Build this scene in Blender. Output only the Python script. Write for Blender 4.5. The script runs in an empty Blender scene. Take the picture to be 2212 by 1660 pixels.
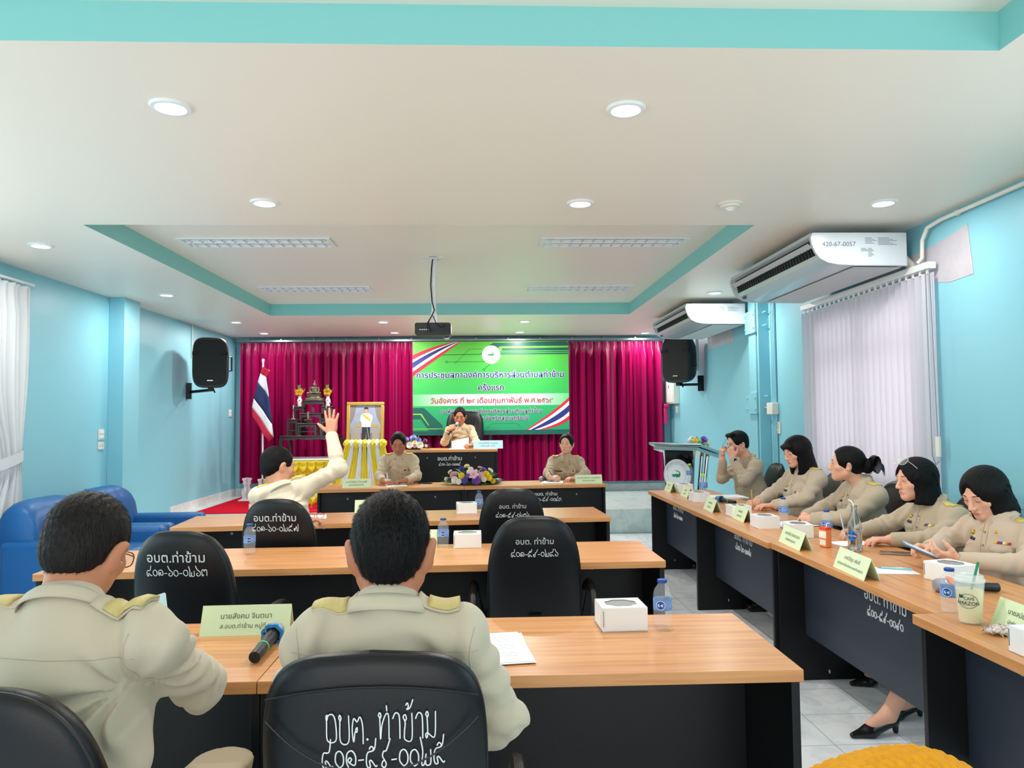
import bpy, bmesh, math, random
import numpy as np
from mathutils import Vector, Matrix
from mathutils.bvhtree import BVHTree

S = bpy.context.scene
COL = S.collection
PI = math.pi
random.seed(7)
RNG = np.random.default_rng(11)

# ---------------------------------------------------------------- camera
def cam_axes(p, y, r):
    f = Vector((math.sin(y)*math.cos(p), math.cos(y)*math.cos(p), math.sin(p)))
    rt = Vector((math.cos(y), -math.sin(y), 0)); up = rt.cross(f)
    return rt*math.cos(r)+up*math.sin(r), up*math.cos(r)-rt*math.sin(r), f
_rt, _up, _fw = cam_axes(math.radians(2.677), math.radians(2.314), math.radians(-.573))
cd = bpy.data.cameras.new('camera'); cam = bpy.data.objects.new('camera', cd); COL.objects.link(cam)
cd.sensor_fit = 'HORIZONTAL'; cd.sensor_width = 36; cd.lens = 36*1600/2212; cd.clip_start = .05
M = Matrix.Identity(4)
for i in range(3):
    M[i][0], M[i][1], M[i][2] = _rt[i], _up[i], -_fw[i]
M[2][3] = 1.454
cam.matrix_world = M
S.camera = cam

# ---------------------------------------------------------------- light and exposure
S.view_settings.view_transform = 'Standard'; S.view_settings.look = 'None'
S.view_settings.gamma = 1; S.view_settings.exposure = .5
S.view_settings.use_curve_mapping = False
S.cycles.max_bounces = 9; S.cycles.diffuse_bounces = 5; S.cycles.transparent_max_bounces = 16
S.cycles.sample_clamp_indirect = 4
S.cycles.use_denoising = True
w = bpy.data.worlds.new('daylight'); S.world = w; w.use_nodes = True
w.node_tree.nodes['Background'].inputs[0].default_value = (.93, .97, 1, 1)
w.node_tree.nodes['Background'].inputs[1].default_value = .7
def area(name, loc, rot, sx, sy, power, col=(1, 1, 1), shape='RECTANGLE', spread=PI):
    l = bpy.data.lights.new(name, 'AREA'); l.shape = shape; l.size = sx; l.size_y = sy; l.energy = power; l.color = col; l.spread = spread
    o = bpy.data.objects.new(name, l); o.location = loc; o.rotation_euler = rot; COL.objects.link(o); return o
DOWN = [(-1.269,3.04),(.612,3.03),(-1.28,4.39),(.6,4.39),(2.455,4.37),(-3.2,5.47),(-3.2,7.62),(-3.2,9.75),(-3.2,11.0),
        (-1.3,9.8),(-1.29,11.0),(.573,9.8),(.572,11.0),(2.435,7.59),(2.5,11.2)]
for x, y in DOWN:
    area('downlight_lamp', (x, y, 2.728), (0, 0, 0), .12, .12, (7 if x > 2 else 12) if y < 5 else 11 if x < -3 else 11 if x > 2 and y < 9 else 13 if y > 10.5 else 31, (1, .955, .91), 'DISK')
# added fill lamp across the open rear end, behind the camera, standing for daylight
area('rear_fill', (-.4, -2.6, 1.55), (math.radians(90), 0, 0), 6.2, 2.3, 58, (1, .97, .93))
# added side fill on both walls, windows unseen; window daylight outside the blind
area('left_side_fill', (-3.80, 2.6, 1.55), (0, math.radians(-90), 0), 1.5, 4.2, 36, (.84, .94, 1))
area('right_side_fill', (2.96, 1.9, 1.65), (0, math.radians(90), 0), 1.4, 2.2, 14, (.9, .96, 1))
area('blind_window_daylight', (3.6, 5.66, 1.75), (0, math.radians(90), 0), 1.9, 2.2, 15, (1, .97, 1))

# ---------------------------------------------------------------- helpers
def lin(c):
    if isinstance(c, str):
        c = c.lstrip('#'); c = [int(c[i:i+2], 16)/255 for i in (0, 2, 4)]
        c = [v/12.92 if v <= .04045 else ((v+.055)/1.055)**2.4 for v in c]
    return (c[0], c[1], c[2], 1)
MATS = {}
def mat(name, col, rough=.5, metal=0, spec=.5, bump=None, var=None, coat=0, trans=0, alpha=1, sss=0, emit=0, ior=1.45, sheen=0, stretch=(1,1,1), coord='Object'):
    """var=(scale, amount, colour2): noise mix between two colours; bump=(scale, strength, distance)"""
    if name in MATS: return MATS[name]
    m = bpy.data.materials.new(name); m.use_nodes = True; MATS[name] = m
    N = m.node_tree.nodes; L = m.node_tree.links; b = N['Principled BSDF']; I = b.inputs
    I['Base Color'].default_value = lin(col); I['Roughness'].default_value = rough; I['Metallic'].default_value = metal
    I['Specular IOR Level'].default_value = spec; I['IOR'].default_value = ior
    I['Coat Weight'].default_value = coat; I['Coat Roughness'].default_value = .12
    I['Transmission Weight'].default_value = trans; I['Alpha'].default_value = alpha
    if sheen: I['Sheen Weight'].default_value = sheen
    if sss:
        I['Subsurface Weight'].default_value = sss; I['Subsurface Radius'].default_value = (.012, .005, .003); I['Subsurface Scale'].default_value = 1
    if emit:
        I['Emission Color'].default_value = lin(col); I['Emission Strength'].default_value = emit
    if bump or var:
        tc = N.new('ShaderNodeTexCoord'); mp = N.new('ShaderNodeMapping'); mp.inputs['Scale'].default_value = stretch
        L.new(tc.outputs[coord], mp.inputs[0])
    if var:
        n = N.new('ShaderNodeTexNoise'); n.inputs['Scale'].default_value = var[0]; n.inputs['Detail'].default_value = 4
        L.new(mp.outputs[0], n.inputs['Vector'])
        r = N.new('ShaderNodeValToRGB'); r.color_ramp.elements[0].position = .5-var[1]/2; r.color_ramp.elements[1].position = .5+var[1]/2
        r.color_ramp.elements[0].color = lin(col); r.color_ramp.elements[1].color = lin(var[2])
        L.new(n.outputs[0], r.inputs[0]); L.new(r.outputs[0], I['Base Color'])
    if bump:
        n = N.new('ShaderNodeTexNoise'); n.inputs['Scale'].default_value = bump[0]; n.inputs['Detail'].default_value = 3
        L.new(mp.outputs[0], n.inputs['Vector'])
        bp = N.new('ShaderNodeBump'); bp.inputs['Strength'].default_value = bump[1]; bp.inputs['Distance'].default_value = bump[2]
        L.new(n.outputs[0], bp.inputs['Height']); L.new(bp.outputs[0], I['Normal'])
    return m

class MB:
    """collects shapes; becomes one mesh object"""
    def __init__(s): s.v = []; s.f = []; s.m = []; s.mi = 0; s.T = None
    def add(s, vs, fs, m=None):
        o = len(s.v)
        if s.T is not None: vs = [tuple(s.T @ Vector(p)) for p in vs]
        s.v += [tuple(map(float, p)) for p in vs]; s.f += [tuple(i+o for i in q) for q in fs]; s.m += [s.mi if m is None else m]*len(fs); return s
    def box(s, x0, x1, y0, y1, z0, z1, m=None):
        v = [(x, y, z) for x in (x0, x1) for y in (y0, y1) for z in (z0, z1)]
        return s.add(v, [(0,1,3,2),(4,6,7,5),(0,4,5,1),(2,3,7,6),(0,2,6,4),(1,5,7,3)], m)
    def obox(s, c, u, v, w, hu, hv, hw, m=None):
        c, u, v, w = (Vector(a) for a in (c, u, v, w))
        p = [c+u*a*hu+v*b*hv+w*d*hw for a in (-1,1) for b in (-1,1) for d in (-1,1)]
        return s.add(p, [(0,1,3,2),(4,6,7,5),(0,4,5,1),(2,3,7,6),(0,2,6,4),(1,5,7,3)], m)
    def grid(s, P, m=None, closed_u=False, closed_v=False):
        nu, nv = len(P), len(P[0]); v = [p for r in P for p in r]; f = []
        for i in range(nu if closed_u else nu-1):
            for j in range(nv if closed_v else nv-1):
                a, b = i, (i+1) % nu; c, d = j, (j+1) % nv
                f.append((a*nv+c, b*nv+c, b*nv+d, a*nv+d))
        return s.add(v, f, m)
    def tube(s, pts, r, n=8, m=None, caps=True, closed=False):
        pts = [Vector(p) for p in pts]; k = len(pts); rs = r if hasattr(r, '__len__') else [r]*k
        if k < 2: return s
        t0 = (pts[1]-pts[0]).normalized(); a = t0.orthogonal().normalized(); rows = []
        for i in range(k):
            if closed: t = (pts[(i+1) % k]-pts[i-1])
            else: t = pts[min(i+1, k-1)]-pts[max(i-1, 0)]
            t = t.normalized() if t.length > 1e-9 else t0
            a = (a-t*a.dot(t)); a = a.normalized() if a.length > 1e-6 else t.orthogonal().normalized(); b = t.cross(a)
            rows.append([pts[i]+(a*math.cos(q)+b*math.sin(q))*rs[i] for q in [2*PI*j/n for j in range(n)]])
        o = len(s.v); s.grid(rows, m, closed_u=closed, closed_v=True)
        if caps and not closed:
            s.f += [tuple(o+j for j in range(n))[::-1], tuple(o+(k-1)*n+j for j in range(n))]; s.m += [s.mi if m is None else m]*2
        return s
    def lathe(s, prof, n=24, c=(0,0,0), m=None, sx=1, sy=1, axis='z'):
        rows = []
        for r, z in prof:
            row = []
            for j in range(n):
                q = 2*PI*j/n; p = (r*math.cos(q)*sx, r*math.sin(q)*sy, z)
                if axis == 'y': p = (p[0], p[2], p[1])
                if axis == 'x': p = (p[2], p[0], p[1])
                row.append((p[0]+c[0], p[1]+c[1], p[2]+c[2]))
            rows.append(row)
        o = len(s.v); s.grid(rows, m, closed_v=True); k = len(prof)
        if prof[0][0] > 1e-6: s.f.append(tuple(o+j for j in range(n))[::-1]); s.m.append(s.mi if m is None else m)
        if prof[-1][0] > 1e-6: s.f.append(tuple(o+(k-1)*n+j for j in range(n))); s.m.append(s.mi if m is None else m)
        return s
    def ell(s, c, r, n=16, k=10, R=None, m=None):
        rows = []
        c = Vector(c)
        for i in range(k+1):
            a = PI*i/k-PI/2; row = []
            for j in range(n):
                q = 2*PI*j/n; p = Vector((r[0]*math.cos(a)*math.cos(q), r[1]*math.cos(a)*math.sin(q), r[2]*math.sin(a)))
                row.append(c+(R @ p if R else p))
            rows.append(row)
        return s.grid(rows, m, closed_v=True)
    def prism(s, out, o, u, v, d, m=None):
        """outline [(a,b)] in frame o+u*a+v*b, extruded by vector d"""
        o, u, v, d = Vector(o), Vector(u), Vector(v), Vector(d); n = len(out)
        p = [o+u*a+v*b for a, b in out]; vs = p+[q+d for q in p]
        return s.add(vs, [tuple(range(n))[::-1], tuple(range(n, 2*n))]+[(i, (i+1) % n, n+(i+1) % n, n+i) for i in range(n)], m)
    def strip(s, A, B, d, m=None):
        """band between polylines A and B with thickness vector d"""
        d = Vector(d); A = [Vector(p) for p in A]; B = [Vector(p) for p in B]
        s.grid([A, B, [p+d for p in B], [p+d for p in A]], m, closed_u=True)
        return s

def obj(name, mb, mats, parent=None, bevel=0, seg=2, sharp=35, sub=0, smooth=True, merge=True, loc=None):
    me = bpy.data.meshes.new(name)
    if isinstance(mb, tuple): vs, fs, mi = mb
    else: vs, fs, mi = mb.v, mb.f, mb.m
    me.from_pydata(vs if isinstance(vs, list) else vs.tolist(), [], fs if isinstance(fs, list) else fs.tolist())
    for m in (mats if isinstance(mats, (list, tuple)) else [mats]): me.materials.append(m)
    if mi is not None and len(mi): me.polygons.foreach_set('material_index', np.asarray(mi, dtype=np.int32))
    if merge and isinstance(mb, MB):
        bm = bmesh.new(); bm.from_mesh(me); bmesh.ops.remove_doubles(bm, verts=bm.verts, dist=1e-6)
        bmesh.ops.recalc_face_normals(bm, faces=bm.faces); bm.to_mesh(me); bm.free()
    if smooth and 'lettering' not in name and 'logo' not in name:
        me.polygons.foreach_set('use_smooth', [True]*len(me.polygons))
        if sharp < 180: me.set_sharp_from_angle(angle=math.radians(sharp))
    o = bpy.data.objects.new(name, me); COL.objects.link(o)
    if parent is not None: o.parent = parent
    if loc is not None: o.location = loc
    if bevel:
        b = o.modifiers.new('bevel', 'BEVEL'); b.width = bevel; b.segments = seg; b.limit_method = 'ANGLE'; b.angle_limit = math.radians(50)
        b.use_clamp_overlap = True
    if sub:
        b = o.modifiers.new('sub', 'SUBSURF'); b.levels = sub; b.render_levels = sub
    return o
def tag(o, label=None, cat=None, group=None, kind=None):
    if label: o['label'] = label
    if cat: o['category'] = cat
    if group: o['group'] = group
    if kind: o['kind'] = kind
    return o
def struct(o): o['kind'] = 'structure'; return o
def thing(name, loc, rz, label, cat, group=None):
    o = bpy.data.objects.new(name, None); COL.objects.link(o); o.empty_display_size = .1
    o.location = loc; o.rotation_euler = (0, 0, rz); return tag(o, label, cat, group)
def dup(root, loc, rz, label=None, group=None):
    r = root.copy(); COL.objects.link(r); r.location = loc; r.rotation_euler = (0, 0, rz)
    if label: r['label'] = label
    if group: r['group'] = group
    for ch in list(root.children):
        c = ch.copy(); COL.objects.link(c); c.parent = r
        for g in list(ch.children):
            d = g.copy(); COL.objects.link(d); d.parent = c
    return r

TXT = {}
def text_geo(body, offset=0, width=None):
    key = (body, offset)
    if key not in TXT:
        cu = bpy.data.curves.new('t', 'FONT'); cu.body = body; cu.size = 1; cu.align_x = 'CENTER'; cu.resolution_u = 3; cu.offset = offset
        o = bpy.data.objects.new('t', cu); me = o.to_mesh()
        v = np.zeros(len(me.vertices)*3); me.vertices.foreach_get('co', v); v = v.reshape(-1, 3)
        f = [tuple(p.vertices) for p in me.polygons]; o.to_mesh_clear(); bpy.data.objects.remove(o); bpy.data.curves.remove(cu)
        par = list(range(len(v)))
        def root(i):
            while par[i] != i: par[i] = par[par[i]]; i = par[i]
            return i
        for q in f:
            for i in q[1:]: par[root(i)] = root(q[0])
        ids = {}; isl = np.array([ids.setdefault(root(i), len(ids)) for i in range(len(v))])
        TXT[key] = (np.column_stack([v[:, :2], (isl % 5)*.00012]), f)
    return TXT[key]
def put_text(mb, body, o, u, v, size, n=None, lift=.0006, offset=0, m=None, squash=1, fn=None):
    """lays filled lettering on the plane o,u,v (baseline centre at o); fn maps a point onto a curved surface"""
    g, f = text_geo(body); o, u, v = Vector(o), Vector(u).normalized(), Vector(v).normalized(); n = u.cross(v) if n is None else Vector(n)
    k = 0 if not offset else 6 if offset < .03 else 12
    for j in range(k+1):      # heavier lettering: the same glyphs laid again around their centre
        dx, dy = (0, 0) if j == 0 else (offset*math.cos(2*PI*j/k), offset*math.sin(2*PI*j/k))
        pts = [o+u*((p[0]+dx)*size*squash)+v*((p[1]+dy)*size)+n*(lift+p[2]*.33+j*.0001) for p in g]
        if fn: pts = [fn(p) for p in pts]
        mb.add(pts, f, m)
    return mb
# single-stroke handwriting, unit em: x right, y up, digits about .62 wide
GL = {
 'อ': ([[(.1,.5),(.14,.62),(.06,.6),(.08,.45),(.1,0),(.5,0),(.52,.4),(.42,.62),(.22,.64),(.05,.52)]], .62),
 'บ': ([[(.1,.5),(.16,.58),(.1,.66),(.05,.58),(.1,.5),(.11,0),(.5,0),(.52,.65)]], .64),
 'ต': ([[(.2,.3),(.28,.36),(.26,.24),(.18,.26),(.1,0),(.04,.3),(.12,.58),(.28,.5),(.42,.62),(.54,.4),(.55,-.05)]], .66),
 '.': ([[(.06,0),(.1,.03),(.12,0),(.06,0)]], .3),
 ' ': ([], .3),
 'ท': ([[(.1,.5),(.16,.58),(.1,.66),(.04,.58),(.1,.5),(.12,0),(.2,.35),(.4,.62),(.52,.55),(.52,0)]], .66),
 'า': ([[(.05,.5),(.18,.64),(.34,.6),(.38,.4),(.38,0)]], .5),
 'ข': ([[(.12,.45),(.2,.52),(.14,.62),(.05,.56),(.14,.42),(.1,.2),(.12,0),(.44,0),(.46,.65)]], .58),
 'ม': ([[(.1,.5),(.16,.58),(.1,.66),(.04,.58),(.1,.5),(.12,.1),(.06,0),(.02,.08),(.12,.12),(.45,.02),(.5,.65)]], .66),
 '๔': ([[(.5,1.0),(.4,.55),(.12,.5),(.04,.2),(.1,0),(.24,0),(.2,.2),(.3,.22),(.5,.02),(.58,.06)]], .66),
 '๐': ([[(.26,0),(.06,.2),(.1,.5),(.3,.58),(.46,.4),(.44,.12),(.26,0)]], .54),
 '๑': ([[(.26,.2),(.34,.3),(.24,.36),(.16,.26),(.26,.16),(.5,.1),(.54,.4),(.36,.6),(.12,.5),(.08,.2),(.18,.02)]], .62),
 '๕': ([[(.54,1.0),(.44,.6),(.12,.5),(.04,.2),(.1,0),(.24,0),(.2,.2),(.3,.22),(.5,.02),(.58,.06)],[(.2,.62),(.3,.72),(.42,.64),(.36,.56)]], .66),
 '๘': ([[(.3,.25),(.2,.2),(.16,.06),(.3,0),(.38,.12),(.3,.25),(.2,.4),(.26,.56),(.4,.6),(.6,1.0)]], .58),
 '๒': ([[(.02,1.0),(.14,.5),(.08,.1),(.14,0),(.24,.1),(.3,.4),(.28,.05),(.44,0),(.54,.1),(.54,.55)]], .66),
 '๖': ([[(.02,1.0),(.2,.6),(.44,.4),(.44,.1),(.26,0),(.1,.1),(.12,.25),(.24,.24)]], .56),
 '๓': ([[(.12,.14),(.2,.06),(.12,0),(.06,.08),(.06,.5),(.2,.6),(.28,.45),(.38,.6),(.5,.5),(.5,0)]], .6),
 '๗': ([[(.18,.2),(.26,.26),(.2,.36),(.1,.28),(.16,.1),(.22,0),(.34,.3),(.42,.6),(.5,.3),(.5,0),(.66,.02),(.66,.9)]], .76),
 '๙': ([[(.14,.2),(.22,.28),(.14,.34),(.08,.24),(.14,.05),(.28,0),(.36,.3),(.34,.55),(.48,.6),(.66,1.0)]], .64),
 '-': ([[(.06,.26),(.34,.28)]], .42),
}
ACC = {'\u0e48': [(.06,.86),(.08,.72)], '\u0e49': [(-.1,.84),(-.02,.9),(.02,.8),(-.06,.74),(.1,.78),(.24,.98)]}
def smooth_line(p, n=5):
    if len(p) < 3: return p
    out = []
    for i in range(len(p)-1):
        a, b, c, d = (np.array(p[max(i-1, 0)]), np.array(p[i]), np.array(p[i+1]), np.array(p[min(i+2, len(p)-1)]))
        for t in [k/n for k in range(n)]:
            out.append(tuple(.5*(2*b+(c-a)*t+(2*a-5*b+4*c-d)*t*t+(3*b-a-3*c+d)*t**3)))
    return out+[tuple(p[-1])]
def handwrite(mb, body, o, u, v, size, r=.0016, fn=None, jit=.03, center=True, m=None, sq=1):
    o, u, v = Vector(o), Vector(u).normalized(), Vector(v).normalized(); x = 0; L = []
    for ch in body:
        if ch in ACC:
            L.append([(a+x-.3, b) for a, b in ACC[ch]]); continue
        st, wd = GL[ch]; dy = random.uniform(-jit, jit)
        for s in st: L.append([(a+x, b+dy) for a, b in s])
        x += wd
    for s in L:
        pts = [o+u*((a-(x/2 if center else 0))*size*sq)+v*(b*size) for a, b in smooth_line(s)]
        if fn: pts = [fn(p) for p in pts]
        mb.tube(pts, r, 5, m)
    return mb
# ---------------------------------------------------------------- the room
XL, XR, YB, YF, HC, HT = -3.85, 3.0, 11.75, -3.2, 2.75, 2.893
STG_Y, STG_Z = 9.33, .30
wall_m = mat('turquoise_paint', '#88cbdc', .42, spec=.45, bump=(6, .05, .01), var=(1.2, .9, '#92d0df'))
teal_m = mat('coffer_paint', '#8cd0ce', .45, spec=.4)
ceil_m = mat('ceiling_paint', '#f4ecdf', .38, spec=.35, bump=(2, .03, .01))
white_m = mat('white_plastic', '#eef0f0', .35)
cream_m = mat('cream_plastic', '#e6e4d8', .4)
black_pl = mat('black_plastic', '#0d0e12', .42, bump=(300, .15, .002))
chrome_m = mat('chrome', '#d8dcdd', .12, metal=1)
steel_m = mat('brushed_steel', '#c3c8c6', .22, metal=1)
grey_m = mat('grey_metal', '#8d9194', .35, metal=.7)

def tile_mat(name, c1, c2, size, grout, rough=.12):
    m = bpy.data.materials.new(name); m.use_nodes = True; N = m.node_tree.nodes; L = m.node_tree.links; b = N['Principled BSDF']
    tc = N.new('ShaderNodeTexCoord'); mp = N.new('ShaderNodeMapping'); mp.inputs['Location'].default_value = (.12, .05, 0)
    L.new(tc.outputs['Object'], mp.inputs[0])
    br = N.new('ShaderNodeTexBrick'); br.offset = 0; br.inputs['Scale'].default_value = 1; br.inputs['Brick Width'].default_value = size; br.inputs['Row Height'].default_value = size
    br.inputs['Mortar Size'].default_value = .0022; br.inputs['Mortar Smooth'].default_value = .2
    L.new(mp.outputs[0], br.inputs[0])
    no = N.new('ShaderNodeTexNoise'); no.inputs['Scale'].default_value = 5; no.inputs['Detail'].default_value = 8; no.inputs['Distortion'].default_value = 1.6; no.inputs['Roughness'].default_value = .62
    L.new(tc.outputs['Object'], no.inputs[0])
    r = N.new('ShaderNodeValToRGB'); e = r.color_ramp.elements; e[0].position = .36; e[0].color = lin(c2); e[1].position = .55; e[1].color = lin(c1)
    L.new(no.outputs[0], r.inputs[0])
    mx = N.new('ShaderNodeMix'); mx.data_type = 'RGBA'; L.new(br.outputs['Fac'], mx.inputs[0]); L.new(r.outputs[0], mx.inputs[6]); mx.inputs[7].default_value = lin(grout)
    L.new(mx.outputs[2], b.inputs['Base Color']); b.inputs['Roughness'].default_value = rough
    return m
floor_m = tile_mat('marble_tile', '#eef4f9', '#d9e3ea', .333, '#a3adb2')
riser_m = tile_mat('riser_tile', '#d7e3e1', '#c2d4d2', .2, '#cfdcdb', .2)

b = MB(); b.box(XL-.1, XR+.1, YF, YB+.1, -.1, 0); struct(obj('floor', b, floor_m))
b = MB(); b.box(XL, XR, STG_Y, YB, .002, STG_Z); o = struct(obj('trim_1', b, [riser_m])); tag(o, 'tiled stage platform along the back of the room')
b = MB(); b.box(XL-.12, XL, YF, YB+.1, 0, 3.1); struct(obj('wall_left', b, wall_m))
b = MB(); b.box(XL-.12, XR+.12, YB, YB+.12, 0, 3.1); struct(obj('wall_back', b, wall_m))
# right wall with the opening behind the blind
WY0, WY1, WZ0, WZ1 = 4.9, 6.45, .95, 2.3
b = MB()
for a in ((YF, WY0, 0, 3.1), (WY1, YB+.1, 0, 3.1), (WY0, WY1, 0, WZ0), (WY0, WY1, WZ1, 3.1)): b.box(XR, XR+.12, *a)
struct(obj('wall_right', b, wall_m))
glass_m = mat('window_glass', '#f2f6f6', .02, trans=1, ior=1.45)
alu_m = mat('white_aluminium', '#dfe3e2', .4)
b = MB()
for z0, z1 in ((WZ0, WZ0+.05), (WZ1-.05, WZ1), (1.93, 1.98)): b.box(XR+.03, XR+.09, WY0, WY1, z0, z1)
for y in (WY0, WY1-.05, (WY0+WY1)/2-.025): b.box(XR+.03, XR+.09, y, y+.05, WZ0, WZ1)
wf = struct(obj('window_1', b, alu_m))
b = MB(); b.box(XR+.055, XR+.061, WY0+.03, WY1-.03, WZ0+.03, WZ1-.03); obj('pane', b, glass_m, wf)
# ceiling with two recessed coffers
CX0, CX1 = -2.60, 1.855
CO = [(2.515, -2.4), (4.90, 9.18)]
b = MB()
def flat(x0, x1, y0, y1, z, m): b.add([(x0,y0,z),(x1,y0,z),(x1,y1,z),(x0,y1,z)], [(0,3,2,1)], m)
flat(XL, CX0, YF, YB, HC, 0); flat(CX1, XR, YF, YB, HC, 0)
for y0, y1 in ((YF, -2.4), (2.515, 4.90), (9.18, YB)): flat(CX0, CX1, y0, y1, HC, 0)
for y0, y1 in ((-2.4, 2.515), (4.90, 9.18)):
    flat(CX0, CX1, y0, y1, HT, 0)
    c = [(CX0,y0),(CX1,y0),(CX1,y1),(CX0,y1)]
    for i in range(4):
        p, q = c[i], c[(i+1) % 4]
        b.add([(p[0],p[1],HC),(q[0],q[1],HC),(q[0],q[1],HT),(p[0],p[1],HT)], [(0,1,2,3)], 1)
flat(XL-.1, XR+.1, YF, YB+.1, 3.1, 0)
struct(obj('ceiling', b, [ceil_m, teal_m], merge=False, smooth=False))
# pilasters, baseboards
b = MB(); b.box(XL, XL+.16, 7.78, 8.12, 0, HC); struct(obj('trim_2', b, wall_m, bevel=.004))
base_m = tile_mat('baseboard_tile', '#e8ecec', '#d8dfe0', .3, '#c5cccd', .2)
b = MB(); b.box(XL, XL+.012, STG_Y, YB, STG_Z, STG_Z+.11); struct(obj('baseboard_left', b, base_m))
b = MB(); b.box(XL, XR, YB-.012, YB, STG_Z, STG_Z+.11); struct(obj('baseboard_back', b, base_m))
b = MB(); b.box(XR-.012, XR, STG_Y, YB, STG_Z, STG_Z+.11); b.box(XR-.012, XR, YF, STG_Y, 0, .11); struct(obj('baseboard_right', b, base_m))
carpet_m = mat('red_carpet', '#c8102c', .95, spec=.1, bump=(400, .6, .004), var=(80, .8, '#b80c26'))
b = MB(); b.box(-3.66, -.9, STG_Y+.12, 11.5, STG_Z, STG_Z+.008)
tag(obj('carpet', b, carpet_m), 'red carpet lying on the left half of the stage', 'carpet')
# steel channel column with plates, against the right wall
b = MB(); b.box(XR-.10, XR, 7.72, 7.92, 0, HC); b.box(XR-.115, XR, 7.60, 7.63, 0, HC)
o = struct(obj('trim_3', b, wall_m, bevel=.003))
b = MB()
for z0, z1 in ((2.34, 2.58), (1.48, 1.70)):
    b.box(XR-.125, XR-.10, 7.66, 7.95, z0, z1)
    for y in (7.69, 7.92):
        for z in (z0+.05, z1-.05): b.lathe([(.0, -.014), (.012, -.012), (.012, 0)], 6, (XR-.126, y, z), axis='x')
    b.tube([(XR-.06, 7.66, z0+.06), (XR-.06, 7.5, z0+.06)], .008); b.tube([(XR-.06, 7.66, z1-.04), (XR-.06, 7.5, z1-.04)], .008)
obj('bracket_plate', b, wall_m, o)
b = MB()
for y in (7.50, 7.46, 7.42): b.tube([(XR-.014, y, HC-.02), (XR-.014, y, .9)], .012, 8)
struct(obj('trim_4', b, wall_m))
# patched plaster left unpainted around pipe holes
plas_m = mat('bare_plaster', '#c4c1c8', .8, bump=(25, .3, .01), var=(9, .5, '#b9b6bf'))
b = MB(); b.prism([(4.36,2.31),(4.40,2.63),(4.46,2.62),(4.62,2.59),(4.78,2.575),(4.95,2.56),(5.6,2.55),(5.75,2.5),(5.75,2.38),(4.9,2.36),(4.6,2.30)], (XR-.003,0,0), (0,1,0), (0,0,1), (.006,0,0)); struct(obj('trim_5', b, plas_m))
b = MB(); b.prism([(8.68,2.33),(8.68,2.58),(9.70,2.58),(9.68,2.34),(9.2,2.35)], (XR-.003,0,0), (0,1,0), (0,0,1), (.006,0,0)); struct(obj('trim_6', b, plas_m))

# ---------------------------------------------------------------- ceiling fittings
lamp_m = mat('lit_diffuser', '#fffdf8', .4, emit=5)
dl = thing('downlight', (0,0,HC), 0, '', 'downlight', 'round recessed ceiling downlights')
b = MB(); b.lathe([(.056,-.004),(.062,-.012),(.078,-.010),(.084,0)], 32); obj('trim_ring', b, white_m, dl)
b = MB(); b.lathe([(0,-.006),(.05,-.006),(.056,-.004)], 32); obj('diffuser', b, lamp_m, dl)
DLAB = ['left of the two downlights nearest the camera', 'right of the two downlights nearest the camera', 'left downlight of the second row, above the raised hand',
 'downlight in the second row, between the smoke detector and the projector', 'downlight above the larger air conditioner, right of the smoke detector', 'downlight nearest the white curtain on the left',
 'downlight on the left ceiling border, above the wall pilaster', 'left downlight of the row behind the recessed ceiling panel', 'downlight just in front of the left end of the red curtain, by the left speaker',
 'downlight behind the recess, to the left of the projector', 'downlight at the red curtain, close to the top left corner of the banner', 'downlight behind the recess, right of the projector',
 'downlight in front of the banner, above its right half', 'downlight above the smaller air conditioner', 'downlight in front of the right stretch of red curtain, by the right speaker']
for i, (x, y) in enumerate(DOWN):
    if i == 0: dl.location = (x, y, HC); dl['label'] = DLAB[0]
    else: dup(dl, (x, y, HC), 0, DLAB[i])
def troffer():
    t = thing('ceiling_light', (0,0,HT), 0, '', 'ceiling light', 'louvred fluorescent ceiling lights')
    b = MB()
    for x0,x1,y0,y1 in ((-.6,.6,-.155,-.13),(-.6,.6,.13,.155),(-.6,-.565,-.13,.13),(.565,.6,-.13,.13),(-.565,.565,-.012,.012)): b.box(x0,x1,y0,y1,-.012,0)
    obj('frame', b, white_m, t, bevel=.002)
    b = MB(); b.box(-.57,.57,-.135,.135,-.002,0); obj('reflector', b, mat('mirror_reflector', '#e3e9ee', .1, metal=1), t)
    b = MB()
    for k in range(13):
        x = -.52+k*1.04/12
        for s in (-1, 1):
            p = [(s*.012,-.011),(s*.13,-.011),(s*.13,-.002),(s*.085,-.002),(s*.07,-.006),(s*.055,-.002),(s*.012,-.002)]
            b.prism(p, (x-.004,0,0), (0,1,0), (0,0,1), (.008,0,0))
    obj('louvre', b, mat('satin_reflector', '#f2f4f6', .25, metal=.6), t)
    for s in (-1, 1):
        b = MB(); b.tube([(-.55, s*.07, -.006), (.55, s*.07, -.006)], .0035, 8); obj('tube', b, white_m, t)
    return t
t0 = troffer()
for i, (x, y, l) in enumerate([(-1.79,5.97,'near left of the four louvred fluorescent lights in the ceiling recess'),(1.08,5.96,'near right of the four louvred fluorescent lights in the ceiling recess'),
        (-1.80,8.11,'far left of the four louvred fluorescent lights in the ceiling recess'),(1.07,8.10,'far right of the four louvred fluorescent lights in the ceiling recess')]):
    if i == 0: t0.location = (x, y, HT); t0['label'] = l
    else: dup(t0, (x, y, HT), 0, l)
t = thing('smoke_detector', (1.52,4.40,HC), 0, 'round white smoke detector on the ceiling between two downlights', 'smoke detector')
b = MB(); b.lathe([(0,-.04),(.03,-.04),(.034,-.03),(.06,-.026),(.062,-.012)], 32); obj('body', b, cream_m, t)
b = MB(); b.lathe([(.062,-.014),(.075,-.01),(.075,0)], 32); obj('mounting_base', b, cream_m, t)
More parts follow.
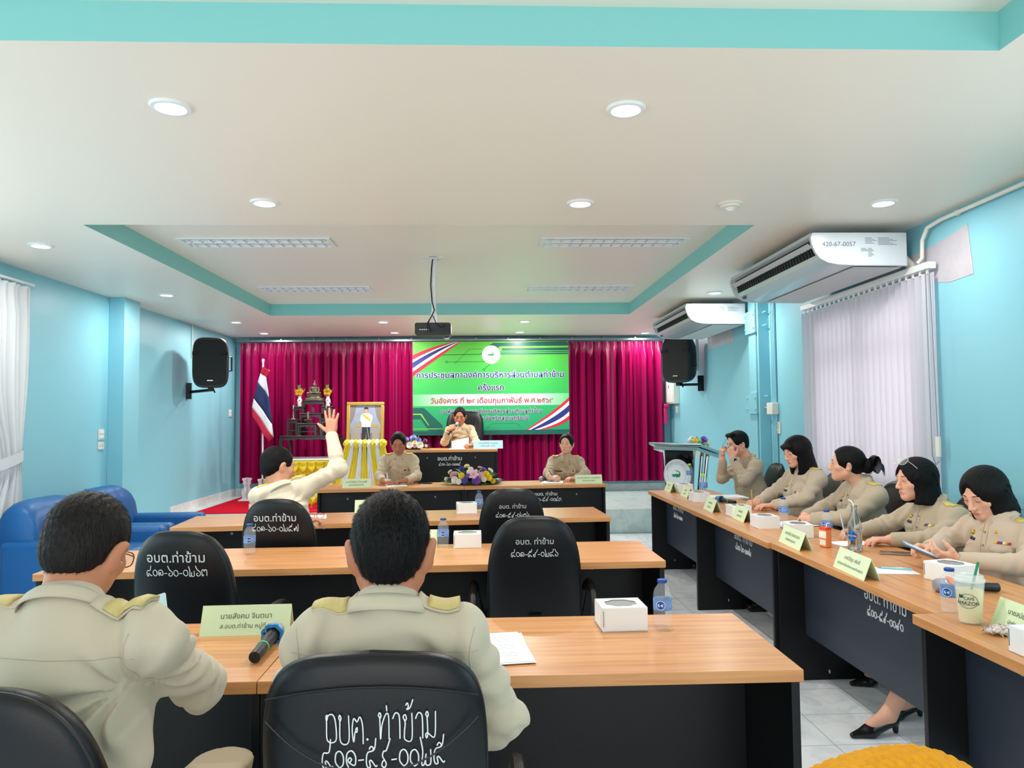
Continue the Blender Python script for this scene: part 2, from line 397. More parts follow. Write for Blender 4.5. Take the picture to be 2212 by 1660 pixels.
b = MB(); b.lathe([(0,-.046),(.02,-.046),(.022,-.04)], 24); obj('sensor_cap', b, white_m, t)
# projector hanging from the recess
t = thing('projector', (-.43,6.52,2.20), 0, 'black projector hanging from the ceiling on a white pole', 'projector')
b = MB(); b.box(-.15,.15,-.02,.22,0,.105); b.box(-.158,-.15,0,.2,.01,.1); b.box(.15,.158,0,.2,.01,.1); obj('case', b, mat('projector_black', '#15171a', .4), t, bevel=.008)
b = MB(); b.box(-.12,-.03,-.024,-.02,.03,.06); b.box(0,.08,-.024,-.02,.02,.05)
for k in range(9): b.box(.09+k*.006,.093+k*.006,-.024,-.02,.02,.085)
obj('rear_panel', b, mat('panel_dark', '#25282c', .6), t)
b = MB()
for k in range(5): b.box(-.115+k*.018,-.106+k*.018,-.026,-.024,.038,.048)
obj('port', b, white_m, t)
b = MB(); b.box(-.07,.07,.02,.16,.105,.112); b.box(-.022,.028,.05,.1,.11,.2); b.tube([(.005,.075,.16),(.005,.075,.70)], .021, 14); b.tube([(.005,.075,.45),(.005,.075,.52)], .026, 14)
obj('pole', b, white_m, t)
b = MB(); b.box(-.1,.1,-.01,.02,.686,.692); b.box(-.1,.1,.13,.16,.686,.692); b.box(-.03,.04,-.01,.16,.68,.69); obj('ceiling_plate', b, white_m, t)
b = MB(); b.tube([(.0,.04,.69),(-.012,.045,.6),(-.02,.045,.45),(-.008,.04,.3),(.012,.03,.22),(-.01,.02,.17),(-.04,-.035,.1),(-.03,-.04,.05),(-.01,-.03,.03)], .006, 6)
b.tube([(.0,.03,.17),(.03,-.03,.1),(.07,-.05,.06),(.095,-.04,.07),(.1,-.02,.085)], .004, 6); b.tube([(-.01,.02,.17),(-.045,-.04,.1),(-.04,-.05,.03),(-.01,-.04,.025)], .004, 6)
obj('cable', b, black_pl, t)
b = MB(); b.ell((.115,.19,-.012), (.022,.022,.022)); obj('lens', b, chrome_m, t)

# ---------------------------------------------------------------- air conditioners
def aircon(y0, y1, num, label):
    t = thing('air_conditioner', (2.555,y0,HC), 0, label, 'air conditioner', 'ceiling-hung air conditioners on the right')
    ln = y1-y0
    pr = [(-.32,-.06),(-.335,-.095),(-.327,-.14),(-.305,-.195),(-.27,-.24),(-.215,-.267),(-.145,-.28),(-.035,-.285),(.33,-.288),(.33,-.06)]
    m = mat('aircon_white', '#c3cbd0', .25, coat=.25)
    for ys in (0, ln-.025): b = MB(); b.prism(pr, (0,ys,0), (1,0,0), (0,0,1), (0,.025,0)); obj('side_panel', b, m, t, bevel=.004)
    q = [(-.325,-.06),(-.33,-.085)]+[(-.30,-.10),(-.275,-.205)]+[(-.262,-.236),(-.21,-.262),(-.145,-.275),(-.035,-.28),(.325,-.283),(.325,-.06)]
    b = MB(); b.prism(q, (0,.02,0), (1,0,0), (0,0,1), (0,ln-.04,0)); obj('body', b, m, t)
    b = MB(); b.prism([(-.298,-.10),(-.302,-.10),(-.279,-.205),(-.27,-.205)], (0,.06,0), (1,0,0), (0,0,1), (0,ln-.12,0)); obj('air_outlet', b, mat('outlet_black', '#0c0e11', .6), t)
    for k in range(int((ln-.12)/.05)):
        y = .08+k*.05; b = MB(); b.prism([(-.304,-.15),(-.29,-.15),(-.272,-.203),(-.286,-.203)], (0,y,0), (1,0,0), (0,0,1), (0,.006,0)); obj('vane', b, mat('vane_grey', '#30353a', .5), t)
    b = MB(); b.prism([(-.335,-.128),(-.330,-.126),(-.295,-.150),(-.298,-.155)], (0,.05,0), (1,0,0), (0,0,1), (0,ln-.1,0)); obj('louvre_flap', b, mat('flap_grey', '#c5cacd', .35), t, bevel=.001)
    b = MB(); b.prism([(-.02,-.286),(.31,-.289),(.31,-.292),(-.02,-.290)], (0,.05,0), (1,0,0), (0,0,1), (0,ln-.1,0))
    obj('intake_grille', b, mat('grille_white', '#dde0e4', .5, bump=(160, .8, .01)), t)
    for y in (.25, ln-.25): b = MB(); b.box(-.2,.25,y-.03,y+.03,-.062,0); obj('hanger', b, grey_m, t)
    b = MB(); b.ell((-.245,ln-.12,-.254), (.006,.045,.016), R=Matrix.Rotation(math.radians(-35), 3, 'Y')); obj('badge', b, mat('badge_blue', '#1d4f86', .3), t)
    b = MB(); put_text(b, num, (-.14,-.0012,-.155), (1,0,0), (0,0,1), .045, n=(0,-1,0), lift=.0005)
    # rating plates and drawings on the side
    for x0, z0, nl, wd in ((.04,-.10,5,.08),(.13,-.10,6,.13),(.01,-.17,3,.06),(.06,-.17,7,.04)):
        for k in range(nl): b.box(x0, x0+wd*(.6+.4*((k*7) % 3)/2), -.0012, .0, z0-k*.009, z0-k*.009+.003)
    obj('lettering', b, mat('ink_grey', '#5c6b7c', .6), t)
    b = MB(); b.tube([(.33,.12,-.2),(.37,.12,-.21),(.41,.12,-.25),(.44,.12,-.29)], .03, 12); obj('drain_pipe', b, cream_m, t)
    return t
aircon(4.86, 6.50, '420-67-0057', 'larger-looking white ceiling air conditioner in front of the window blind')
aircon(7.95, 9.52, '420-64-0056', 'white ceiling air conditioner farther back, above the right speaker')
b = MB(); b.tube([(2.93,4.82,2.47),(2.95,4.80,2.50),(2.955,4.80,2.62),(2.955,4.74,2.69),(2.965,4.6,2.71),(2.97,3.2,2.712),(2.97,1.5,2.712)], .013, 10)
for y in (4.45, 3.6, 2.6): b.tube([(2.97,y-.012,2.711),(2.97,y+.012,2.711)], .018, 10)
tag(obj('conduit', b, cream_m), 'thin white conduit bending from above the blind along the top of the right wall', 'conduit')
b = MB(); b.tube([(2.93,7.90,2.47),(2.95,7.86,2.5),(2.95,7.84,2.62),(2.96,7.80,2.70),(2.96,7.76,2.73)], .016, 10)
tag(obj('conduit', b, cream_m), 'short white pipe curving up behind the farther air conditioner', 'conduit')
b = MB(); b.tube([(2.985,10.17,HC-.01),(2.985,10.17,2.1)], .012, 8)
tag(obj('conduit', b, cream_m), 'straight white conduit dropping from the ceiling behind the right speaker', 'conduit')
b = MB(); b.tube([(XL+.012,9.95,HC-.01),(XL+.012,9.95,2.3)], .008, 8)
tag(obj('conduit', b, cream_m), 'thin white conduit from the ceiling to the left speaker', 'conduit')

# ---------------------------------------------------------------- window blind
t = thing('vertical_blind', (2.945,5.66,.41), 0, 'white vertical slat blind covering the window on the right wall', 'blind')
b = MB(); b.box(-.03,.03,-.97,.97,2.0,2.045)
for y in (-.9,-.3,.35,.9): b.box(-.02,.055,y-.012,y+.012,2.03,2.045)
obj('headrail', b, white_m, t, bevel=.003)
slat_m = bpy.data.materials.new('blind_fabric'); slat_m.use_nodes = True
N = slat_m.node_tree.nodes; L = slat_m.node_tree.links; pb = N['Principled BSDF']; pb.inputs['Base Color'].default_value = lin('#efe9f0'); pb.inputs['Roughness'].default_value = .8
tr = N.new('ShaderNodeBsdfTranslucent'); tr.inputs[0].default_value = lin('#efe9f2'); mx = N.new('ShaderNodeMixShader'); mx.inputs[0].default_value = .5
L.new(pb.outputs[0], mx.inputs[1]); L.new(tr.outputs[0], mx.inputs[2]); L.new(mx.outputs[0], N['Material Output'].inputs[0])
n = 24; random.seed(3)
for k in range(n):
    y = -.93+k*1.86/(n-1); a = math.radians(-17+random.uniform(-5, 5)); b = MB(); rows = []
    for i in range(7):
        s = (i/6-.5)*.094; bow = .006*(1-(2*i/6-1)**2)
        x_, y_ = s*math.sin(a)+bow*math.cos(a), s*math.cos(a)-bow*math.sin(a)
        rows.append([(x_-.006, y+y_, z) for z in (0, .5, 1., 1.5, 1.975)])
    b.grid(rows); obj('slat', b, slat_m, t, merge=False)
for k in range(n):
    b = MB(); y = -.93+k*1.86/(n-1); b.box(-.012,-.002,y-.008,y+.008,1.97,2.003); obj('slat_clip', b, white_m, t)
b = MB(); b.tube([(-.035,-.955,2.0),(-.035,-.957,1.2),(-.035,-.96,.78),(-.03,-.985,.72),(-.02,-1.0,.74)], .003, 6); b.tube([(-.02,-1.0,.9),(-.02,-.985,1.5),(-.02,-.975,2.0)], .003, 6); obj('pull_chain', b, grey_m, t)
b = MB(); b.tube([(-.02,-1.0,.77),(-.02,-1.0,.90)], .018, 10); obj('chain_weight', b, cream_m, t, bevel=.003)

# ---------------------------------------------------------------- small wall fittings
def plate(name, label, cat, x, y, z, w_, h_, side, kind):
    t = thing(name, (x, y, z), 0, label, cat); s = side
    b = MB(); b.box(min(0, s*.012), max(0, s*.012), -w_/2, w_/2, -h_/2, h_/2); obj('face_plate', b, cream_m, t, bevel=.002)
    b = MB()
    if kind == 'switch':
        for k in (-1, 1): b.box(min(s*.012, s*.018), max(s*.012, s*.018), -w_*.3, w_*.3, k*h_*.22-h_*.15, k*h_*.22+h_*.15)
        obj('rocker', b, white_m, t, bevel=.002)
    else:
        for zz in ((0,) if kind == 'single' else (-h_*.3, 0, h_*.3)):
            for k in (-1, 1): b.box(min(s*.012, s*.0135), max(s*.012, s*.0135), k*w_*.2-.004, k*w_*.2+.004, zz-.012, zz+.012)
        obj('socket', b, mat('socket_grey', '#8f9290', .6), t)
    return t
plate('light_switch', 'white double switch plate on the left wall beside the pilaster', 'switch', XL, 7.645, 1.335, .11, .105, 1, 'switch')
plate('power_outlet', 'white socket plate just below the double switch on the left wall', 'outlet', XL, 7.645, 1.222, .11, .075, 1, 'single')
plate('light_switch', 'single switch on the left wall near the red curtain', 'switch', XL, 11.48, 1.58, .1, .11, 1, 'switch')
plate('power_outlet', 'white multi-socket plate low on the right wall beside the steel column', 'outlet', XR, 7.40, 1.335, .11, .12, -1, 'triple')
plate('light_switch', 'small switch below the electrical panel by the right end of the red curtain', 'switch', XR, 11.30, 1.57, .1, .11, -1, 'switch')
t = thing('junction_box', (XR,7.46,1.53), 0, 'small white box on the cables next to the steel column', 'junction box')
b = MB(); b.box(-.07,0,-.075,.075,-.06,.06); obj('case', b, cream_m, t, bevel=.005)
b = MB(); b.tube([(-.05,.078,.03),(-.06,.09,.01),(-.05,.078,0)], .006, 6); obj('latch', b, black_pl, t)
t = thing('electrical_panel', (XR,11.48,1.85), 0, 'white electrical panel box on the right wall by the curtain end', 'electrical panel')
b = MB(); b.box(-.09,0,-.33,.24,-.19,.19); obj('case', b, cream_m, t, bevel=.006)
b = MB(); b.box(-.1,-.09,-.31,-.05,-.17,.17); b.box(-.1,-.09,-.04,.22,-.17,.17); obj('door', b, white_m, t, bevel=.003)
b = MB(); b.box(-.105,-.1,-.08,-.06,.05,.1); obj('handle', b, black_pl, t)

# ---------------------------------------------------------------- loudspeakers
def superoval(w_, h_, n, p=4, top=1.0, cz=0):
    out = []
    for k in range(n):
        a = 2*PI*k/n; c, s = math.cos(a), math.sin(a)
        x = abs(c)**(2/p)*math.copysign(1, c)*w_/2; z = abs(s)**(2/p)*math.copysign(1, s)*h_/2
        out.append((x*(1+(top-1)*(z/h_+.5)), z+cz))
    return out
def speaker(loc, rz, label, side, arm):
    t = thing('loudspeaker', loc, rz, label, 'loudspeaker', 'wall-hung loudspeakers'); m = mat('speaker_black', '#1c2024', .5, bump=(220, .35, .004))
    W_, H_, D_ = .43, .64, .36
    sec = [(0, .93), (.015, .985), (.06, 1), (.12, .99), (.22, .86), (.33, .62), (.36, .55)]
    b = MB(); rows = [[(x*s, y, z*(.55+.45*s)) for x, z in superoval(W_, H_, 56, 4.2, 1)] for y, s in sec]
    b.grid(rows, closed_v=True); b.f.append(tuple(range(56))); b.m.append(0); n0 = 56*(len(sec)-1); b.f.append(tuple(range(n0, n0+56))[::-1]); b.m.append(0)
    obj('cabinet', b, m, t)
    b = MB(); o1 = [(x*.9, z*.9) for x, z in superoval(W_, H_, 48, 5)]
    b.prism(o1, (0,-.004,0), (1,0,0), (0,0,1), (0,.01,0)); obj('grille', b, mat('grille_black', '#0d1013', .6, bump=(500, .8, .004)), t, bevel=.003)
    for s in (-1, 1):
        b = MB(); b.box(s*.165-.045, s*.165+.045, -.008, .03, .09, .135)
        for k in range(5): b.box(s*.165-.04, s*.165+.04, -.011, -.008, .094+k*.009, .098+k*.009)
        obj('bass_port', b, mat('port_black', '#050607', .7), t)
    b = MB(); b.box(-.035,.035,-.006,-.004,-.235,-.222); obj('badge', b, mat('badge_silver', '#b9b5a4', .3, metal=.8), t)
    b = MB(); b.tube([(.215*side,.10,.08),(.245*side,.11,.08),(.245*side,.12,-.1),(.215*side,.12,-.1)], .011, 8); obj('handle', b, black_pl, t)
    b = MB(); b.box(-.03,.03,.06,.14,-.36,-.31); b.tube([Vector((0,.1,-.345)), Vector(arm)+Vector((0,0,.0))], .022, 4); a = Vector(arm)
    b.box(a.x-.03, a.x+.03, a.y-.03, a.y+.03, a.z-.09, a.z+.12); b.tube([(.02,.11,-.31),(.05,.11,-.38)], .01, 6)
    obj('wall_bracket', b, mat('bracket_black', '#121417', .4, metal=.5), t)
    return t
speaker((-3.42,9.45,2.20), math.radians(14), 'black loudspeaker on the left wall beside the red curtain', 1, (-.30,.45,-.36))
speaker((2.60,9.86,2.235), math.radians(-46), 'black loudspeaker on the right wall below the farther air conditioner', 1, (.232,.262,-.345))

# ---------------------------------------------------------------- curtains
def satin(name, c1, c2, rough=.38):
    m = mat(name, c1, rough, spec=.45, sheen=.0, bump=(60, .12, .004)); return m
cur_m = satin('magenta_satin', '#94044c', '#8a0646', .40)
def pleated(x0, x1, y, z0, z1, pitch, amp, seed, label, tie=None):
    rnd = random.Random(seed); nx = int((x1-x0)/pitch*10); zs = [1, .985, .965, .94, .9, .82, .7, .55, .4, .25, .12, 0]; rows = []
    ph = [rnd.uniform(-.5, .5) for _ in range(400)]; am = [rnd.uniform(.55, 1.25) for _ in range(400)]
    for i in range(nx+1):
        x = x0+(x1-x0)*i/nx; u = (x-x0)/pitch; k = int(u); row = []
        for s in zs:
            top = max(0, (s-.9)/.1); f = (1-top)
            w1 = math.sin(2*PI*u+ph[k]*.6*f); w2 = math.sin(2*PI*u*.5+ph[k//3+50]*2)
            d = amp*(am[k]*(.35+.65*f))*(w1*.8+.35*abs(w1)*w1)+amp*.45*w2*f*(1-.3*s)
            if top > 0: d = d*(1-.55*math.sin(PI*top))+(.012*abs(math.sin(PI*u*2))*top)
            row.append((x+.012*math.sin(4*PI*u)*f, y+d, z0+(z1-z0)*s))
        rows.append(row)
    return rows
t = thing('curtain', (-1.8,11.52,.5), 0, 'magenta curtain to the left of and behind the green banner', 'curtain', 'magenta stage curtains')
b = MB(); b.T = Matrix.Translation((1.8,-11.52,-.5)); b.grid(pleated(-3.72, .11, 11.55, .50, 2.66, .122, .055, 5, '')); obj('drape', b, cur_m, t, merge=False, sharp=180)
t = thing('curtain', (1.5,11.52,.5), 0, 'magenta curtain to the right of the green banner', 'curtain', 'magenta stage curtains')
b = MB(); b.T = Matrix.Translation((-1.5,-11.52,-.5)); b.grid(pleated(.15, 2.86, 11.55, .46, 2.655, .122, .055, 9, '')); obj('drape', b, cur_m, t, merge=False, sharp=180)
b = MB(); b.T = Matrix.Translation((-1.5,-11.52,-.5)); b.box(2.83,2.90,11.42,11.47,1.60,1.66); b.box(2.83,2.88,11.43,11.48,1.35,1.60); obj('tieback', b, mat('tieback_pink', '#d3146b', .5), t, bevel=.01)
b = MB(); b.box(-3.78,2.95,11.50,11.56,2.672,2.70)
for k in range(14): b.box(-3.6+k*.5,-3.58+k*.5,11.50,11.75,2.70,2.72)
tag(obj('curtain_rail', b, grey_m), 'grey curtain rail along the top of the magenta curtain', 'curtain rail')
# white curtain gathered on the left wall
t = thing('curtain', (-3.785,5.9,.12), 0, 'white curtain gathered with a tieback at the left edge', 'curtain')
wc_m = mat('white_curtain', '#d3dadd', .75, sheen=.2, bump=(90, .1, .003))
b = MB(); rows = []; zs = [2.47,2.44,2.40,2.37,2.2,1.9,1.6,1.35,1.2,1.08,1.02,.96,.85,.6,.3,0]
for i in range(121):
    u = i/120; row = []
    for z in zs:
        f = 1-.52*math.exp(-((z-1.03)/.42)**2); y = (u-1)*1.1*f+.42-.07*math.exp(-((z-1.03)/.5)**2)
        a = .03*(.4 if 2.36 < z < 2.46 else 1)
        row.append((a*math.sin(2*PI*u*13)+.012*math.sin(2*PI*u*5+z), y, z))
    rows.append(row)
b.grid(rows); obj('drape', b, wc_m, t, merge=False, sharp=180)
b = MB(); rows = []
for i in range(33):
    a = 2*PI*i/32; rows.append([(.062*math.cos(a), .1+.27*math.sin(a), 1.03+.05*math.sin(a)+d) for d in (-.045, -.02, .02, .045)])
b.grid(rows); obj('tieback', b, wc_m, t, merge=False)
b = MB(); b.tube([(0,-1.2,2.5),(0,.48,2.5)], .012, 8); obj('rod', b, white_m, t)

# ---------------------------------------------------------------- banner
def banner():
    X0, X1, Z0, Z1, Y = -1.066, 1.344, 1.208, 2.652, 11.425
    t = thing('banner', (0.14,Y,Z0), 0, 'green printed meeting banner with Thai lettering hung on the magenta curtain', 'banner')
    def B(px, py, d=0):
        u = (px-133)/1942; v = 1-(py-120)/1160
        return Vector((X0+(X1-X0)*u-.14, -d, (Z1-Z0)*v))
    gm = bpy.data.materials.new('banner_green'); gm.use_nodes = True; N = gm.node_tree.nodes; L = gm.node_tree.links; pb = N['Principled BSDF']; pb.inputs['Roughness'].default_value = .35
    tc = N.new('ShaderNodeTexCoord'); sx = N.new('ShaderNodeSeparateXYZ'); L.new(tc.outputs['Object'], sx.inputs[0])
    r = N.new('ShaderNodeValToRGB'); e = r.color_ramp.elements; e[0].position = 0; e[0].color = lin('#0f9160'); e[1].position = 1.0; e[1].color = lin('#62c43c')
    for p, c in ((.2, '#15a168'), (.42, '#2bb354'), (.72, '#43bb4a')): x = e.new(p); x.color = lin(c)
    dv = N.new('ShaderNodeMath'); dv.operation = 'DIVIDE'; dv.inputs[1].default_value = Z1-Z0; L.new(sx.outputs['Z'], dv.inputs[0]); L.new(dv.outputs[0], r.inputs[0]); L.new(r.outputs[0], pb.inputs['Base Color'])
    b = MB(); b.box(X0-.14, X1-.14, 0, .004, 0, Z1-Z0); obj('sheet', b, gm, t)
    def poly(name, pts, col, d, rough=.4):
        b = MB(); b.prism([(0, 0)]*0 or [(B(*p).x, B(*p).z) for p in pts], (0,-d,0), (1,0,0), (0,0,1), (0,.0004,0)); return b
    dk = mat('print_teal', '#0c5a52', .38); dg = mat('print_darkgreen', '#0f7a34', .38); lm = mat('print_lime', '#80cc45', .38)
    def multi(name, polys, m, d):
        b = MB()
        for pts in polys: b.prism([(B(*p).x, B(*p).z) for p in pts], (0,-d,0), (1,0,0), (0,0,1), (0,.0004,0))
        return obj(name, b, m, t)
    multi('circuit_pattern', [[(1130,140),(2073,122),(2073,178),(1222,182),(1180,215),(1040,215)],[(1250,206),(2073,203),(2073,236),(1236,236)],[(1200,250),(2073,246),(2073,258),(1200,262)],[(1200,270),(2073,268),(2073,284),(1200,286)],
        [(133,940),(270,940),(500,1158),(500,1225),(330,1225),(230,1080),(133,1080)],[(133,1226),(2075,1222),(2075,1278),(133,1278)]], dk, .0012)
    multi('circuit_line', [[(1210,188),(2073,183),(2073,200),(1196,204)],[(133,1010),(240,1010),(330,1150),(330,1165),(225,1025),(133,1025)],[(133,1195),(500,1195),(500,1205),(133,1205)]], lm, .0018)
    b = MB()
    for pts, r_ in (([(480,285),(975,280),(1100,155)], .006), ([(655,395),(840,214),(1020,214)], .003), ([(570,373),(1040,373)], .004), ([(1030,455),(1105,395)], .005), ([(1050,1200),(1110,1140),(1420,1140),(1490,1215)], .002)):
        for p, q in zip(pts, pts[1:]):
            p, q = B(*p, .0016), B(*q, .0016); d = (q-p).normalized(); n_ = d.cross(Vector((0,1,0))); b.obox((p+q)/2, d, n_, (0,1,0), (q-p).length/2, r_, .0003)
    for c in ((553,373),(1018,472)):
        for k in range(16):
            a, a2 = 2*PI*k/16, 2*PI*(k+1)/16; p, q = B(c[0]+13*math.cos(a), c[1]+13*math.sin(a), .0016), B(c[0]+13*math.cos(a2), c[1]+13*math.sin(a2), .0016); d = (q-p).normalized(); b.obox((p+q)/2, d, d.cross(Vector((0,1,0))), (0,1,0), (q-p).length*.55, .004, .0003)
    obj('circuit_line', b, dg, t)
    def curve(p0, p1, p2, n=14): return [tuple((1-s)**2*p0[i]+2*s*(1-s)*p1[i]+s*s*p2[i] for i in (0, 1)) for s in [k/n for k in range(n+1)]]
    red = mat('print_red', '#d8203a', .4); wh = mat('print_white', '#eef3f4', .4); bl = mat('print_blue', '#1d2f7c', .4)
    def ribbon(E_):
        for (a, c), m, nm in zip(zip(E_, E_[1:]), (red, wh, bl, wh, red), ('red', 'white', 'blue', 'white', 'red')):
            b = MB(); A_ = [B(*p, .0022) for p in curve(*a)]; C_ = [B(*p, .0022) for p in curve(*c)]; b.strip(A_, C_, (0,.0004,0)); o = obj('ribbon_band', b, m, t); o['label'] = nm+' ribbon band'
    ribbon([((134,285),(340,190),(630,124)),((134,345),(380,212),(668,122)),((134,378),(420,205),(695,121)),((134,450),(470,215),(712,121)),((134,492),(520,225),(722,121)),((134,552),(560,240),(735,121))])
    ribbon([((2074,822),(1870,1010),(1535,1222)),((2074,868),(1900,1030),(1560,1222)),((2074,918),(1940,1050),(1590,1222)),((2074,1000),(1960,1120),(1640,1222)),((2074,1048),(1970,1150),(1690,1222)),((2074,1100),(1960,1190),(1740,1222))])
    dm = bpy.data.materials.new('print_pale_band'); dm.use_nodes = True; pb = dm.node_tree.nodes['Principled BSDF']; N = dm.node_tree.nodes; L = dm.node_tree.links; pb.inputs['Roughness'].default_value = .4
    tc = N.new('ShaderNodeTexCoord'); sx = N.new('ShaderNodeSeparateXYZ'); L.new(tc.outputs['Object'], sx.inputs[0]); mr = N.new('ShaderNodeMapRange'); mr.inputs[1].default_value = -1.2; mr.inputs[2].default_value = 1.2; L.new(sx.outputs['X'], mr.inputs[0])
    r = N.new('ShaderNodeValToRGB'); e = r.color_ramp.elements; e[0].color = lin('#5fd27a'); e[1].color = lin('#5fd27a'); x = e.new(.22); x.color = lin('#c9ecd5'); x = e.new(.5); x.color = lin('#e8eef2'); x = e.new(.82); x.color = lin('#c3ecd2'); L.new(mr.outputs[0], r.inputs[0]); L.new(r.outputs[0], pb.inputs['Base Color'])
    multi('date_band', [[(134,775),(2074,772),(2074,916),(134,918)]], dm, .0015)
    def line(body, x0, x1, py, col, outl, bold=.024, d=.003):
        g, _ = text_geo(body); wd = g[:, 0].max()-g[:, 0].min(); W_ = (B(x1, 0)-B(x0, 0)).x; sz = W_/wd; c = B((x0+x1)/2, py)
        cx = -(g[:, 0].max()+g[:, 0].min())/2*sz
        b = MB()
        if outl: put_text(b, body, c+Vector((cx,-d,0)), (1,0,0), (0,0,1), sz, n=(0,-1,0), offset=outl, m=1)
        put_text(b, body, c+Vector((cx,-d-.0020,0)), (1,0,0), (0,0,1), sz, n=(0,-1,0), offset=bold, m=0)
        obj('lettering', b, [col, mat('print_white', '#eef3f4', .4)], t, merge=False)
    navy = mat('print_navy', '#12357a', .5); navy2 = mat('print_ink', '#15265a', .5); crim = mat('print_crimson', '#b81a48', .5)
    line('การประชุมสภาองค์การบริหารส่วนตำบลท่าข้าม', 180, 2010, 570, navy, .064)
    line('ครั้งแรก', 945, 1260, 728, navy2, .062)
    line('วันอังคาร ที่ ๒๔ เดือนกุมภาพันธ์ พ.ศ.๒๕๖๙', 355, 1870, 885, crim, 0, .012)
    line('ณ ห้องประชุมองค์การบริหารส่วนตำบลท่าข้าม', 480, 1735, 1012, navy2, .06)
    line('อำเภอพุนพิน จังหวัดสุราษฎร์ธานี', 655, 1560, 1097, navy2, .06)
    e_ = emblem(t, B(1107, 285, .003), (1,0,0), (0,0,1), .143)
    b = MB()
    for px in (150, 2060):
        for py in (130, 1270): b.lathe([(.006,-.002),(.012,-.002),(.012,0)], 12, B(px, py, .002), axis='y')
    obj('eyelet', b, grey_m, t)
    return t
CROC = [(-.62,.02),(-.42,.10),(-.25,.06),(-.1,.12),(.1,.14),(.25,.10),(.36,.22),(.2,.36),(-.05,.42),(-.3,.5),(-.02,.5),(.25,.45),(.46,.3),(.5,.08),(.44,-.12),(.36,-.16),(.3,-.3),(.24,-.18),(.1,-.2),(.02,-.34),(-.05,-.2),(-.2,-.16),(-.34,-.22),(-.62,-.16),(-.4,-.06),(-.62,-.04)]
def emblem(parent, c, u, v, r, thick=.0008):
    c, u, v = Vector(c), Vector(u).normalized(), Vector(v).normalized(); n = u.cross(v)
    ring = [(r*math.cos(2*PI*k/48), r*math.sin(2*PI*k/48)) for k in range(48)]
    b = MB(); b.prism(ring, c, u, v, n*thick); o = obj('emblem', b, mat('emblem_white', '#e6ebf2', .4), parent)
    b = MB(); em = mat('emblem_green', '#1c8a5e', .4)
    b.prism([(x*r*.62, y*r*.62) for x, y in CROC], c+n*(thick+.0002), u, v, n*.0006)
    obj('emblem_figure', b, em, o)
    b = MB()
    for rr in (.70, .94):
        for k in range(48):
            a, a2 = 2*PI*k/48, 2*PI*(k+1)/48
            p = [c+n*(thick+.0006)+u*(q*math.cos(w_))+v*(q*math.sin(w_)) for q, w_ in ((r*rr,a),(r*(rr+.015),a),(r*(rr+.015),a2),(r*rr,a2))]; b.add(p, [(0,1,2,3)])
    for body, a0, sgn in (('องค์การบริหารส่วนตำบลท่าข้าม', 160, 1), ('อำเภอพุนพิน', 235, -1)):
        chars = []
        for ch in body:
            if chars and '\u0e31' <= ch <= '\u0e4e' and ch not in '\u0e32\u0e33\u0e40\u0e41\u0e42\u0e43\u0e44': chars[-1] += ch
            else: chars.append(ch)
        for k, ch in enumerate(chars):
            a = math.radians(a0-sgn*k*(140/len(chars) if sgn > 0 else 70/len(chars))); rr = r*.78
            uu = (u*math.sin(a)-v*math.cos(a))*sgn; vv = (u*math.cos(a)+v*math.sin(a))*sgn
            put_text(b, ch, c+(u*math.cos(a)+v*math.sin(a))*(rr if sgn > 0 else rr+r*.1), uu, vv, r*.17, n=n, lift=thick+.0006)
    obj('emblem_lettering', b, mat('emblem_ink', '#3f6f86', .5), o, merge=False)
    return o
banner()
# ---------------------------------------------------------------- tables
def wood(name, c1, c2, rough=.36):
    m = bpy.data.materials.new(name); m.use_nodes = True; N = m.node_tree.nodes; L = m.node_tree.links; b = N['Principled BSDF']
    tc = N.new('ShaderNodeTexCoord'); mp = N.new('ShaderNodeMapping'); mp.inputs['Scale'].default_value = (1.2, 26, 26); L.new(tc.outputs['Object'], mp.inputs[0])
    n = N.new('ShaderNodeTexNoise'); n.inputs['Scale'].default_value = 1.6; n.inputs['Detail'].default_value = 7; n.inputs['Distortion'].default_value = .5; L.new(mp.outputs[0], n.inputs[0])
    r = N.new('ShaderNodeValToRGB'); e = r.color_ramp.elements; e[0].position = .3; e[0].color = lin(c2); e[1].position = .62; e[1].color = lin(c1); L.new(n.outputs[0], r.inputs[0])
    L.new(r.outputs[0], b.inputs['Base Color']); b.inputs['Roughness'].default_value = rough; b.inputs['Coat Weight'].default_value = .08; b.inputs['Coat Roughness'].default_value = .2
    return m
wood_m = wood('beech_laminate', '#d4985f', '#bd7d48')
tblk_m = mat('black_laminate', '#0a0b0f', .42, spec=.4, bump=(500, .2, .001))
chalk_m = mat('white_paint_marks', '#e4e8ea', .7)
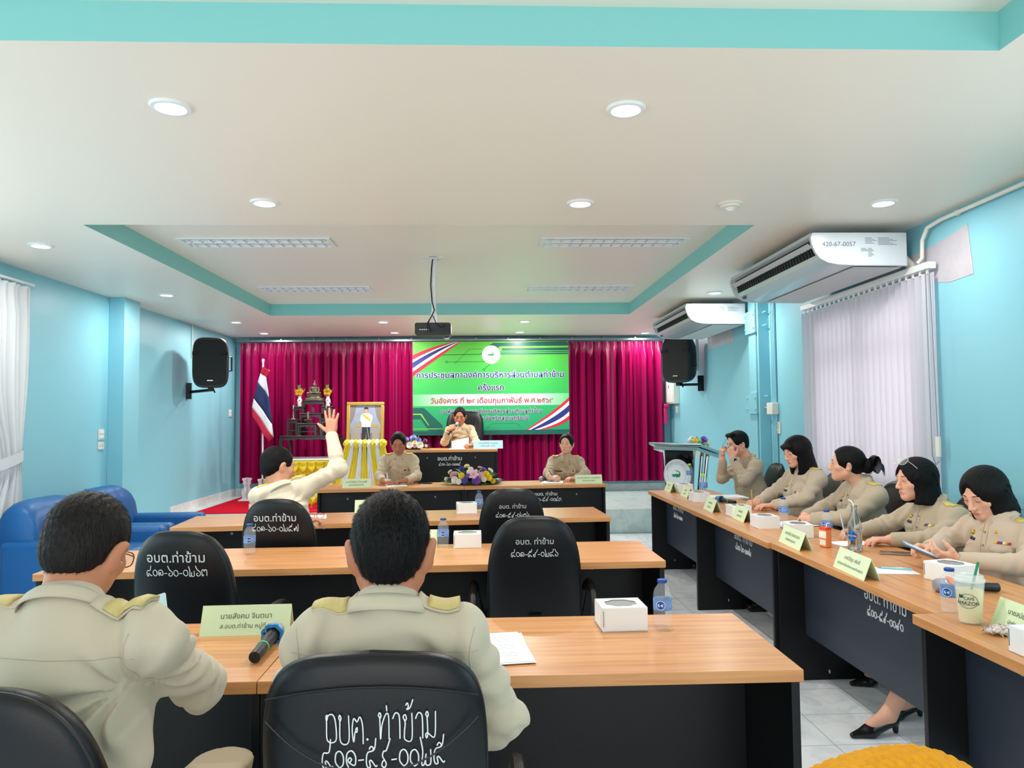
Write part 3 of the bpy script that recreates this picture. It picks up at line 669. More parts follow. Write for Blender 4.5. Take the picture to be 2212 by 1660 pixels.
def table(loc, rz, label, Ln=1.5, panel_y=.12, panel_z=.10, txt=None, group='beech-topped office tables', D=.60, H=.75, num=None, tx=0, tz=.64, pm=None):
    t = thing('office_table', loc, rz, label, 'table', group); h = Ln/2
    b = MB(); b.box(-h, h, -D/2, D/2, H-.034, H); obj('table_top', b, wood_m, t, bevel=.002)
    for s in (-1, 1):
        b = MB(); b.box(s*(h-.012)-.012, s*(h-.012)+.012, -D/2+.03, D/2-.03, 0, H-.034); obj('side_panel', b, tblk_m, t, bevel=.0015)
    b = MB(); b.box(-h+.024, h-.024, panel_y-.009, panel_y+.009, panel_z, H-.034); obj('modesty_panel', b, pm or tblk_m, t, bevel=.0015)
    for x, z in ((h-.3, .64), (-h+.3, .64), (h-.3, .14), (-h+.3, .14)):
        b = MB(); b.lathe([(0,-.003),(.009,-.002),(.010,.0)], 14, (x, panel_y-.0092, z), axis='y'); obj('screw_cap', b, grey_m, t)
    if txt:
        b = MB(); put_text(b, txt, (tx, panel_y-.0095, tz-.055), (1,0,0), (0,0,1), .072, n=(0,-1,0), lift=.0006, offset=.012)
        handwrite(b, num, (tx, panel_y-.0105, tz-.125), (1,0,0), (0,0,1), .048, r=.0025); obj('lettering', b, chalk_m, t, merge=False)
    return t
def at_edge(xr, yr, ang, Ln=1.5, D=.6):
    """table whose right front top corner stands at xr,yr, turned by ang"""
    c, s = math.cos(ang), math.sin(ang); return (xr-c*Ln/2-s*D/2, yr-s*Ln/2+c*D/2, 0), ang
R_ = math.radians
TT = []
def row(xr, yr, a1, a2, l1, l2, **k):
    loc, a = at_edge(xr, yr, a1); table(loc, a, l1, **k)
    x2, y2 = xr-math.cos(a1)*1.502, yr-math.sin(a1)*1.502
    loc, a = at_edge(x2, y2, a2); table(loc, a, l2, **k)
row(.885, 2.055, R_(-.4), R_(.2), 'nearest beech-topped table, right part, with the cake box and water bottle on it', 'nearest beech-topped table, left part, in front of the man holding a phone')
row(.893, 3.635, R_(.6), R_(1.2), 'second-row beech table, right part, in front of the empty black chair', 'second-row beech table, left part, in front of the empty marked chair on the left')
row(.905, 5.27, R_(3.2), R_(4.6), 'third-row beech table, right part, just before the flower-decked table', 'third-row beech table, left part, where the man raises his hand')
row(1.305, 7.86, R_(3.0), R_(4.8), '', '', group='tables of the chairing row', panel_y=-.2, panel_z=.05)
ds = [o for o in S.objects if o.parent is None and o.get('group') == 'tables of the chairing row']
for o, l, n_, tx in ((ds[0], 'right table of the row facing the room, before the seated woman', '๔๐๐-๕๙-๐๐๔๓', .12), (ds[1], 'left table of the row facing the room, before the man writing', '๔๐๐-๕๙-๐๐๘๖', .07)):
    o['label'] = l; b = MB(); put_text(b, 'อบต. ท่าข้าม', (tx, -.2095, .632), (1,0,0), (0,0,1), .05, n=(0,-1,0), offset=.012)
    handwrite(b, n_, (tx+.01, -.2105, .572), (1,0,0), (0,0,1), .05, r=.0026); obj('lettering', b, chalk_m, o, merge=False)
# row along the right wall: fronts face -X
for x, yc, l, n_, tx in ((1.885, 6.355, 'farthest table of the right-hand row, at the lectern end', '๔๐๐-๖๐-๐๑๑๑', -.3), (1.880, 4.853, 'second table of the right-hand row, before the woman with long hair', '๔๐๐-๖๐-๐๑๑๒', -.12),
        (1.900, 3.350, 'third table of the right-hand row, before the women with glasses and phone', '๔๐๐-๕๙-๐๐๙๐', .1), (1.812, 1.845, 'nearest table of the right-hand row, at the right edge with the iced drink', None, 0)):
    table((x, yc, 0), R_(-90), l, panel_y=-.12, panel_z=.25, txt='อบต. ท่าข้าม' if n_ else None, num=n_, tx=tx, tz=.66, group='tables of the right-hand row', pm=mat('sidelit_black_laminate', '#2c3442', .42, bump=(500, .2, .001)))  # black laminate lifted to blue-grey: light from the left painted into the colour
# chairman's desk on the stage
table((-.42, 10.2, STG_Z), 0, 'higher beech-topped desk on the stage where the man speaks into a microphone', Ln=1.24, panel_y=-.22, panel_z=.05, txt='อบต.ท่าข้าม', num='๔๐๐-๖๐-๐๑๑๕', tx=-.02, tz=.66, group='tables of the chairing row')

# ---------------------------------------------------------------- office chairs
def leather(name, col, rough=.36, b=(520, .22, .002)): return mat(name, col, rough, spec=.45, bump=b)
lth_m = leather('black_leather', '#0a0b10')
lthp_m = leather('black_piping', '#101216')
def back_outline(style, n=72):
    out = []
    for k in range(n):
        a = 2*PI*k/n; c, s = math.cos(a), math.sin(a); p, hz = ((3.1, .40) if style == 'arch' else (6.5, .375)) if s > 0 else (6, .15)
        x = abs(c)**(2/p)*math.copysign(.218, c); z = abs(s)**(2/p)*math.copysign(hz, s)
        if style != 'arch' and s > 0: z += .032*(1-(x/.218)**2)*s
        out.append((x, .61+z))
    return out
def yc_back(x, z): return -.215-(z-.46)*.14+.55*x*x
def chair_geo(style):
    out = back_outline(style); n = len(out); th = .042; P = {}
    def surf(side):
        rows = []
        for rho in (1, .985, .94, .86, .7, .5, .25, .02):
            row = []
            for x, z in out:
                xx, zz = x*rho, .62+(z-.62)*rho; e = th*(1-rho**5)**(1/3.) if rho < 1 else 0
                row.append((xx, yc_back(xx, zz)+side*e, zz))
            rows.append(row)
        return rows
    b = MB(); f = surf(1); r = surf(-1); b.grid(f[::-1]+r[1:], closed_v=True)
    m = len(f)*2-1
    b.f.append(tuple(range(n))); b.m.append(0); b.f.append(tuple((m-1)*n+i for i in range(n))[::-1]); b.m.append(0); P['backrest'] = b
    b = MB(); b.tube([(x*.985, yc_back(x, z)-.012, .62+(z-.62)*.985) for x, z in out], .004, 6, closed=True)
    if style != 'arch':
        b.tube([(x, yc_back(x, .93)-.0425, .925+.032*(1-(x/.218)**2)) for x in [-.2+.4*i/20 for i in range(21)]], .0022, 5)
        b.tube([(x, yc_back(x, .9)-.0435, .80+.09*(abs(x)/.2)**2.2) for x in [-.2+.4*i/20 for i in range(21)]], .0018, 5)
        b.tube([(0, yc_back(0, z)-.0435, z) for z in (.80,.7,.6,.5)], .003, 5)
    P['piping'] = b
    so = superoval(.48, .46, 48, 4); b = MB(); rows = []
    for rho, dz in ((.02,.095),(.5,.095),(.8,.09),(.94,.078),(1,.05),(1,.03),(.96,.008),(.8,0),(.02,0)): rows.append([(x*rho, y*rho, .425+dz) for x, y in so])
    b.grid(rows, closed_v=True); P['seat'] = b
    A = []
    for s in (-1, 1):
        b = MB(); pts = [(s*.235,-.17,.46),(s*.27,-.18,.52),(s*.285,-.16,.57),(s*.29,-.1,.615),(s*.29,0,.635),(s*.29,.1,.628),(s*.285,.165,.59),(s*.275,.17,.55),(s*.25,.12,.46),(s*.215,.06,.43)]
        sp = [Vector((*q,)) for q in pts]; L_ = []
        for i in range(len(sp)-1):
            for k in range(4): L_.append(sp[i].lerp(sp[i+1], k/4))
        L_.append(sp[-1])
        for _ in range(3): L_ = [L_[0]]+[(L_[i-1]+L_[i]*2+L_[i+1])/4 for i in range(1, len(L_)-1)]+[L_[-1]]
        b.tube(L_, [.019 if .57 < q.z else .015 for q in L_], 10)
        b2 = MB(); A.append(b)
    P['armrest'] = A
    b = MB(); b.tube([(0,0,.43),(0,0,.10)], .028, 14); b.box(-.1,.1,-.09,.09,.40,.43); b.box(-.03,.03,-.27,-.05,.40,.42); b.box(-.03,.03,-.285,-.265,.40,.56); P['column'] = b
    P['legs'] = []
    for k in range(5):
        a = 2*PI*k/5+.3; c, s = math.cos(a), math.sin(a)
        b = MB(); b.tube([(c*.02, s*.02, .115), (c*.15, s*.15, .10), (c*.29, s*.29, .075)], [.026,.022,.016], 8)
        w_ = MB(); w_.tube([(c*.29-s*.022, s*.29+c*.022, .027),(c*.29+s*.022, s*.29-c*.022, .027)], .026, 12); w_.tube([(c*.29, s*.29, .075),(c*.29, s*.29, .03)], .007, 8)
        P['legs'].append((b, w_))
    return P
CH = {}
def chair(loc, rz, label, style='arch', l1=None, l2=None, hand=False, group='black office chairs', smudge=0):
    if style not in CH:
        P = chair_geo(style); t = thing('office_chair', loc, rz, label, 'chair', group); CH[style] = t
        bk = obj('backrest', P['backrest'], lth_m, t, sharp=60); obj('piping', P['piping'], lthp_m, bk)
        obj('seat', P['seat'], lth_m, t, sharp=60)
        for b in P['armrest']: obj('armrest', b, black_pl, t)
        obj('column', P['column'], black_pl, t)
        for b, w_ in P['legs']: l = obj('leg', b, black_pl, t); obj('caster', w_, black_pl, l)
        t['proto'] = 1
    else:
        src = CH[style]; r = src.copy(); COL.objects.link(r); r.location = loc; r.rotation_euler = (0, 0, rz); r['label'] = label; r['group'] = group; t = r
        for ch in list(src.children):
            if ch.name.startswith('lettering'): continue
            c = ch.copy(); COL.objects.link(c); c.parent = t
            for g in list(ch.children): d = g.copy(); COL.objects.link(d); d.parent = c
    if l1:
        fn = lambda p: Vector((p.x, yc_back(p.x, p.z)-.0428, p.z)); b = MB()
        if hand:
            handwrite(b, l1, (.02, 0, .856), (1,0,0), (0,0,1), .078, r=.0013, fn=fn, sq=.5); handwrite(b, l2, (.022, 0, .803), (1,0,0), (0,0,1), .056, r=.0014, fn=fn, sq=.66)
        else:
            put_text(b, l1, (.0, 0, .885), (1,0,0), (0,0,1), .054 if l1[4] != ' ' else .036, n=(0,-1,0), offset=.01, fn=lambda p: fn(p)+Vector((0,-.0008,0)))
            handwrite(b, l2, (.0, 0, .828), (1,0,0), (0,0,1), .042 if l1[4] != ' ' else .034, r=.0017 if l1[4] != ' ' else .0014, fn=fn)
        obj('lettering', b, chalk_m, t, merge=False)
    if 'proto' in t: del t['proto']
    return t
chair((-.212, 1.735, 0), 0, 'black chair in the foreground with handwritten white lettering, occupied by a man', 'square', 'อบต. ท่าข้าม', '๔๐๑-๕๘-๐๐๒๕', True)
chair((.238, 3.69, 0), R_(-1), 'empty black chair at the right part of the second row, lettered on its back', 'arch', 'อบต. ท่าข้าม', '๔๐๑-๕๙-๐๒๔๖')
chair((.177, 5.04, 0), R_(2), 'empty black chair at the third-row table, right of the white box', 'arch', 'อบต. ท่าข้าม', '๔๐๑-๕๙-๐๒๓๖')
chair((-1.215, 3.40, 0), R_(-6), 'empty black chair with smudged lettering at the left part of the second row', 'arch', 'อบต.ท่าข้าม', '๔๐๑-๖๐-๐๒๖๓')
chair((-1.16, 4.60, 0), R_(-4), 'black chair occupied by the man raising his hand', 'arch', 'อบต.ท่าข้าม', '๔๐๑-๖๐-๐๒๕๗')
chair((-.805, 1.60, 0), R_(-10), 'black chair cut off by the bottom left corner, behind the man with the phone')
b = MB(); fn = lambda p: Vector((p.x, yc_back(p.x, p.z)-.0428, p.z)); handwrite(b, '๔๐๑-๖๐-๐๒๖๑', (.0, 0, .80), (1,0,0), (0,0,1), .042, r=.0017, fn=fn); obj('lettering', b, chalk_m, [o for o in S.objects if o.get('label', '').startswith('black chair cut off')][0], merge=False)
for y, l in ((6.93,'of the man adjusting his glasses'),(5.72,'of the woman with long straight hair'),(4.87,'of the woman with the black hair bow'),(4.06,'of the woman with glasses on her head'),(3.33,'of the woman looking at a phone')):
    chair((2.50, y, 0), R_(90), 'black office chair in the right-hand row '+l, group='chairs along the right-hand row')
chair((-.95, 8.66, 0), R_(180), 'black chair under the man writing at the facing table', group='chairs of the facing row'); chair((.95, 8.72, 0), R_(180), 'black chair under the woman at the facing table', group='chairs of the facing row')
# high-backed chair of the chairman
t = thing('executive_chair', (-.26, 10.82, STG_Z), R_(180), 'high-backed black executive chair behind the speaking man', 'chair')
b = MB(); out = superoval(.56, .82, 64, 4.5, 1.0, .86); rows = []
for side in (1, -1):
    rr = []
    for rho in (1,.97,.9,.75,.5,.02): rr.append([(x*rho, -.20-(z-.45)*.16+side*.055*(1-rho**4)**.5, .86+(z-.86)*rho) for x, z in out])
    rows += rr[::-1] if side == 1 else rr[1:]
b.grid(rows, closed_v=True); bk = obj('backrest', b, lth_m, t, sharp=60)
b = MB()
for x in (-.11, .11): b.tube([(x, -.20-(z-.45)*.16+.056, z) for z in (.55,.7,.9,1.1,1.2)], .005, 6)
obj('seam', b, lthp_m, bk)
b = MB(); so = superoval(.54, .52, 48, 4); b.grid([[(x*r_, y*r_, .40+z) for x, y in so] for r_, z in ((.02,.12),(.8,.12),(.96,.1),(1,.06),(.96,.01),(.02,0))], closed_v=True); obj('seat', b, lth_m, t, sharp=60)
for s in (-1, 1):
    b = MB(); b.box(s*.3-.03, s*.3+.03, -.2, .2, .62, .66); b.box(s*.3-.02, s*.3+.02, -.16, .0, .42, .63); obj('armrest', b, lth_m, t, bevel=.015)
b = MB(); b.tube([(0,0,.42),(0,0,.1)], .03, 12); obj('column', b, chrome_m, t)
for k in range(5):
    a = 2*PI*k/5; b = MB(); b.tube([(0,0,.11),(math.cos(a)*.32, math.sin(a)*.32, .05)], [.03,.018], 8); b.ell((math.cos(a)*.32, math.sin(a)*.32, .028), (.028,.028,.028)); obj('leg', b, black_pl, t)

# ---------------------------------------------------------------- blue armchairs on the left
blue_m = leather('blue_leather', '#1c5f9e', .4, (60, .25, .006))
def armchair(loc, label):
    t = thing('armchair', loc, R_(-90), label, 'armchair', 'blue leather armchairs'); w_ = .89
    b = MB(); b.box(-w_/2+.02, w_/2-.02, -.45, .44, .05, .30); obj('base', b, blue_m, t, bevel=.03, seg=3)
    b = MB(); b.box(-.29, .29, -.25, .47, .28, .45); obj('seat_cushion', b, blue_m, t, bevel=.06, seg=4)
    b = MB(); rows = []
    for i in range(15):
        u = i/14; x = (u-.5)*.80; row = []
        for y, z in ((-.47,.28),(-.49,.5),(-.50,.72),(-.47,.82),(-.38,.87),(-.27,.84),(-.20,.74),(-.19,.6),(-.16,.45),(-.16,.28)):
            sag = .022*(1-(2*u-1)**4)*(1 if z > .7 else .3); row.append((x, y*(1-.04*abs(2*u-1)**3)+(.012*math.sin(u*31)*math.sin(z*17) if y > -.3 else 0), z-(.06*abs(2*u-1)**6 if z > .6 else 0)+sag-.02))
        rows.append(row)
    b.grid(rows, closed_v=True); nn = 10; b.f += [tuple(range(nn)), tuple(14*nn+k for k in range(nn))[::-1]]; b.m += [0, 0]; obj('back_cushion', b, blue_m, t, sub=1, sharp=180)
    for s in (-1, 1):
        b = MB(); b.box(s*(w_/2-.075)-.075, s*(w_/2-.075)+.075, -.42, .46, .05, .565); obj('armrest', b, blue_m, t, bevel=.04, seg=4)
    for sx in (-.36, .36):
        for y in (-.38, .38): b = MB(); b.box(sx-.03, sx+.03, y-.03, y+.03, 0, .06); obj('leg', b, black_pl, t)
    return t
a1 = armchair((-3.20, 6.17, 0), 'blue leather armchair nearer the camera, beside the white curtain')
dup(a1, (-3.20, 7.08, 0), R_(-90), 'farther blue leather armchair, toward the red-carpeted stage')

# ---------------------------------------------------------------- steel lectern
t = thing('lectern', (2.32, 8.42, 0), R_(-50), 'stainless steel lectern with round crocodile emblem beside the right-hand row', 'lectern')
b = MB(); b.prism([(-.20,1.125),(-.20,1.155),(.26,1.045),(.26,1.015)], (-.34,0,0), (0,1,0), (0,0,1), (.68,0,0)); obj('desk_top', b, steel_m, t, bevel=.004)
b = MB(); b.prism([(-.2,1.08),(-.2,1.12),(.22,1.02),(.22,.98)], (-.30,0,0), (0,1,0), (0,0,1), (.60,0,0)); obj('under_tray', b, steel_m, t, bevel=.003)
b = MB(); b.tube([(-.35,.265,1.045),(.35,.265,1.045)], .014, 10); b.tube([(-.35,-.205,1.15),(.35,-.205,1.15)], .016, 10); obj('edge_rail', b, chrome_m, t)
b = MB(); b.prism([(-.20,1.07),(.20,1.07),(.13,.30),(-.13,.30)], (0,-.13,0), (1,0,0), (0,0,1), (0,.012,0)); obj('front_panel', b, mat('black_glass', '#07090b', .06), t)
b = MB()
for s in (-1, 1): b.tube([(s*.205,-.13,1.08),(s*.135,-.13,.06)], .014, 8)
obj('front_frame', b, chrome_m, t)
for s in (-1, 1):
    b = MB(); b.tube([(s*.20,.14,1.03),(s*.14,.02,.05)], .024, 12); b.tube([(s*.12,.15,1.03),(s*.09,.03,.05)], .024, 12); obj('leg', b, chrome_m, t)
b = MB(); b.prism([(-.15,.06),(.15,.06),(.15,.62),(-.15,.62)], (0,-.15,0), (1,0,0), (0,0,1), (0,.02,0)); obj('lower_panel', b, steel_m, t)
b = MB(); b.box(-.26,.26,-.22,.22,0,.05); obj('base', b, steel_m, t, bevel=.006)
b = MB(); b.lathe([(0,-.012),(.175,-.012),(.178,0),(.178,.012),(0,.012)], 48, (0,-.168,.80), axis='y'); obj('emblem_disc', b, mat('disc_white', '#eef1f3', .35), t)
emblem(t, (0,-.1805,.80), (1,0,0), (0,0,1), .17)

# ---------------------------------------------------------------- flowers
def petal_ring(b, c, n_, r, k, lift, m, w_=.5, cup=.3, rot=0):
    n_ = Vector(n_).normalized(); a = n_.orthogonal().normalized(); d = n_.cross(a); c = Vector(c)
    for i in range(k):
        q = 2*PI*i/k+rot; u = a*math.cos(q)+d*math.sin(q); v = n_.cross(u); rows = []
        for s in (0, .35, .7, 1):
            ww = r*w_*math.sin(PI*min(.97, .12+.75*s)); h = lift*s*r+cup*r*(s*s if cup > 0 else s)
            rows.append([c+u*(r*s)+v*(ww*e)+n_*(h+abs(e)*ww*.35) for e in (-1, 0, 1)])
        b.grid(rows, m)
def bloom(parent, c, n_, r, col, kind='rose', lab=None):
    b = MB(); m1 = mat('petal_'+col.strip('#'), col, .6, sss=.0, sheen=.2)
    if kind == 'rose':
        for i, (rr, lf, k) in enumerate(((1, .1, 6), (.78, .5, 5), (.55, .9, 5), (.34, 1.5, 4))): petal_ring(b, c, n_, r*rr, k, lf, 0, .62, .25, i*.6)
    elif kind == 'lily':
        petal_ring(b, c, n_, r, 6, .15, 0, .34, .25); petal_ring(b, c, n_, r*.3, 5, 1.5, 1, .1, 0)
    elif kind == 'mum':
        for i, (rr, lf, k) in enumerate(((1, 0, 14), (.9, .4, 12), (.7, .8, 10), (.45, 1.3, 8))): petal_ring(b, c, n_, r*rr, k, lf, 0, .3, .1, i*.3)
    elif kind == 'pom':
        b.ell(c, (r, r, r*.9), 12, 8)
        for k in range(60):
            z = 1-2*(k+.5)/60; q = k*2.4; s = math.sqrt(1-z*z); d = Vector((s*math.cos(q), s*math.sin(q), z)); petal_ring(b, Vector(c)+d*r*.92, d, r*.24, 5, .25, 0, .7, .1, q)
    o = obj('flower', b, [m1, mat('stamen', '#c9a21f', .6)], parent, merge=False, sharp=180)
    return o
def leaf(b, p0, d, ln, w_, droop=.2, m=0):
    p0, d = Vector(p0), Vector(d).normalized(); v = d.cross(Vector((0,0,1))); v = v.normalized() if v.length > .1 else Vector((1,0,0)); rows = []
    for i in range(6):
        s = i/5; p = p0+d*(ln*s)-Vector((0,0,1))*(droop*ln*s*s); ww = w_*math.sin(PI*(.08+.9*s))
        rows.append([p-v*ww, p+Vector((0,0,-.15*ww)), p+v*ww])
    b.grid(rows, m)
leaf_m = mat('leaf_green', '#3f8f3a', .5, var=(30, .8, '#77b552')); leafd_m = mat('leaf_dark', '#1f5c33', .5)
def flowers(name, loc, label, W_, H_, D_, specs, seed, nleaf=46, basket='#3c5a38', k=1.):
    W_ *= k; D_ *= k**.5; specs = [(x*k, z, y, r*(1+.6*(k-1)), c, q) for x, z, y, r, c, q in specs]
    t = thing(name, loc, 0, label, 'flower arrangement', 'artificial flower arrangements'); rd = random.Random(seed)
    b = MB(); b.lathe([(0,0),(W_*.20,0),(W_*.24,.012),(W_*.22,.04),(0,.045)], 20, sy=D_/W_); obj('bowl', b, mat('bowl_green', basket, .5), t)
    b = MB()
    for k in range(nleaf):
        q = rd.uniform(0, 2*PI); e = rd.uniform(.05, 1.1); d = Vector((math.cos(q)*math.cos(e)*W_/2, math.sin(q)*math.cos(e)*D_/2, math.sin(e)*H_*.8)); leaf(b, (0,0,.03), d, d.length*rd.uniform(.9, 1.25), .018+.014*rd.random(), rd.uniform(.05, .3), k % 2)
    obj('foliage', b, [leaf_m, leafd_m], t, merge=False, sharp=180)
    for (x, z, y, r, col, kind) in specs:
        n_ = Vector((x/W_*1.6, y-.4, z/H_*.9)); bloom(t, (x, y*D_*.5, z), n_, r, col, kind)
    return t
V, P_, Yl, W, PK, BL = '#7d55b8', '#a07ad0', '#f2cf2c', '#f1efe4', '#ecaab8', '#8fa0dc'
flowers('flower_arrangement', (-.13, 8.06, .75), 'large mixed flower arrangement in the middle of the facing tables', .46, .20, .26, [
    (-.13,.10,-.5,.035,PK,'rose'),(-.12,.055,-.7,.033,W,'rose'),(-.07,.10,-.8,.03,'#f0d23a','mum'),(-.07,.16,-.1,.03,'#3e3f94','rose'),(-.03,.19,0,.026,'#efe7a0','mum'),(.02,.115,-.8,.05,'#f3c4d4','lily'),(.03,.08,-.9,.03,PK,'lily'),
    (-.045,.05,-1,.03,'#5a52a8','mum'),(.05,.05,-1,.034,'#8d4fb0','mum'),(.10,.15,-.2,.028,V,'mum'),(.15,.14,0,.028,W,'rose'),(.12,.11,-.6,.032,'#f5d516','mum'),(.14,.075,-.7,.03,'#f5d516','mum'),(.17,.04,-.6,.026,'#e8c820','mum'),
    (-.16,.13,.2,.024,'#dfe8c8','mum'),(.0,.16,-.3,.025,W,'rose'),(.07,.17,.2,.022,PK,'mum'),(-.19,.06,-.2,.02,'#e7e6da','mum'),(-.01,.13,-.5,.028,'#f2efe6','mum'),(.03,.045,-1,.026,'#7b56b5','mum'),(-.09,.04,-.9,.026,'#f5f1ea','rose'),(-.02,.10,-.9,.024,'#8a56b0','mum'),(.08,.10,-.7,.028,'#f0b8c4','mum'),(.10,.06,-.8,.026,'#efe9da','rose')], 4, 220, k=1.38)
flowers('flower_arrangement', (-.93, 10.06, STG_Z+.75), 'small flower arrangement of blue and white roses on the higher desk', .34, .19, .2, [
    (-.07,.12,-.3,.04,BL,'rose'),(-.0,.15,-.2,.04,'#93a5df','rose'),(.05,.12,-.3,.036,'#7f7ecb','rose'),(-.03,.06,-.8,.04,W,'rose'),(.07,.06,-.8,.042,'#f3f1e6','rose'),(.02,.09,-.7,.03,'#f0e9b0','rose'),(-.12,.11,0,.026,P_,'mum'),(.12,.12,0,.026,'#8a4ea3','mum'),(.02,.05,-.9,.024,PK,'rose'),(-.1,.05,-.5,.022,W,'mum'),(.13,.05,-.4,.02,'#eadfe8','mum')], 9, 60, k=1.3)
flowers('flower_arrangement', (2.50, 8.50, 1.085), 'small bunch of yellow and purple flowers on the lectern', .30, .16, .18, [
    (-.05,.09,-.4,.034,Yl,'rose'),(.05,.10,-.3,.045,'#8b5fc7','mum'),(-.10,.10,0,.03,W,'mum'),(-.08,.12,.2,.028,'#e9e4f2','mum'),(.08,.05,-.5,.028,'#efe6a6','rose'),(-.13,.07,-.2,.02,'#cdbfe6','mum')], 12, 30)
# ---------------------------------------------------------------- stage: altar, flag, portrait
lac_m = mat('dark_lacquer', '#2a1719', .3, coat=.3, var=(14, .8, '#3a2020'))
YA = 10.72
t = thing('altar_table', (-2.40, YA, STG_Z), 0, 'low white-topped table with a gathered yellow skirt on the stage', 'table')
b = MB(); b.box(-.62,.46,-.32,.32,.60,.622); obj('table_top', b, white_m, t, bevel=.003)
yel_m = mat('yellow_cloth', '#e9d318', .55, sheen=.3, bump=(70, .15, .004)); whc_m = mat('white_satin', '#e8ebee', .5, sheen=.3, bump=(70, .15, .004))
b = MB(); rows = []
for i in range(181):
    u = i/180; x = -.60+1.04*u; w_ = abs(math.sin(PI*u*9)); row = []
    for s in (1, .93, .8, .6, .3, .0): row.append((x+.006*math.sin(70*u), -.30-.012-(.026*w_*(1-s)**.6+.006*math.sin(2*PI*u*44)*(1 if s < .95 else 0)), .006+.59*s))
    rows.append(row)
b.grid(rows); obj('skirt', b, yel_m, t, merge=False, sharp=180)
b = MB()
for k in range(9):
    x0 = -.60+k*1.04/9; rows = []
    for i in range(13):
        u = i/12; d = .12*(4*u*(1-u))**.7+.03; rows.append([(x0+u*1.04/9, -.335-.01*math.sin(PI*j/5*3)-.012*math.sin(PI*u), .595-d*j/5) for j in range(6)])
    b.grid(rows)
obj('swag', b, yel_m, t, merge=False, sharp=180)
for sx in (-.56, .40):
    for sy in (-.26, .26): b = MB(); b.box(sx-.02, sx+.02, sy-.02, sy+.02, 0, .60); obj('leg', b, black_pl, t)
def stand(x, y, z, w_, d_, h_, label, curved=False):
    t = thing('altar_stand', (x, y, z), 0, label, 'altar stand', 'dark lacquered altar stands')
    b = MB(); b.box(-w_/2, w_/2, -d_/2, d_/2, h_-.02, h_); b.box(-w_/2+.01, w_/2-.01, -d_/2+.01, d_/2-.01, h_-.032, h_-.02); obj('top', b, lac_m, t, bevel=.004)
    for sx in (-1, 1):
        for sy in (-1, 1):
            b = MB(); X_, Y_ = sx*(w_/2-.018), sy*(d_/2-.018)
            if curved: b.tube([(X_-sx*.01, Y_, h_-.03), (X_+sx*.012, Y_, h_*.75), (X_-sx*.012, Y_, h_*.3), (X_+sx*.012, Y_, .0)], [.024,.028,.02,.024], 8)
            else: b.box(X_-.012, X_+.012, Y_-.012, Y_+.012, 0, h_-.03)
            obj('leg', b, lac_m, t)
    b = MB(); z1 = h_*.28; e = .012
    for sy in (-1, 1): b.box(-w_/2+.02, w_/2-.02, sy*(d_/2-.018)-.006, sy*(d_/2-.018)+.006, z1, z1+e)
    for sx in (-1, 1): b.box(sx*(w_/2-.018)-.006, sx*(w_/2-.018)+.006, -d_/2+.02, d_/2-.02, z1, z1+e)
    if not curved: obj('stretcher', b, lac_m, t)
    b = MB(); n = 24; ap = [(-w_/2+.02, h_-.03)]+[(-w_/2+.02+(w_-.04)*k/n, h_-.05-.012*abs(math.sin(PI*k/n*3))) for k in range(n+1)]+[(w_/2-.02, h_-.03)]
    b.prism(ap, (0, -d_/2+.012, 0), (1,0,0), (0,0,1), (0,.01,0)); obj('apron', b, lac_m, t)
    return t
z0 = STG_Z+.622
stand(-2.43, YA-.02, z0, .78, .50, .325, 'broad dark lacquered table with curved legs under the altar set', True)
z1 = z0+.325
stand(-2.46, YA-.14, z1, .27, .16, .175, 'low central lacquered altar stand carrying the incense bowl')
stand(-2.45, YA+.02, z1, .31, .15, .315, 'middle central lacquered altar stand carrying the glass')
stand(-2.44, YA+.17, z1, .32, .15, .505, 'tallest lacquered altar stand under the seated Buddha statue')
stand(-2.675, YA-.10, z1, .155, .16, .23, 'low left lacquered altar stand with a candlestick'); stand(-2.64, YA+.12, z1, .17, .15, .415, 'taller left lacquered altar stand under a flower vase')
stand(-2.215, YA-.10, z1, .155, .16, .23, 'low right lacquered altar stand with a candlestick'); stand(-2.235, YA+.12, z1, .17, .15, .415, 'taller right lacquered altar stand under a flower vase')
brz_m = mat('old_bronze', '#6d6350', .4, metal=.55, var=(40, .8, '#8b826c'))
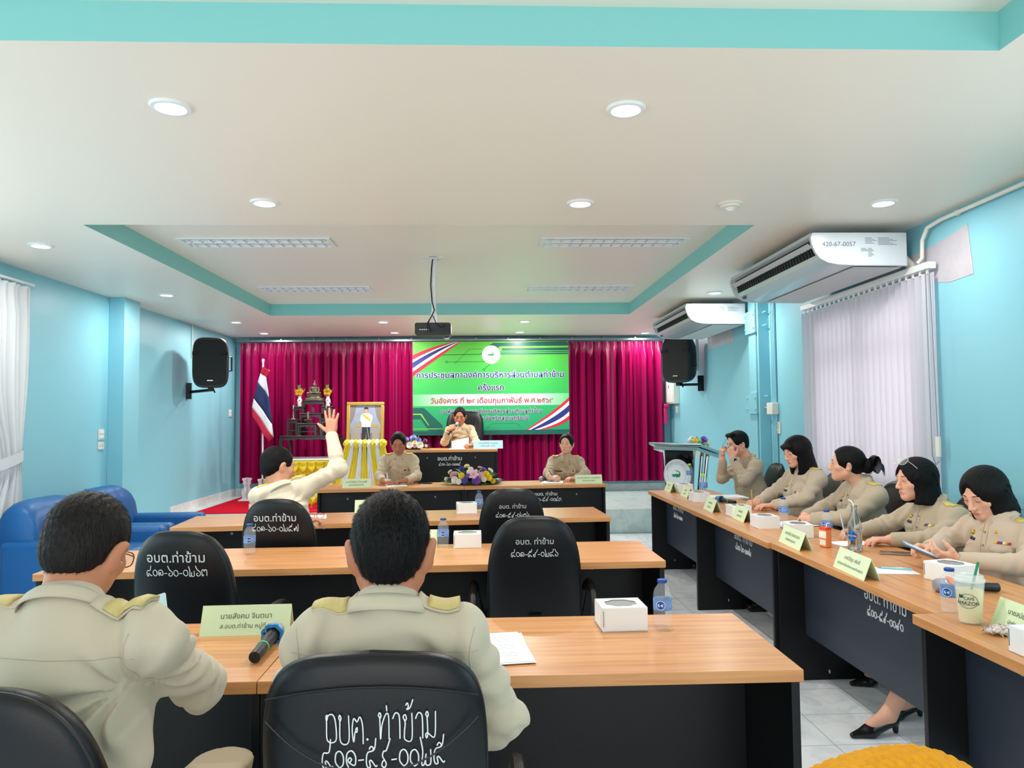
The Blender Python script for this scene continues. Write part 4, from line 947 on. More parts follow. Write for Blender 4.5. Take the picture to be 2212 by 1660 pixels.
def buddha(loc, label, k=1.0):
    t = thing('buddha_statue', loc, 0, label, 'statue')
    b = MB()
    for z, w_ in ((0,.13),(.03,.125),(.034,.105),(.055,.10),(.06,.115),(.078,.112)): pass
    b.lathe([(.135,0),(.13,.022),(.105,.03),(.098,.05),(.112,.058),(.118,.074),(.10,.082),(0,.083)], 32, sy=.62)
    for i in range(20):
        a = 2*PI*i/20; b.ell((.122*math.cos(a), .076*math.sin(a), .018), (.014,.012,.016), 8, 6)
    obj('lotus_base', b, brz_m, t)
    b = MB()
    b.ell((-.05,-.025,.10), (.06,.035,.02), R=Matrix.Rotation(.25, 3, 'Z')); b.ell((.05,-.025,.10), (.06,.035,.02), R=Matrix.Rotation(-.25, 3, 'Z')); b.ell((0,-.045,.108), (.05,.022,.014))
    b.ell((0,.0,.135), (.04,.03,.05)); b.ell((0,-.002,.172), (.052,.03,.026))
    for s in (-1, 1):
        b.tube([(s*.048,0,.18),(s*.062,.002,.15),(s*.058,-.012,.122),(s*.03,-.04,.112)], [.014,.012,.011,.009], 10); b.ell((s*.056,-.002,.18), (.015,.014,.014))
    b.tube([(0,0,.19),(0,0,.212)], .013, 10); b.ell((0,-.003,.225), (.021,.024,.026)); b.ell((0,.0,.248), (.013,.014,.014))
    for s in (-1, 1): b.ell((s*.021,.0,.218), (.004,.006,.014), 8, 6)
    b.ell((0,-.026,.222), (.004,.005,.007), 8, 6)
    obj('figure', b, brz_m, t); 
    b = MB(); b.lathe([(.011,.255),(.007,.265),(.009,.272),(.003,.29),(0,.298)], 12); obj('finial', b, brz_m, t)
    b = MB(); b.prism([(-.045,.19),(-.03,.185),(.03,.12),(.015,.118)], (0,-.034,0), (1,0,0), (0,0,1), (0,.006,0)); obj('sash', b, brz_m, t)
    return t
buddha((-2.44, YA+.17, z1+.505), 'seated bronze Buddha statue on the top altar stand')
vase_m = mat('vase_china', '#e8ecf0', .2, coat=.5)
def vase(x, y, z, label, seed):
    t = thing('flower_vase', (x, y, z), 0, label, 'vase', 'altar vases of marigolds'); rd = random.Random(seed)
    b = MB(); b.lathe([(.026,0),(.028,.008),(.032,.05),(.037,.075),(.03,.105),(.02,.12),(.024,.14),(.03,.148),(.024,.146),(.016,.12),(0,.11)], 24); obj('vessel', b, vase_m, t)
    b = MB()
    for k in range(7): q = 2*PI*k/7+.3; b.ell((.034*math.cos(q), .034*math.sin(q), .045+.02*(k % 3)), (.010,.010,.012), 8, 6)
    obj('painted_flower', b, mat('glaze_red', '#c6504a', .3), t)
    b = MB()
    for k in range(16): q = rd.uniform(0, 2*PI); leaf(b, (0,0,.13), (math.cos(q), math.sin(q), 1.6), rd.uniform(.12, .19), .012, .1, k % 2)
    b.tube([(0,0,.13),(-.01,0,.30)], .004, 6)
    for k in range(14): q = k*2.4; b.ell((-.01+.014*math.cos(q), .014*math.sin(q), .24+k*.005), (.007,.007,.008), 6, 5)
    obj('foliage', b, [leaf_m, mat('leaf_yellow', '#b5a93c', .5)], t, merge=False)
    for x_, z_, y_ in ((-.035,.215,-.02),(.03,.21,-.02),(-.03,.18,-.025),(.015,.175,-.035),(.0,.235,.01)): bloom(t, (x_, y_, z_), (x_, -1, .5), .026, '#f0a512', 'pom')
    return t
vase(-2.64, YA+.12, z1+.415, 'white vase of yellow marigolds to the left of the Buddha statue', 1); vase(-2.235, YA+.12, z1+.415, 'white vase of yellow marigolds to the right of the Buddha statue', 2)
silver_m = mat('aged_silver', '#8f8a86', .3, metal=.8)
for x, l in ((-2.675, 'slim metal candlestick on the left of the altar set'), (-2.215, 'slim metal candlestick on the right of the altar set, behind the raised hand')):
    t = thing('candlestick', (x, YA-.10, z1+.23), 0, l, 'candlestick', 'altar candlesticks')
    b = MB(); b.lathe([(.032,0),(.03,.008),(.012,.016),(.008,.03),(.012,.04),(.006,.055),(.01,.075),(.006,.09),(.005,.13),(.012,.145),(.016,.15),(0,.15)], 20); obj('stem', b, silver_m, t)
    b = MB(); b.tube([(0,0,.148),(0,0,.20)], .005, 8); obj('candle', b, mat('wax', '#d8cfc0', .5), t)
t = thing('incense_bowl', (-2.46, YA-.14, z1+.175), 0, 'shallow bronze incense bowl with sticks on the central altar stand', 'bowl')
b = MB(); b.lathe([(.02,0),(.024,.008),(.05,.03),(.06,.045),(.052,.05),(.056,.056),(.048,.052),(.03,.04),(0,.038)], 24); obj('bowl', b, brz_m, t)
for k in range(3): b = MB(); b.tube([(-.006+k*.006,0,.04),(-.012+k*.012,0,.16)], .0022, 6); obj('incense_stick', b, mat('incense_red', '#b7a39a', .7), t)
t = thing('drinking_glass', (-2.42, YA+.0, z1+.315), 0, 'small clear glass on the middle altar stand', 'glass')
b = MB(); b.lathe([(0,0),(.022,0),(.03,.085),(.028,.085),(.02,.006),(0,.006)], 20); obj('tumbler', b, mat('clear_glass', '#f4f7f7', .05, trans=1), t)
# carved white flag stands, pole, flag
def carved(x, y, label):
    t = thing('flag_stand', (x, y, STG_Z), 0, label, 'flag stand', 'carved white flag stands'); m = mat('white_lacquer', '#e2e5e6', .4)
    half = [(.0,.0),(.085,.0),(.085,.03),(.06,.045),(.075,.09),(.078,.13),(.06,.17),(.04,.20),(.045,.23),(.06,.26),(.052,.285),(.068,.30),(.068,.33),(.0,.33)]
    pr = half+[(-a, c) for a, c in half[::-1][1:-1]]
    for nm, u in (('cross_panel', (1,0,0)), ('cross_panel', (0,1,0))):
        b = MB(); d = Vector((0,0,1)).cross(Vector(u))*.024; b.prism(pr, Vector(d)*-.5, u, (0,0,1), d); obj(nm, b, m, t, bevel=.004)
    b = MB(); b.box(-.1,.1,-.1,.1,0,.02); obj('base', b, m, t, bevel=.004)
    b = MB(); b.tube([(0,0,.02),(0,0,.335)], .024, 12); obj('socket', b, m, t)
    return t
carved(-3.42, 10.95, 'empty white carved flag stand nearer the left wall'); carved(-3.14, 10.75, 'white carved flag stand holding the flag pole')
t = thing('flag', (-3.14, 10.75, STG_Z+.335), 0, 'striped red, white and blue flag hanging from a white pole on the stage', 'flag')
b = MB(); b.tube([(0,0,-.3),(0,0,1.66)], .013, 12); b.lathe([(.013,1.66),(.02,1.67),(.02,1.70),(.012,1.71),(0,1.715)], 12); obj('pole', b, white_m, t)
f = lambda px, py: (-3.14+(px/3.952+480-563.5)*10.7/1600+.02, 1.454+(908.5-(py/3.952+700))*10.7/1600)
Lb = [(322,362),(303,420),(283,492),(252,632),(236,705),(236,785)]; Rb = [(385,398),(352,452),(380,625),(404,850),(417,962),(374,996)]
b = MB(); n = 16; cur = []
for (lx, lz), (rx, rz) in zip([f(*p) for p in Lb], [f(*p) for p in Rb]):
    cur.append([(lx+(rx-lx)*i/n, lz+(rz-lz)*i/n) for i in range(n+1)])
sub = 4
for k in range(5):
    rows = []
    for j in range(sub+1):
        s = j/sub; rows.append([((cur[k][i][0]*(1-s)+cur[k+1][i][0]*s)+3.14, -.03-.028*math.sin(i/n*7+.5*(k+s))-.03*math.sin(PI*i/n), (cur[k][i][1]*(1-s)+cur[k+1][i][1]*s)-STG_Z-.335) for i in range(n+1)])
    b.grid(rows, (0, 1, 2, 1, 0)[k])
o = obj('cloth', b, [mat('flag_red', '#c01f3c', .7), mat('flag_white', '#e6e6ee', .7), mat('flag_blue', '#232f5c', .7)], t, merge=False, sharp=180)
md = o.modifiers.new('thick', 'SOLIDIFY'); md.thickness = .003
# portrait on a draped stand
t = thing('framed_portrait', (-1.58, 10.06, 1.10), 0, 'gilt-framed portrait of a person in a pale uniform on the draped stand', 'picture')
T = Matrix.Rotation(R_(-6), 4, 'X') @ Matrix.Rotation(R_(4), 4, 'Z')
gold_m = mat('gilt', '#c9a04a', .35, metal=.55, bump=(70, .8, .006))
def tb(): q = MB(); q.T = T; return q
w_, h_ = .50, .60
for i, (x0,x1,z0_,z1_) in enumerate(((-.25,.25,0,.045),(-.25,.25,.555,.60),(-.25,-.205,.045,.555),(.205,.25,.045,.555))):
    b = tb(); b.box(x0, x1, -.02, .015, z0_, z1_); obj('frame_rail', b, gold_m, t, bevel=.008)
b = tb(); b.box(-.21,.21,-.004,.01,.04,.56); pic = obj('picture', b, mat('painted_backdrop', '#8f93a6', .25, var=(9, .9, '#a9b0c4')), t)
def flat(name, pts, col, d):
    b = tb(); b.prism(pts, (0,-.004-d,0), (1,0,0), (0,0,1), (0,.0005,0)); obj(name, b, mat('paint_'+col.strip('#'), col, .3), pic)
flat('painted_floor', [(-.2,.045),(.2,.045),(.2,.18),(-.2,.18)], '#7d7068', .001)
for s in (-1, 1): flat('painted_drape', [(s*.2,.555),(s*.12,.555),(s*.15,.4),(s*.2,.3)], '#8b7f7c', .0015)
flat('painted_chair', [(-.19,.08),(-.06,.08),(-.06,.24),(-.19,.25)], '#a49a90', .002); flat('painted_chair', [(.09,.08),(.19,.08),(.19,.26),(.09,.25)], '#a49a90', .002)
flat('painted_table', [(-.13,.30),(.17,.30),(.17,.26),(-.13,.26)], '#b99b5e', .0018)
flat('painted_trousers', [(-.045,.05),(-.005,.05),(.012,.2),(.03,.05),(.06,.05),(.065,.26),(-.045,.26)], '#23252f', .003)
flat('painted_jacket', [(-.05,.26),(.07,.26),(.08,.33),(.1,.37),(.09,.42),(.04,.45),(-.02,.45),(-.06,.42),(-.075,.35),(-.055,.32)], '#d5dde6', .0035)
flat('painted_sash', [(-.045,.42),(-.02,.44),(.075,.36),(.055,.34)], '#d9bb3a', .004)
flat('painted_face', [(-.012,.45),(.03,.45),(.036,.48),(.03,.51),(.01,.515),(-.012,.51),(-.016,.48)], '#c79c86', .0045)
flat('painted_hair', [(-.018,.49),(-.012,.505),(.03,.505),(.038,.49),(.036,.52),(.01,.532),(-.016,.52)], '#1d1b1e', .005)
flat('painted_sword', [(.02,.25),(.026,.25),(.062,.06),(.056,.06)], '#b9bcc4', .005)
t = thing('draped_stand', (-1.555, 9.98, STG_Z), 0, 'stand draped in knotted yellow and white cloth below the portrait', 'stand')
b = MB(); b.box(-.20,.22,-.04,.12,.0,.80); b.box(-.24,.24,-.05,.16,.78,.80); obj('support', b, mat('stand_wood', '#5b4030', .5), t)
cols = [yel_m, whc_m, yel_m, whc_m, yel_m, whc_m, yel_m, whc_m, yel_m]; X0 = -.27
wds = [.075,.05,.06,.05,.06,.05,.06,.05,.09]
for k, (m, ww) in enumerate(zip(cols, wds)):
    x = X0+ww/2; X0 += ww; b = MB(); rows = []; fl = (k-4)*.05
    for i in range(13):
        u = i/12-.5; row = []
        for s in (1, .96, .85, .6, .3, .0):
            xx = x+fl*(1-s)**1.4*1.3+u*ww*(.8+1.5*(1-s))
            row.append((xx, -.085-.05*(1-s)-.014*math.cos(u*18+k)*(1-s*.5), .02+.80*s))
        rows.append(row)
    b.grid(rows); o = obj('drape', b, m, t, merge=False, sharp=180); md = o.modifiers.new('thick', 'SOLIDIFY'); md.thickness = .006
    b = MB(); rd = random.Random(k); rows = []
    for i in range(13):
        a = PI*i/12-PI/2; row = []
        for j in range(22):
            q = 2*PI*j/22; r_ = 1+.16*math.sin(q*5+i*.8+k)+.12*math.sin(q*3-i*1.3); row.append((x+ww*.62*math.cos(a)*math.cos(q)*r_, -.085+.045*math.cos(a)*math.sin(q)*r_, .84+.058*math.sin(a)+.012*math.sin(q*4)*math.cos(a)))
        rows.append(row)
    b.grid(rows, closed_v=True); obj('knot', b, m, t, sharp=180)
b = MB(); rows = []
for i in range(40):
    u = i/39; rows.append([(-.28-.42*u+.02*math.sin(j*2.1), -.05-.05*math.sin(u*PI)+.035*math.cos(2*PI*j/10)*(1+.25*math.sin(i*.9+j)), .42-.36*u+.05*math.sin(u*9)*.3+.05*math.sin(2*PI*j/10)*(1+.25*math.cos(i*1.1+j))) for j in range(10)])
b.grid(rows, closed_v=True); obj('cloth_swag', b, yel_m, t, sharp=180)
# ---------------------------------------------------------------- things on the tables
TZ = .7505
card_m = {'g': mat('green_card', '#dcecc2', .6), 'b': mat('blue_card', '#a9d6ea', .6)}
ink_m = mat('print_grey', '#4b5348', .6)
def name_card(x, y, rz, label, l1='', l2='', w_=.29, h_=.092, col='g', z=TZ, group='folded name cards', s1=.024, s2=.02):
    t = thing('name_card', (x, y, z), rz, label, 'name card', group); d = .036
    b = MB(); b.prism([(-d,0),(0,h_),(d,0),(d-.0025,0),(0,h_-.006),(-d+.0025,0)], (-w_/2,0,0), (0,1,0), (0,0,1), (w_,0,0)); obj('card', b, card_m[col], t)
    if l1:
        b = MB(); v = Vector((0, d, h_)).normalized(); n = Vector((0,-h_,d)).normalized()
        put_text(b, l1, Vector((0,-d,0))+v*h_*.60, (1,0,0), v, s1, n=n, lift=.0008); put_text(b, l2, Vector((0,-d,0))+v*h_*.27, (1,0,0), v, s2, n=n, lift=.0008)
        obj('lettering', b, ink_m, t, merge=False)
    return t
name_card(-.787, 2.535, R_(1), 'pale green name card standing on the nearest table behind the microphone', 'นายสังคม จินตนา', 'ส.อบต.ท่าข้าม หมู่ที่ ๖')
name_card(-.40, 4.165, 0, 'pale green name card on the second-row table, half hidden by the seated man\'s ear')
name_card(-.835, 5.76, R_(4), 'pale green name card on the third-row table, above the foreground man\'s head')
name_card(-1.315, 7.83, R_(4.5), 'pale green name card at the left end of the facing tables', 'นางวิรัตน์ วัฒนศรี', 'รองประธานสภา', s1=.03, s2=.026)
name_card(1.135, 7.97, R_(3), 'pale green name card at the right end of the facing tables, before the woman', 'นางสาวรัตนา ทองเรือง', 'เลขานุการสภา', s1=.028, s2=.026)
name_card(.075, 10.12, 0, 'pale blue name card on the higher stage desk', 'นายวรศักดิ์ สมบูรณ์', 'ประธานสภา อบต.', w_=.40, h_=.11, col='b', z=STG_Z+TZ, s1=.034, s2=.03)
RZ = R_(-90)
for x, y, l, a, c in ((1.78, 7.0, 'pale green name card at the far end of the right-hand row, by the lectern', 'นายสมชาย', 'ปลัด อบต.'), (1.80, 6.50, 'second pale green name card of the right-hand row, behind a white cake box', 'นางสุดา', 'รองปลัด'),
        (1.715, 5.52, 'pale green name card in front of the microphone on the right-hand row', 'นางสาวนิภา', 'หัวหน้าสำนัก'), (1.76, 5.00, 'pale green name card between two white boxes, before the woman with long hair', 'นางอรทัย', 'ผอ.กองคลัง'),
        (1.685, 3.98, 'pale green name card in front of the orange drink carton', 'นางจารียา อักษรวรรณ', 'เจ้าพนักงานธุรการ'), (1.655, 3.27, 'pale green name card before the woman with glasses on her head', 'นางวิรัญา สุขันตี', 'นักวิเคราะห์นโยบายและแผนชำนาญการ'),
        (1.72, 2.29, 'pale green name card behind the iced drink at the right edge', 'นายสมัชชา นิจอาคม', 'นักพัฒนาชุมชนปฏิบัติการ'), (1.83, 2.20, 'pale green name card behind another card at the far right edge', '', '')):
    name_card(x, y, RZ+R_(-3), l, a, c, s2=.02 if len(c) < 20 else .0165, w_=.27 if y > 4.5 else .31, group='folded name cards along the right-hand row')
carton_m = mat('white_carton', '#eceded', .5); film_m = mat('clear_film', '#cfd2d3', .08, alpha=.45)
def cake_box():
    t = thing('cake_box', (0,0,0), 0, '', 'box', 'white cake boxes'); w_, d_, h_ = .152, .135, .076
    b = MB()
    for a in ((-w_/2,w_/2,-d_/2,-d_/2+.0015,0,h_),(-w_/2,w_/2,d_/2-.0015,d_/2,0,h_),(-w_/2,-w_/2+.0015,-d_/2,d_/2,0,h_),(w_/2-.0015,w_/2,-d_/2,d_/2,0,h_),(-w_/2,w_/2,-d_/2,d_/2,0,.0015)): b.box(*a)
    obj('carton', b, carton_m, t)
    n = 96; hole = []
    for k in range(n):
        a = 2*PI*k/n; r = .050+.006*abs(math.sin(4*a)); hole.append((r*math.cos(a), r*math.sin(a)*.86, h_))
    outer = []
    for k in range(n):
        a = 2*PI*k/n; c, s = math.cos(a), math.sin(a); q = min(w_/2/max(abs(c), 1e-6), d_/2/max(abs(s), 1e-6)); outer.append((c*q, s*q, h_))
    b = MB(); b.grid([outer, hole], closed_v=True); b.grid([[(x,y,z-.0015) for x,y,z in hole],[(x,y,z-.0015) for x,y,z in outer]], closed_v=True); b.box(-w_/2+.01, w_/2-.01, -d_/2-.001, -d_/2, .002, h_-.002); obj('lid', b, carton_m, t)
    b = MB(); b.prism([(x*1.04, y*1.04) for x, y, z in hole], (0,0,h_-.003), (1,0,0), (0,1,0), (0,0,.0006)); obj('window_film', b, film_m, t)
    b = MB(); b.ell((-.025,.0,.035), (.032,.04,.028)); b.ell((.03,.005,.035), (.03,.036,.03)); obj('pastry', b, mat('pastry', '#8a6a50', .6, var=(40, .9, '#c7aa8c')), t)
    b = MB(); b.box(-w_/2-.0006,-w_/2,-d_/2+.02,-d_/2+.0205,.005,.05); b.box(-w_/2+.004,-w_/2+.0055,-d_/2-.0016,-d_/2,.016,h_-.01); obj('fold_slit', b, mat('slit_grey', '#6d7073', .8), t)
    return t
BX = [(.462,2.525,R_(2),'white cake box on the nearest table beside the water bottle'),(-.088,4.15,R_(1),'white cake box on the second-row table beside a water bottle'),(-.125,5.62,R_(3),'white cake box on the third-row table beside the empty chair'),
      (1.885,6.93,RZ,'white cake box at the far end of the right-hand row, by the lectern'),(1.80,6.15,RZ,'second white cake box along the right-hand row, next to the tall green-capped bottle'),(1.805,5.21,RZ,'white cake box by the hand of the woman with long hair'),
      (1.785,4.67,RZ,'white cake box with a blue-capped bottle behind it on the right-hand row'),(1.84,4.30,RZ+R_(-8),'white cake box behind the orange drink carton'),(1.975,3.09,RZ+R_(14),'white cake box right in front of the woman looking at her phone'),(1.625,2.10,RZ,'white cake box cut off by the right edge')]
cb = cake_box()
for i, (x, y, a, l) in enumerate(BX):
    if i == 0: cb.location = (x, y, TZ); cb.rotation_euler = (0,0,a); cb['label'] = l
    else: dup(cb, (x, y, TZ), a, l)
pet_m = mat('clear_pet', '#e4eef6', .06, alpha=.13, spec=.9, coat=.6)
def bottle(label, kind='small'):
    t = thing('water_bottle', (0,0,0), 0, label, 'bottle', 'plastic drinking water bottles'); k = 1 if kind == 'small' else 1.0
    if kind == 'small': pr = [(0,.003),(.022,.0),(.028,.004),(.030,.012),(.029,.022),(.031,.027),(.029,.034),(.031,.045),(.031,.055),(.0305,.058),(.0305,.093),(.031,.096),(.0305,.108),(.027,.122),(.018,.136),(.0135,.142),(.0135,.150),(0,.150)]; lz = (.058,.094,.0312); cz = .146; cap = '#1f4f9e'; H_ = .157
    else: pr = [(0,.003),(.024,.0),(.031,.005),(.032,.02)]+[(.0325-.0018*(i % 2), .03+.011*i) for i in range(9)]+[(.0325,.13),(.0325,.178),(.033,.185),(.028,.205),(.017,.222),(.013,.228),(.013,.236),(0,.236)]; lz = (.135,.178,.0332); cz = .230; cap = '#a8e03a'; H_ = .245
    b = MB(); b.lathe(pr, 32); obj('bottle_body', b, pet_m, t, sharp=60)
    b = MB(); b.lathe([(0,cz),(.0155,cz),(.016,cz+.002),(.016,H_-.002),(.0145,H_),(0,H_)], 32)
    for q in range(24): a = 2*PI*q/24; b.obox((.016*math.cos(a),.016*math.sin(a),(cz+H_)/2), (math.cos(a),math.sin(a),0), (-math.sin(a),math.cos(a),0), (0,0,1), .0006, .0008, .004)
    obj('cap', b, mat('cap_'+cap.strip('#'), cap, .4), t)
    b = MB(); n = 40; b.grid([[(lz[2]*math.cos(2*PI*i/n), lz[2]*math.sin(2*PI*i/n), z) for i in range(n)] for z in (lz[0], lz[1])], closed_v=True)
    obj('paper_label', b, mat('label_blue', '#2e62b4', .35, var=(30, .6, '#8db4e4')), t, merge=False)
    b = MB()
    def cyl(px, pz): a = -PI/2+px/lz[2]; return (( lz[2]+.0004)*math.cos(a), (lz[2]+.0004)*math.sin(a), (lz[0]+lz[1])/2+pz)
    ring = lambda r0, r1, m: [b.add([cyl(r*math.cos(w_), r*math.sin(w_)) for r, w_ in ((r0,2*PI*i/24),(r1,2*PI*i/24),(r1,2*PI*(i+1)/24),(r0,2*PI*(i+1)/24))], [(0,1,2,3)], m) for i in range(24)]
    ring(.0005, .0135, 0); ring(.0135, .0155, 1)
    b.add([cyl(x*.011, z*.011) for x, z in ((-1,.1),(-.4,.5),(.2,.2),(.9,.5),(.5,0),(.8,-.5),(.1,-.25),(-.5,-.5))], [(0,1,2,7),(2,3,4,6),(2,6,7),(4,5,6)], 1)
    obj('label_logo', b, [mat('logo_navy', '#1d4d9c', .4), mat('logo_ice', '#cfe4f4', .4)], t, merge=False)
    return t
bs = bottle('blue-capped water bottle on the nearest table, right of the cake box'); bs.location = (.601, 2.505, TZ); bs.rotation_euler = (0,0,R_(-25))
for x, y, a, l in ((-1.243,4.03,10,'blue-capped water bottle on the second-row table, between the two marked chairs'),(-.221,4.14,0,'blue-capped water bottle on the second-row table, left of the cake box'),(-.03,5.66,-10,'blue-capped water bottle on the third-row table, half behind the empty chair'),
        (2.01,4.92,-60,'blue-capped water bottle beside the hands of the woman with long hair'),(1.985,4.24,-60,'blue-capped water bottle behind the orange drink carton'),(1.655,2.60,-50,'blue-capped water bottle just behind the iced drink')):
    dup(bs, (x, y, TZ), R_(a), l)
bt = bottle('tall green-capped water bottle on the right-hand row, in front of the papers', 'tall'); bt.location = (1.764, 5.90, TZ); bt.rotation_euler = (0,0,R_(-60))
dup(bt, (2.02, 7.20, TZ), R_(-50), 'tall green-capped water bottle in front of the lectern')
t = thing('juice_bottle', (-1.735, 5.70, TZ), 0, 'small bottle of orange drink on the third-row table, left of the raised-hand man', 'bottle')
b = MB(); b.lathe([(0,0),(.026,0),(.03,.006),(.03,.085),(.026,.105),(.016,.12),(.0145,.14),(0,.14)], 24); obj('bottle_body', b, pet_m, t)
b = MB(); b.lathe([(0,.003),(.0285,.003),(.0285,.06),(0,.06)], 24); obj('drink', b, mat('orange_drink', '#f0a070', .2), t)
b = MB(); b.lathe([(0,.137),(.021,.137),(.022,.15),(.02,.157),(0,.157)], 24); obj('cap', b, mat('cap_white', '#e9eef2', .4), t)
b = MB(); b.lathe([(.0304,.02),(.0304,.08)], 24); b.f = b.f[:24]; b.m = b.m[:24]; obj('paper_label', b, mat('label_orange', '#e9e2dc', .4, var=(45, .5, '#e0703a')), t)
t = thing('juice_carton', (1.83, 3.93, TZ), R_(-70), 'small orange and white drink carton with a straw on the right-hand row', 'drink carton')
b = MB(); b.box(-.024,.024,-.02,.02,0,.105); obj('carton', b, mat('carton_orange', '#ef8d5a', .4), t, bevel=.003)
b = MB(); b.box(-.0245,.0245,-.0206,-.02,.05,.085); b.box(-.02,.02,-.0208,-.02,.012,.04); obj('printed_panel', b, mat('carton_panel', '#f3ece6', .4), t)
b = MB(); b.box(-.0245,.0245,-.0206,.0206,.092,.107); obj('carton_top', b, mat('carton_red', '#e2462f', .4), t, bevel=.002)
b = MB(); b.tube([(.008,0,.104),(.012,0,.125),(.03,0,.132)], .0025, 8); obj('straw', b, white_m, t)
# glass water bottle with round blue emblem
t = thing('glass_bottle', (1.925, 3.80, TZ), R_(-55), 'open clear glass water bottle with a round blue emblem and a bent straw', 'bottle')
b = MB(); pr = [(0,.004),(.028,.0),(.034,.005),(.0345,.05),(.0345,.125),(.031,.15),(.02,.185),(.0145,.205),(.014,.225),(.016,.228),(.016,.235),(.0125,.235),(.011,.225),(.011,.205),(.017,.183),(.028,.149),(.032,.122),(.032,.012),(0,.010)]
b.lathe(pr, 36); obj('bottle_body', b, mat('bottle_glass', '#eef4f4', .03, trans=1, ior=1.45), t, sharp=60)
b = MB(); b.lathe([(0,.0115),(.0318,.0125),(.0318,.118),(0,.118)], 36); obj('water', b, mat('water', '#f4fafc', .02, trans=1, ior=1.33), t, sharp=60)
b = MB(); R0 = .0349
def cyl(px, pz): a = -PI/2+px/R0; return (R0*math.cos(a), R0*math.sin(a), .082+pz)
for i in range(32): b.add([cyl(0,0)]+[cyl(.026*math.cos(w_), .026*math.sin(w_)) for w_ in (2*PI*i/32, 2*PI*(i+1)/32)], [(0,1,2)], 0)
R0 = .0352
put_text(b, 'CRYSTAL', (0,-.0045,0), (1,0,0), (0,1,0), .0125, n=(0,0,0), m=1, offset=.01, fn=lambda p: Vector(cyl(p.x, p.y)))
obj('emblem', b, [mat('emblem_blue', '#1a6fc0', .4), mat('print_white', '#eef3f4', .4)], t, merge=False)
b = MB(); b.tube([(.004,0,.06),(-.004,0,.24),(-.012,0,.255),(-.03,0,.262)], .003, 8); obj('straw', b, white_m, t)
# iced drink
t = thing('iced_drink', (1.64, 2.47, TZ), R_(-42), 'clear plastic cup of pale yellow iced drink with a green straw', 'drink cup')
cup_m = mat('cup_clear', '#f0f6f4', .06, alpha=.25, spec=.8)
b = MB(); b.lathe([(0,.0),(.033,.0),(.0345,.003),(.0455,.142),(.0455,.146),(.0440,.146),(.0325,.0045),(0,.0045)], 40); obj('cup', b, cup_m, t, sharp=60)
b = MB(); b.lathe([(0,.005),(.0318,.005),(.0405,.112),(0,.112)], 40); obj('drink', b, mat('lime_drink', '#efe7a2', .25, var=(30, .7, '#e6da86')), t)
b = MB(); b.lathe([(.0475,.140),(.0485,.146),(.047,.150),(.044,.152),(.043,.160),(.038,.163),(.012,.161),(0,.161)], 40); b.lathe([(0,.168),(.007,.168),(.012,.161)], 20, (-.015,0,0)); obj('dome_lid', b, mat('lid_clear', '#eef6f4', .1, alpha=.42), t)
b = MB(); b.tube([(-.018,-.004,.008),(.028,.004,.205)], .0042, 10); obj('straw', b, mat('straw_green', '#0c8a58', .4), t)
b = MB()
def cc(px, pz): r = .0345+.011*(pz+.079)/.142+.0009; a = -PI/2+px/r; return Vector((r*math.cos(a), r*math.sin(a), .079+pz))
n = 40
for r0 in (1.0, .93):
    for i in range(n):
        a, a2 = 2*PI*i/n, 2*PI*(i+1)/n; b.add([cc(.031*r*math.cos(w_), .024*r*math.sin(w_)) for r, w_ in ((r0,a),(r0+.03,a),(r0+.03,a2),(r0,a2))], [(0,1,2,3)], 0)
put_text(b, 'CAFÉ', (.004,.004,0), (1,0,0), (0,1,0), .014, n=(0,0,0), m=0, offset=.012, fn=lambda p: cc(p.x, p.y)); put_text(b, 'AMAZON', (0,-.0125,0), (1,0,0), (0,1,0), .0165, n=(0,0,0), m=0, offset=.014, fn=lambda p: cc(p.x, p.y))
for k in range(7): handwrite(b, '-', cc(-.018+k*.006, -.016-.002*(k % 2)), (1,0,0), (0,0,1), .012, r=.0005)
b.add([cc(*p) for p in ((-.028,.012),(-.026,.022),(-.02,.017),(-.012,.019),(-.014,.010),(-.022,.008))], [(0,1,2),(0,2,5),(2,3,4,5)], 0)
obj('cup_logo', b, [mat('logo_darkgreen', '#2b5246', .5)], t, merge=False)
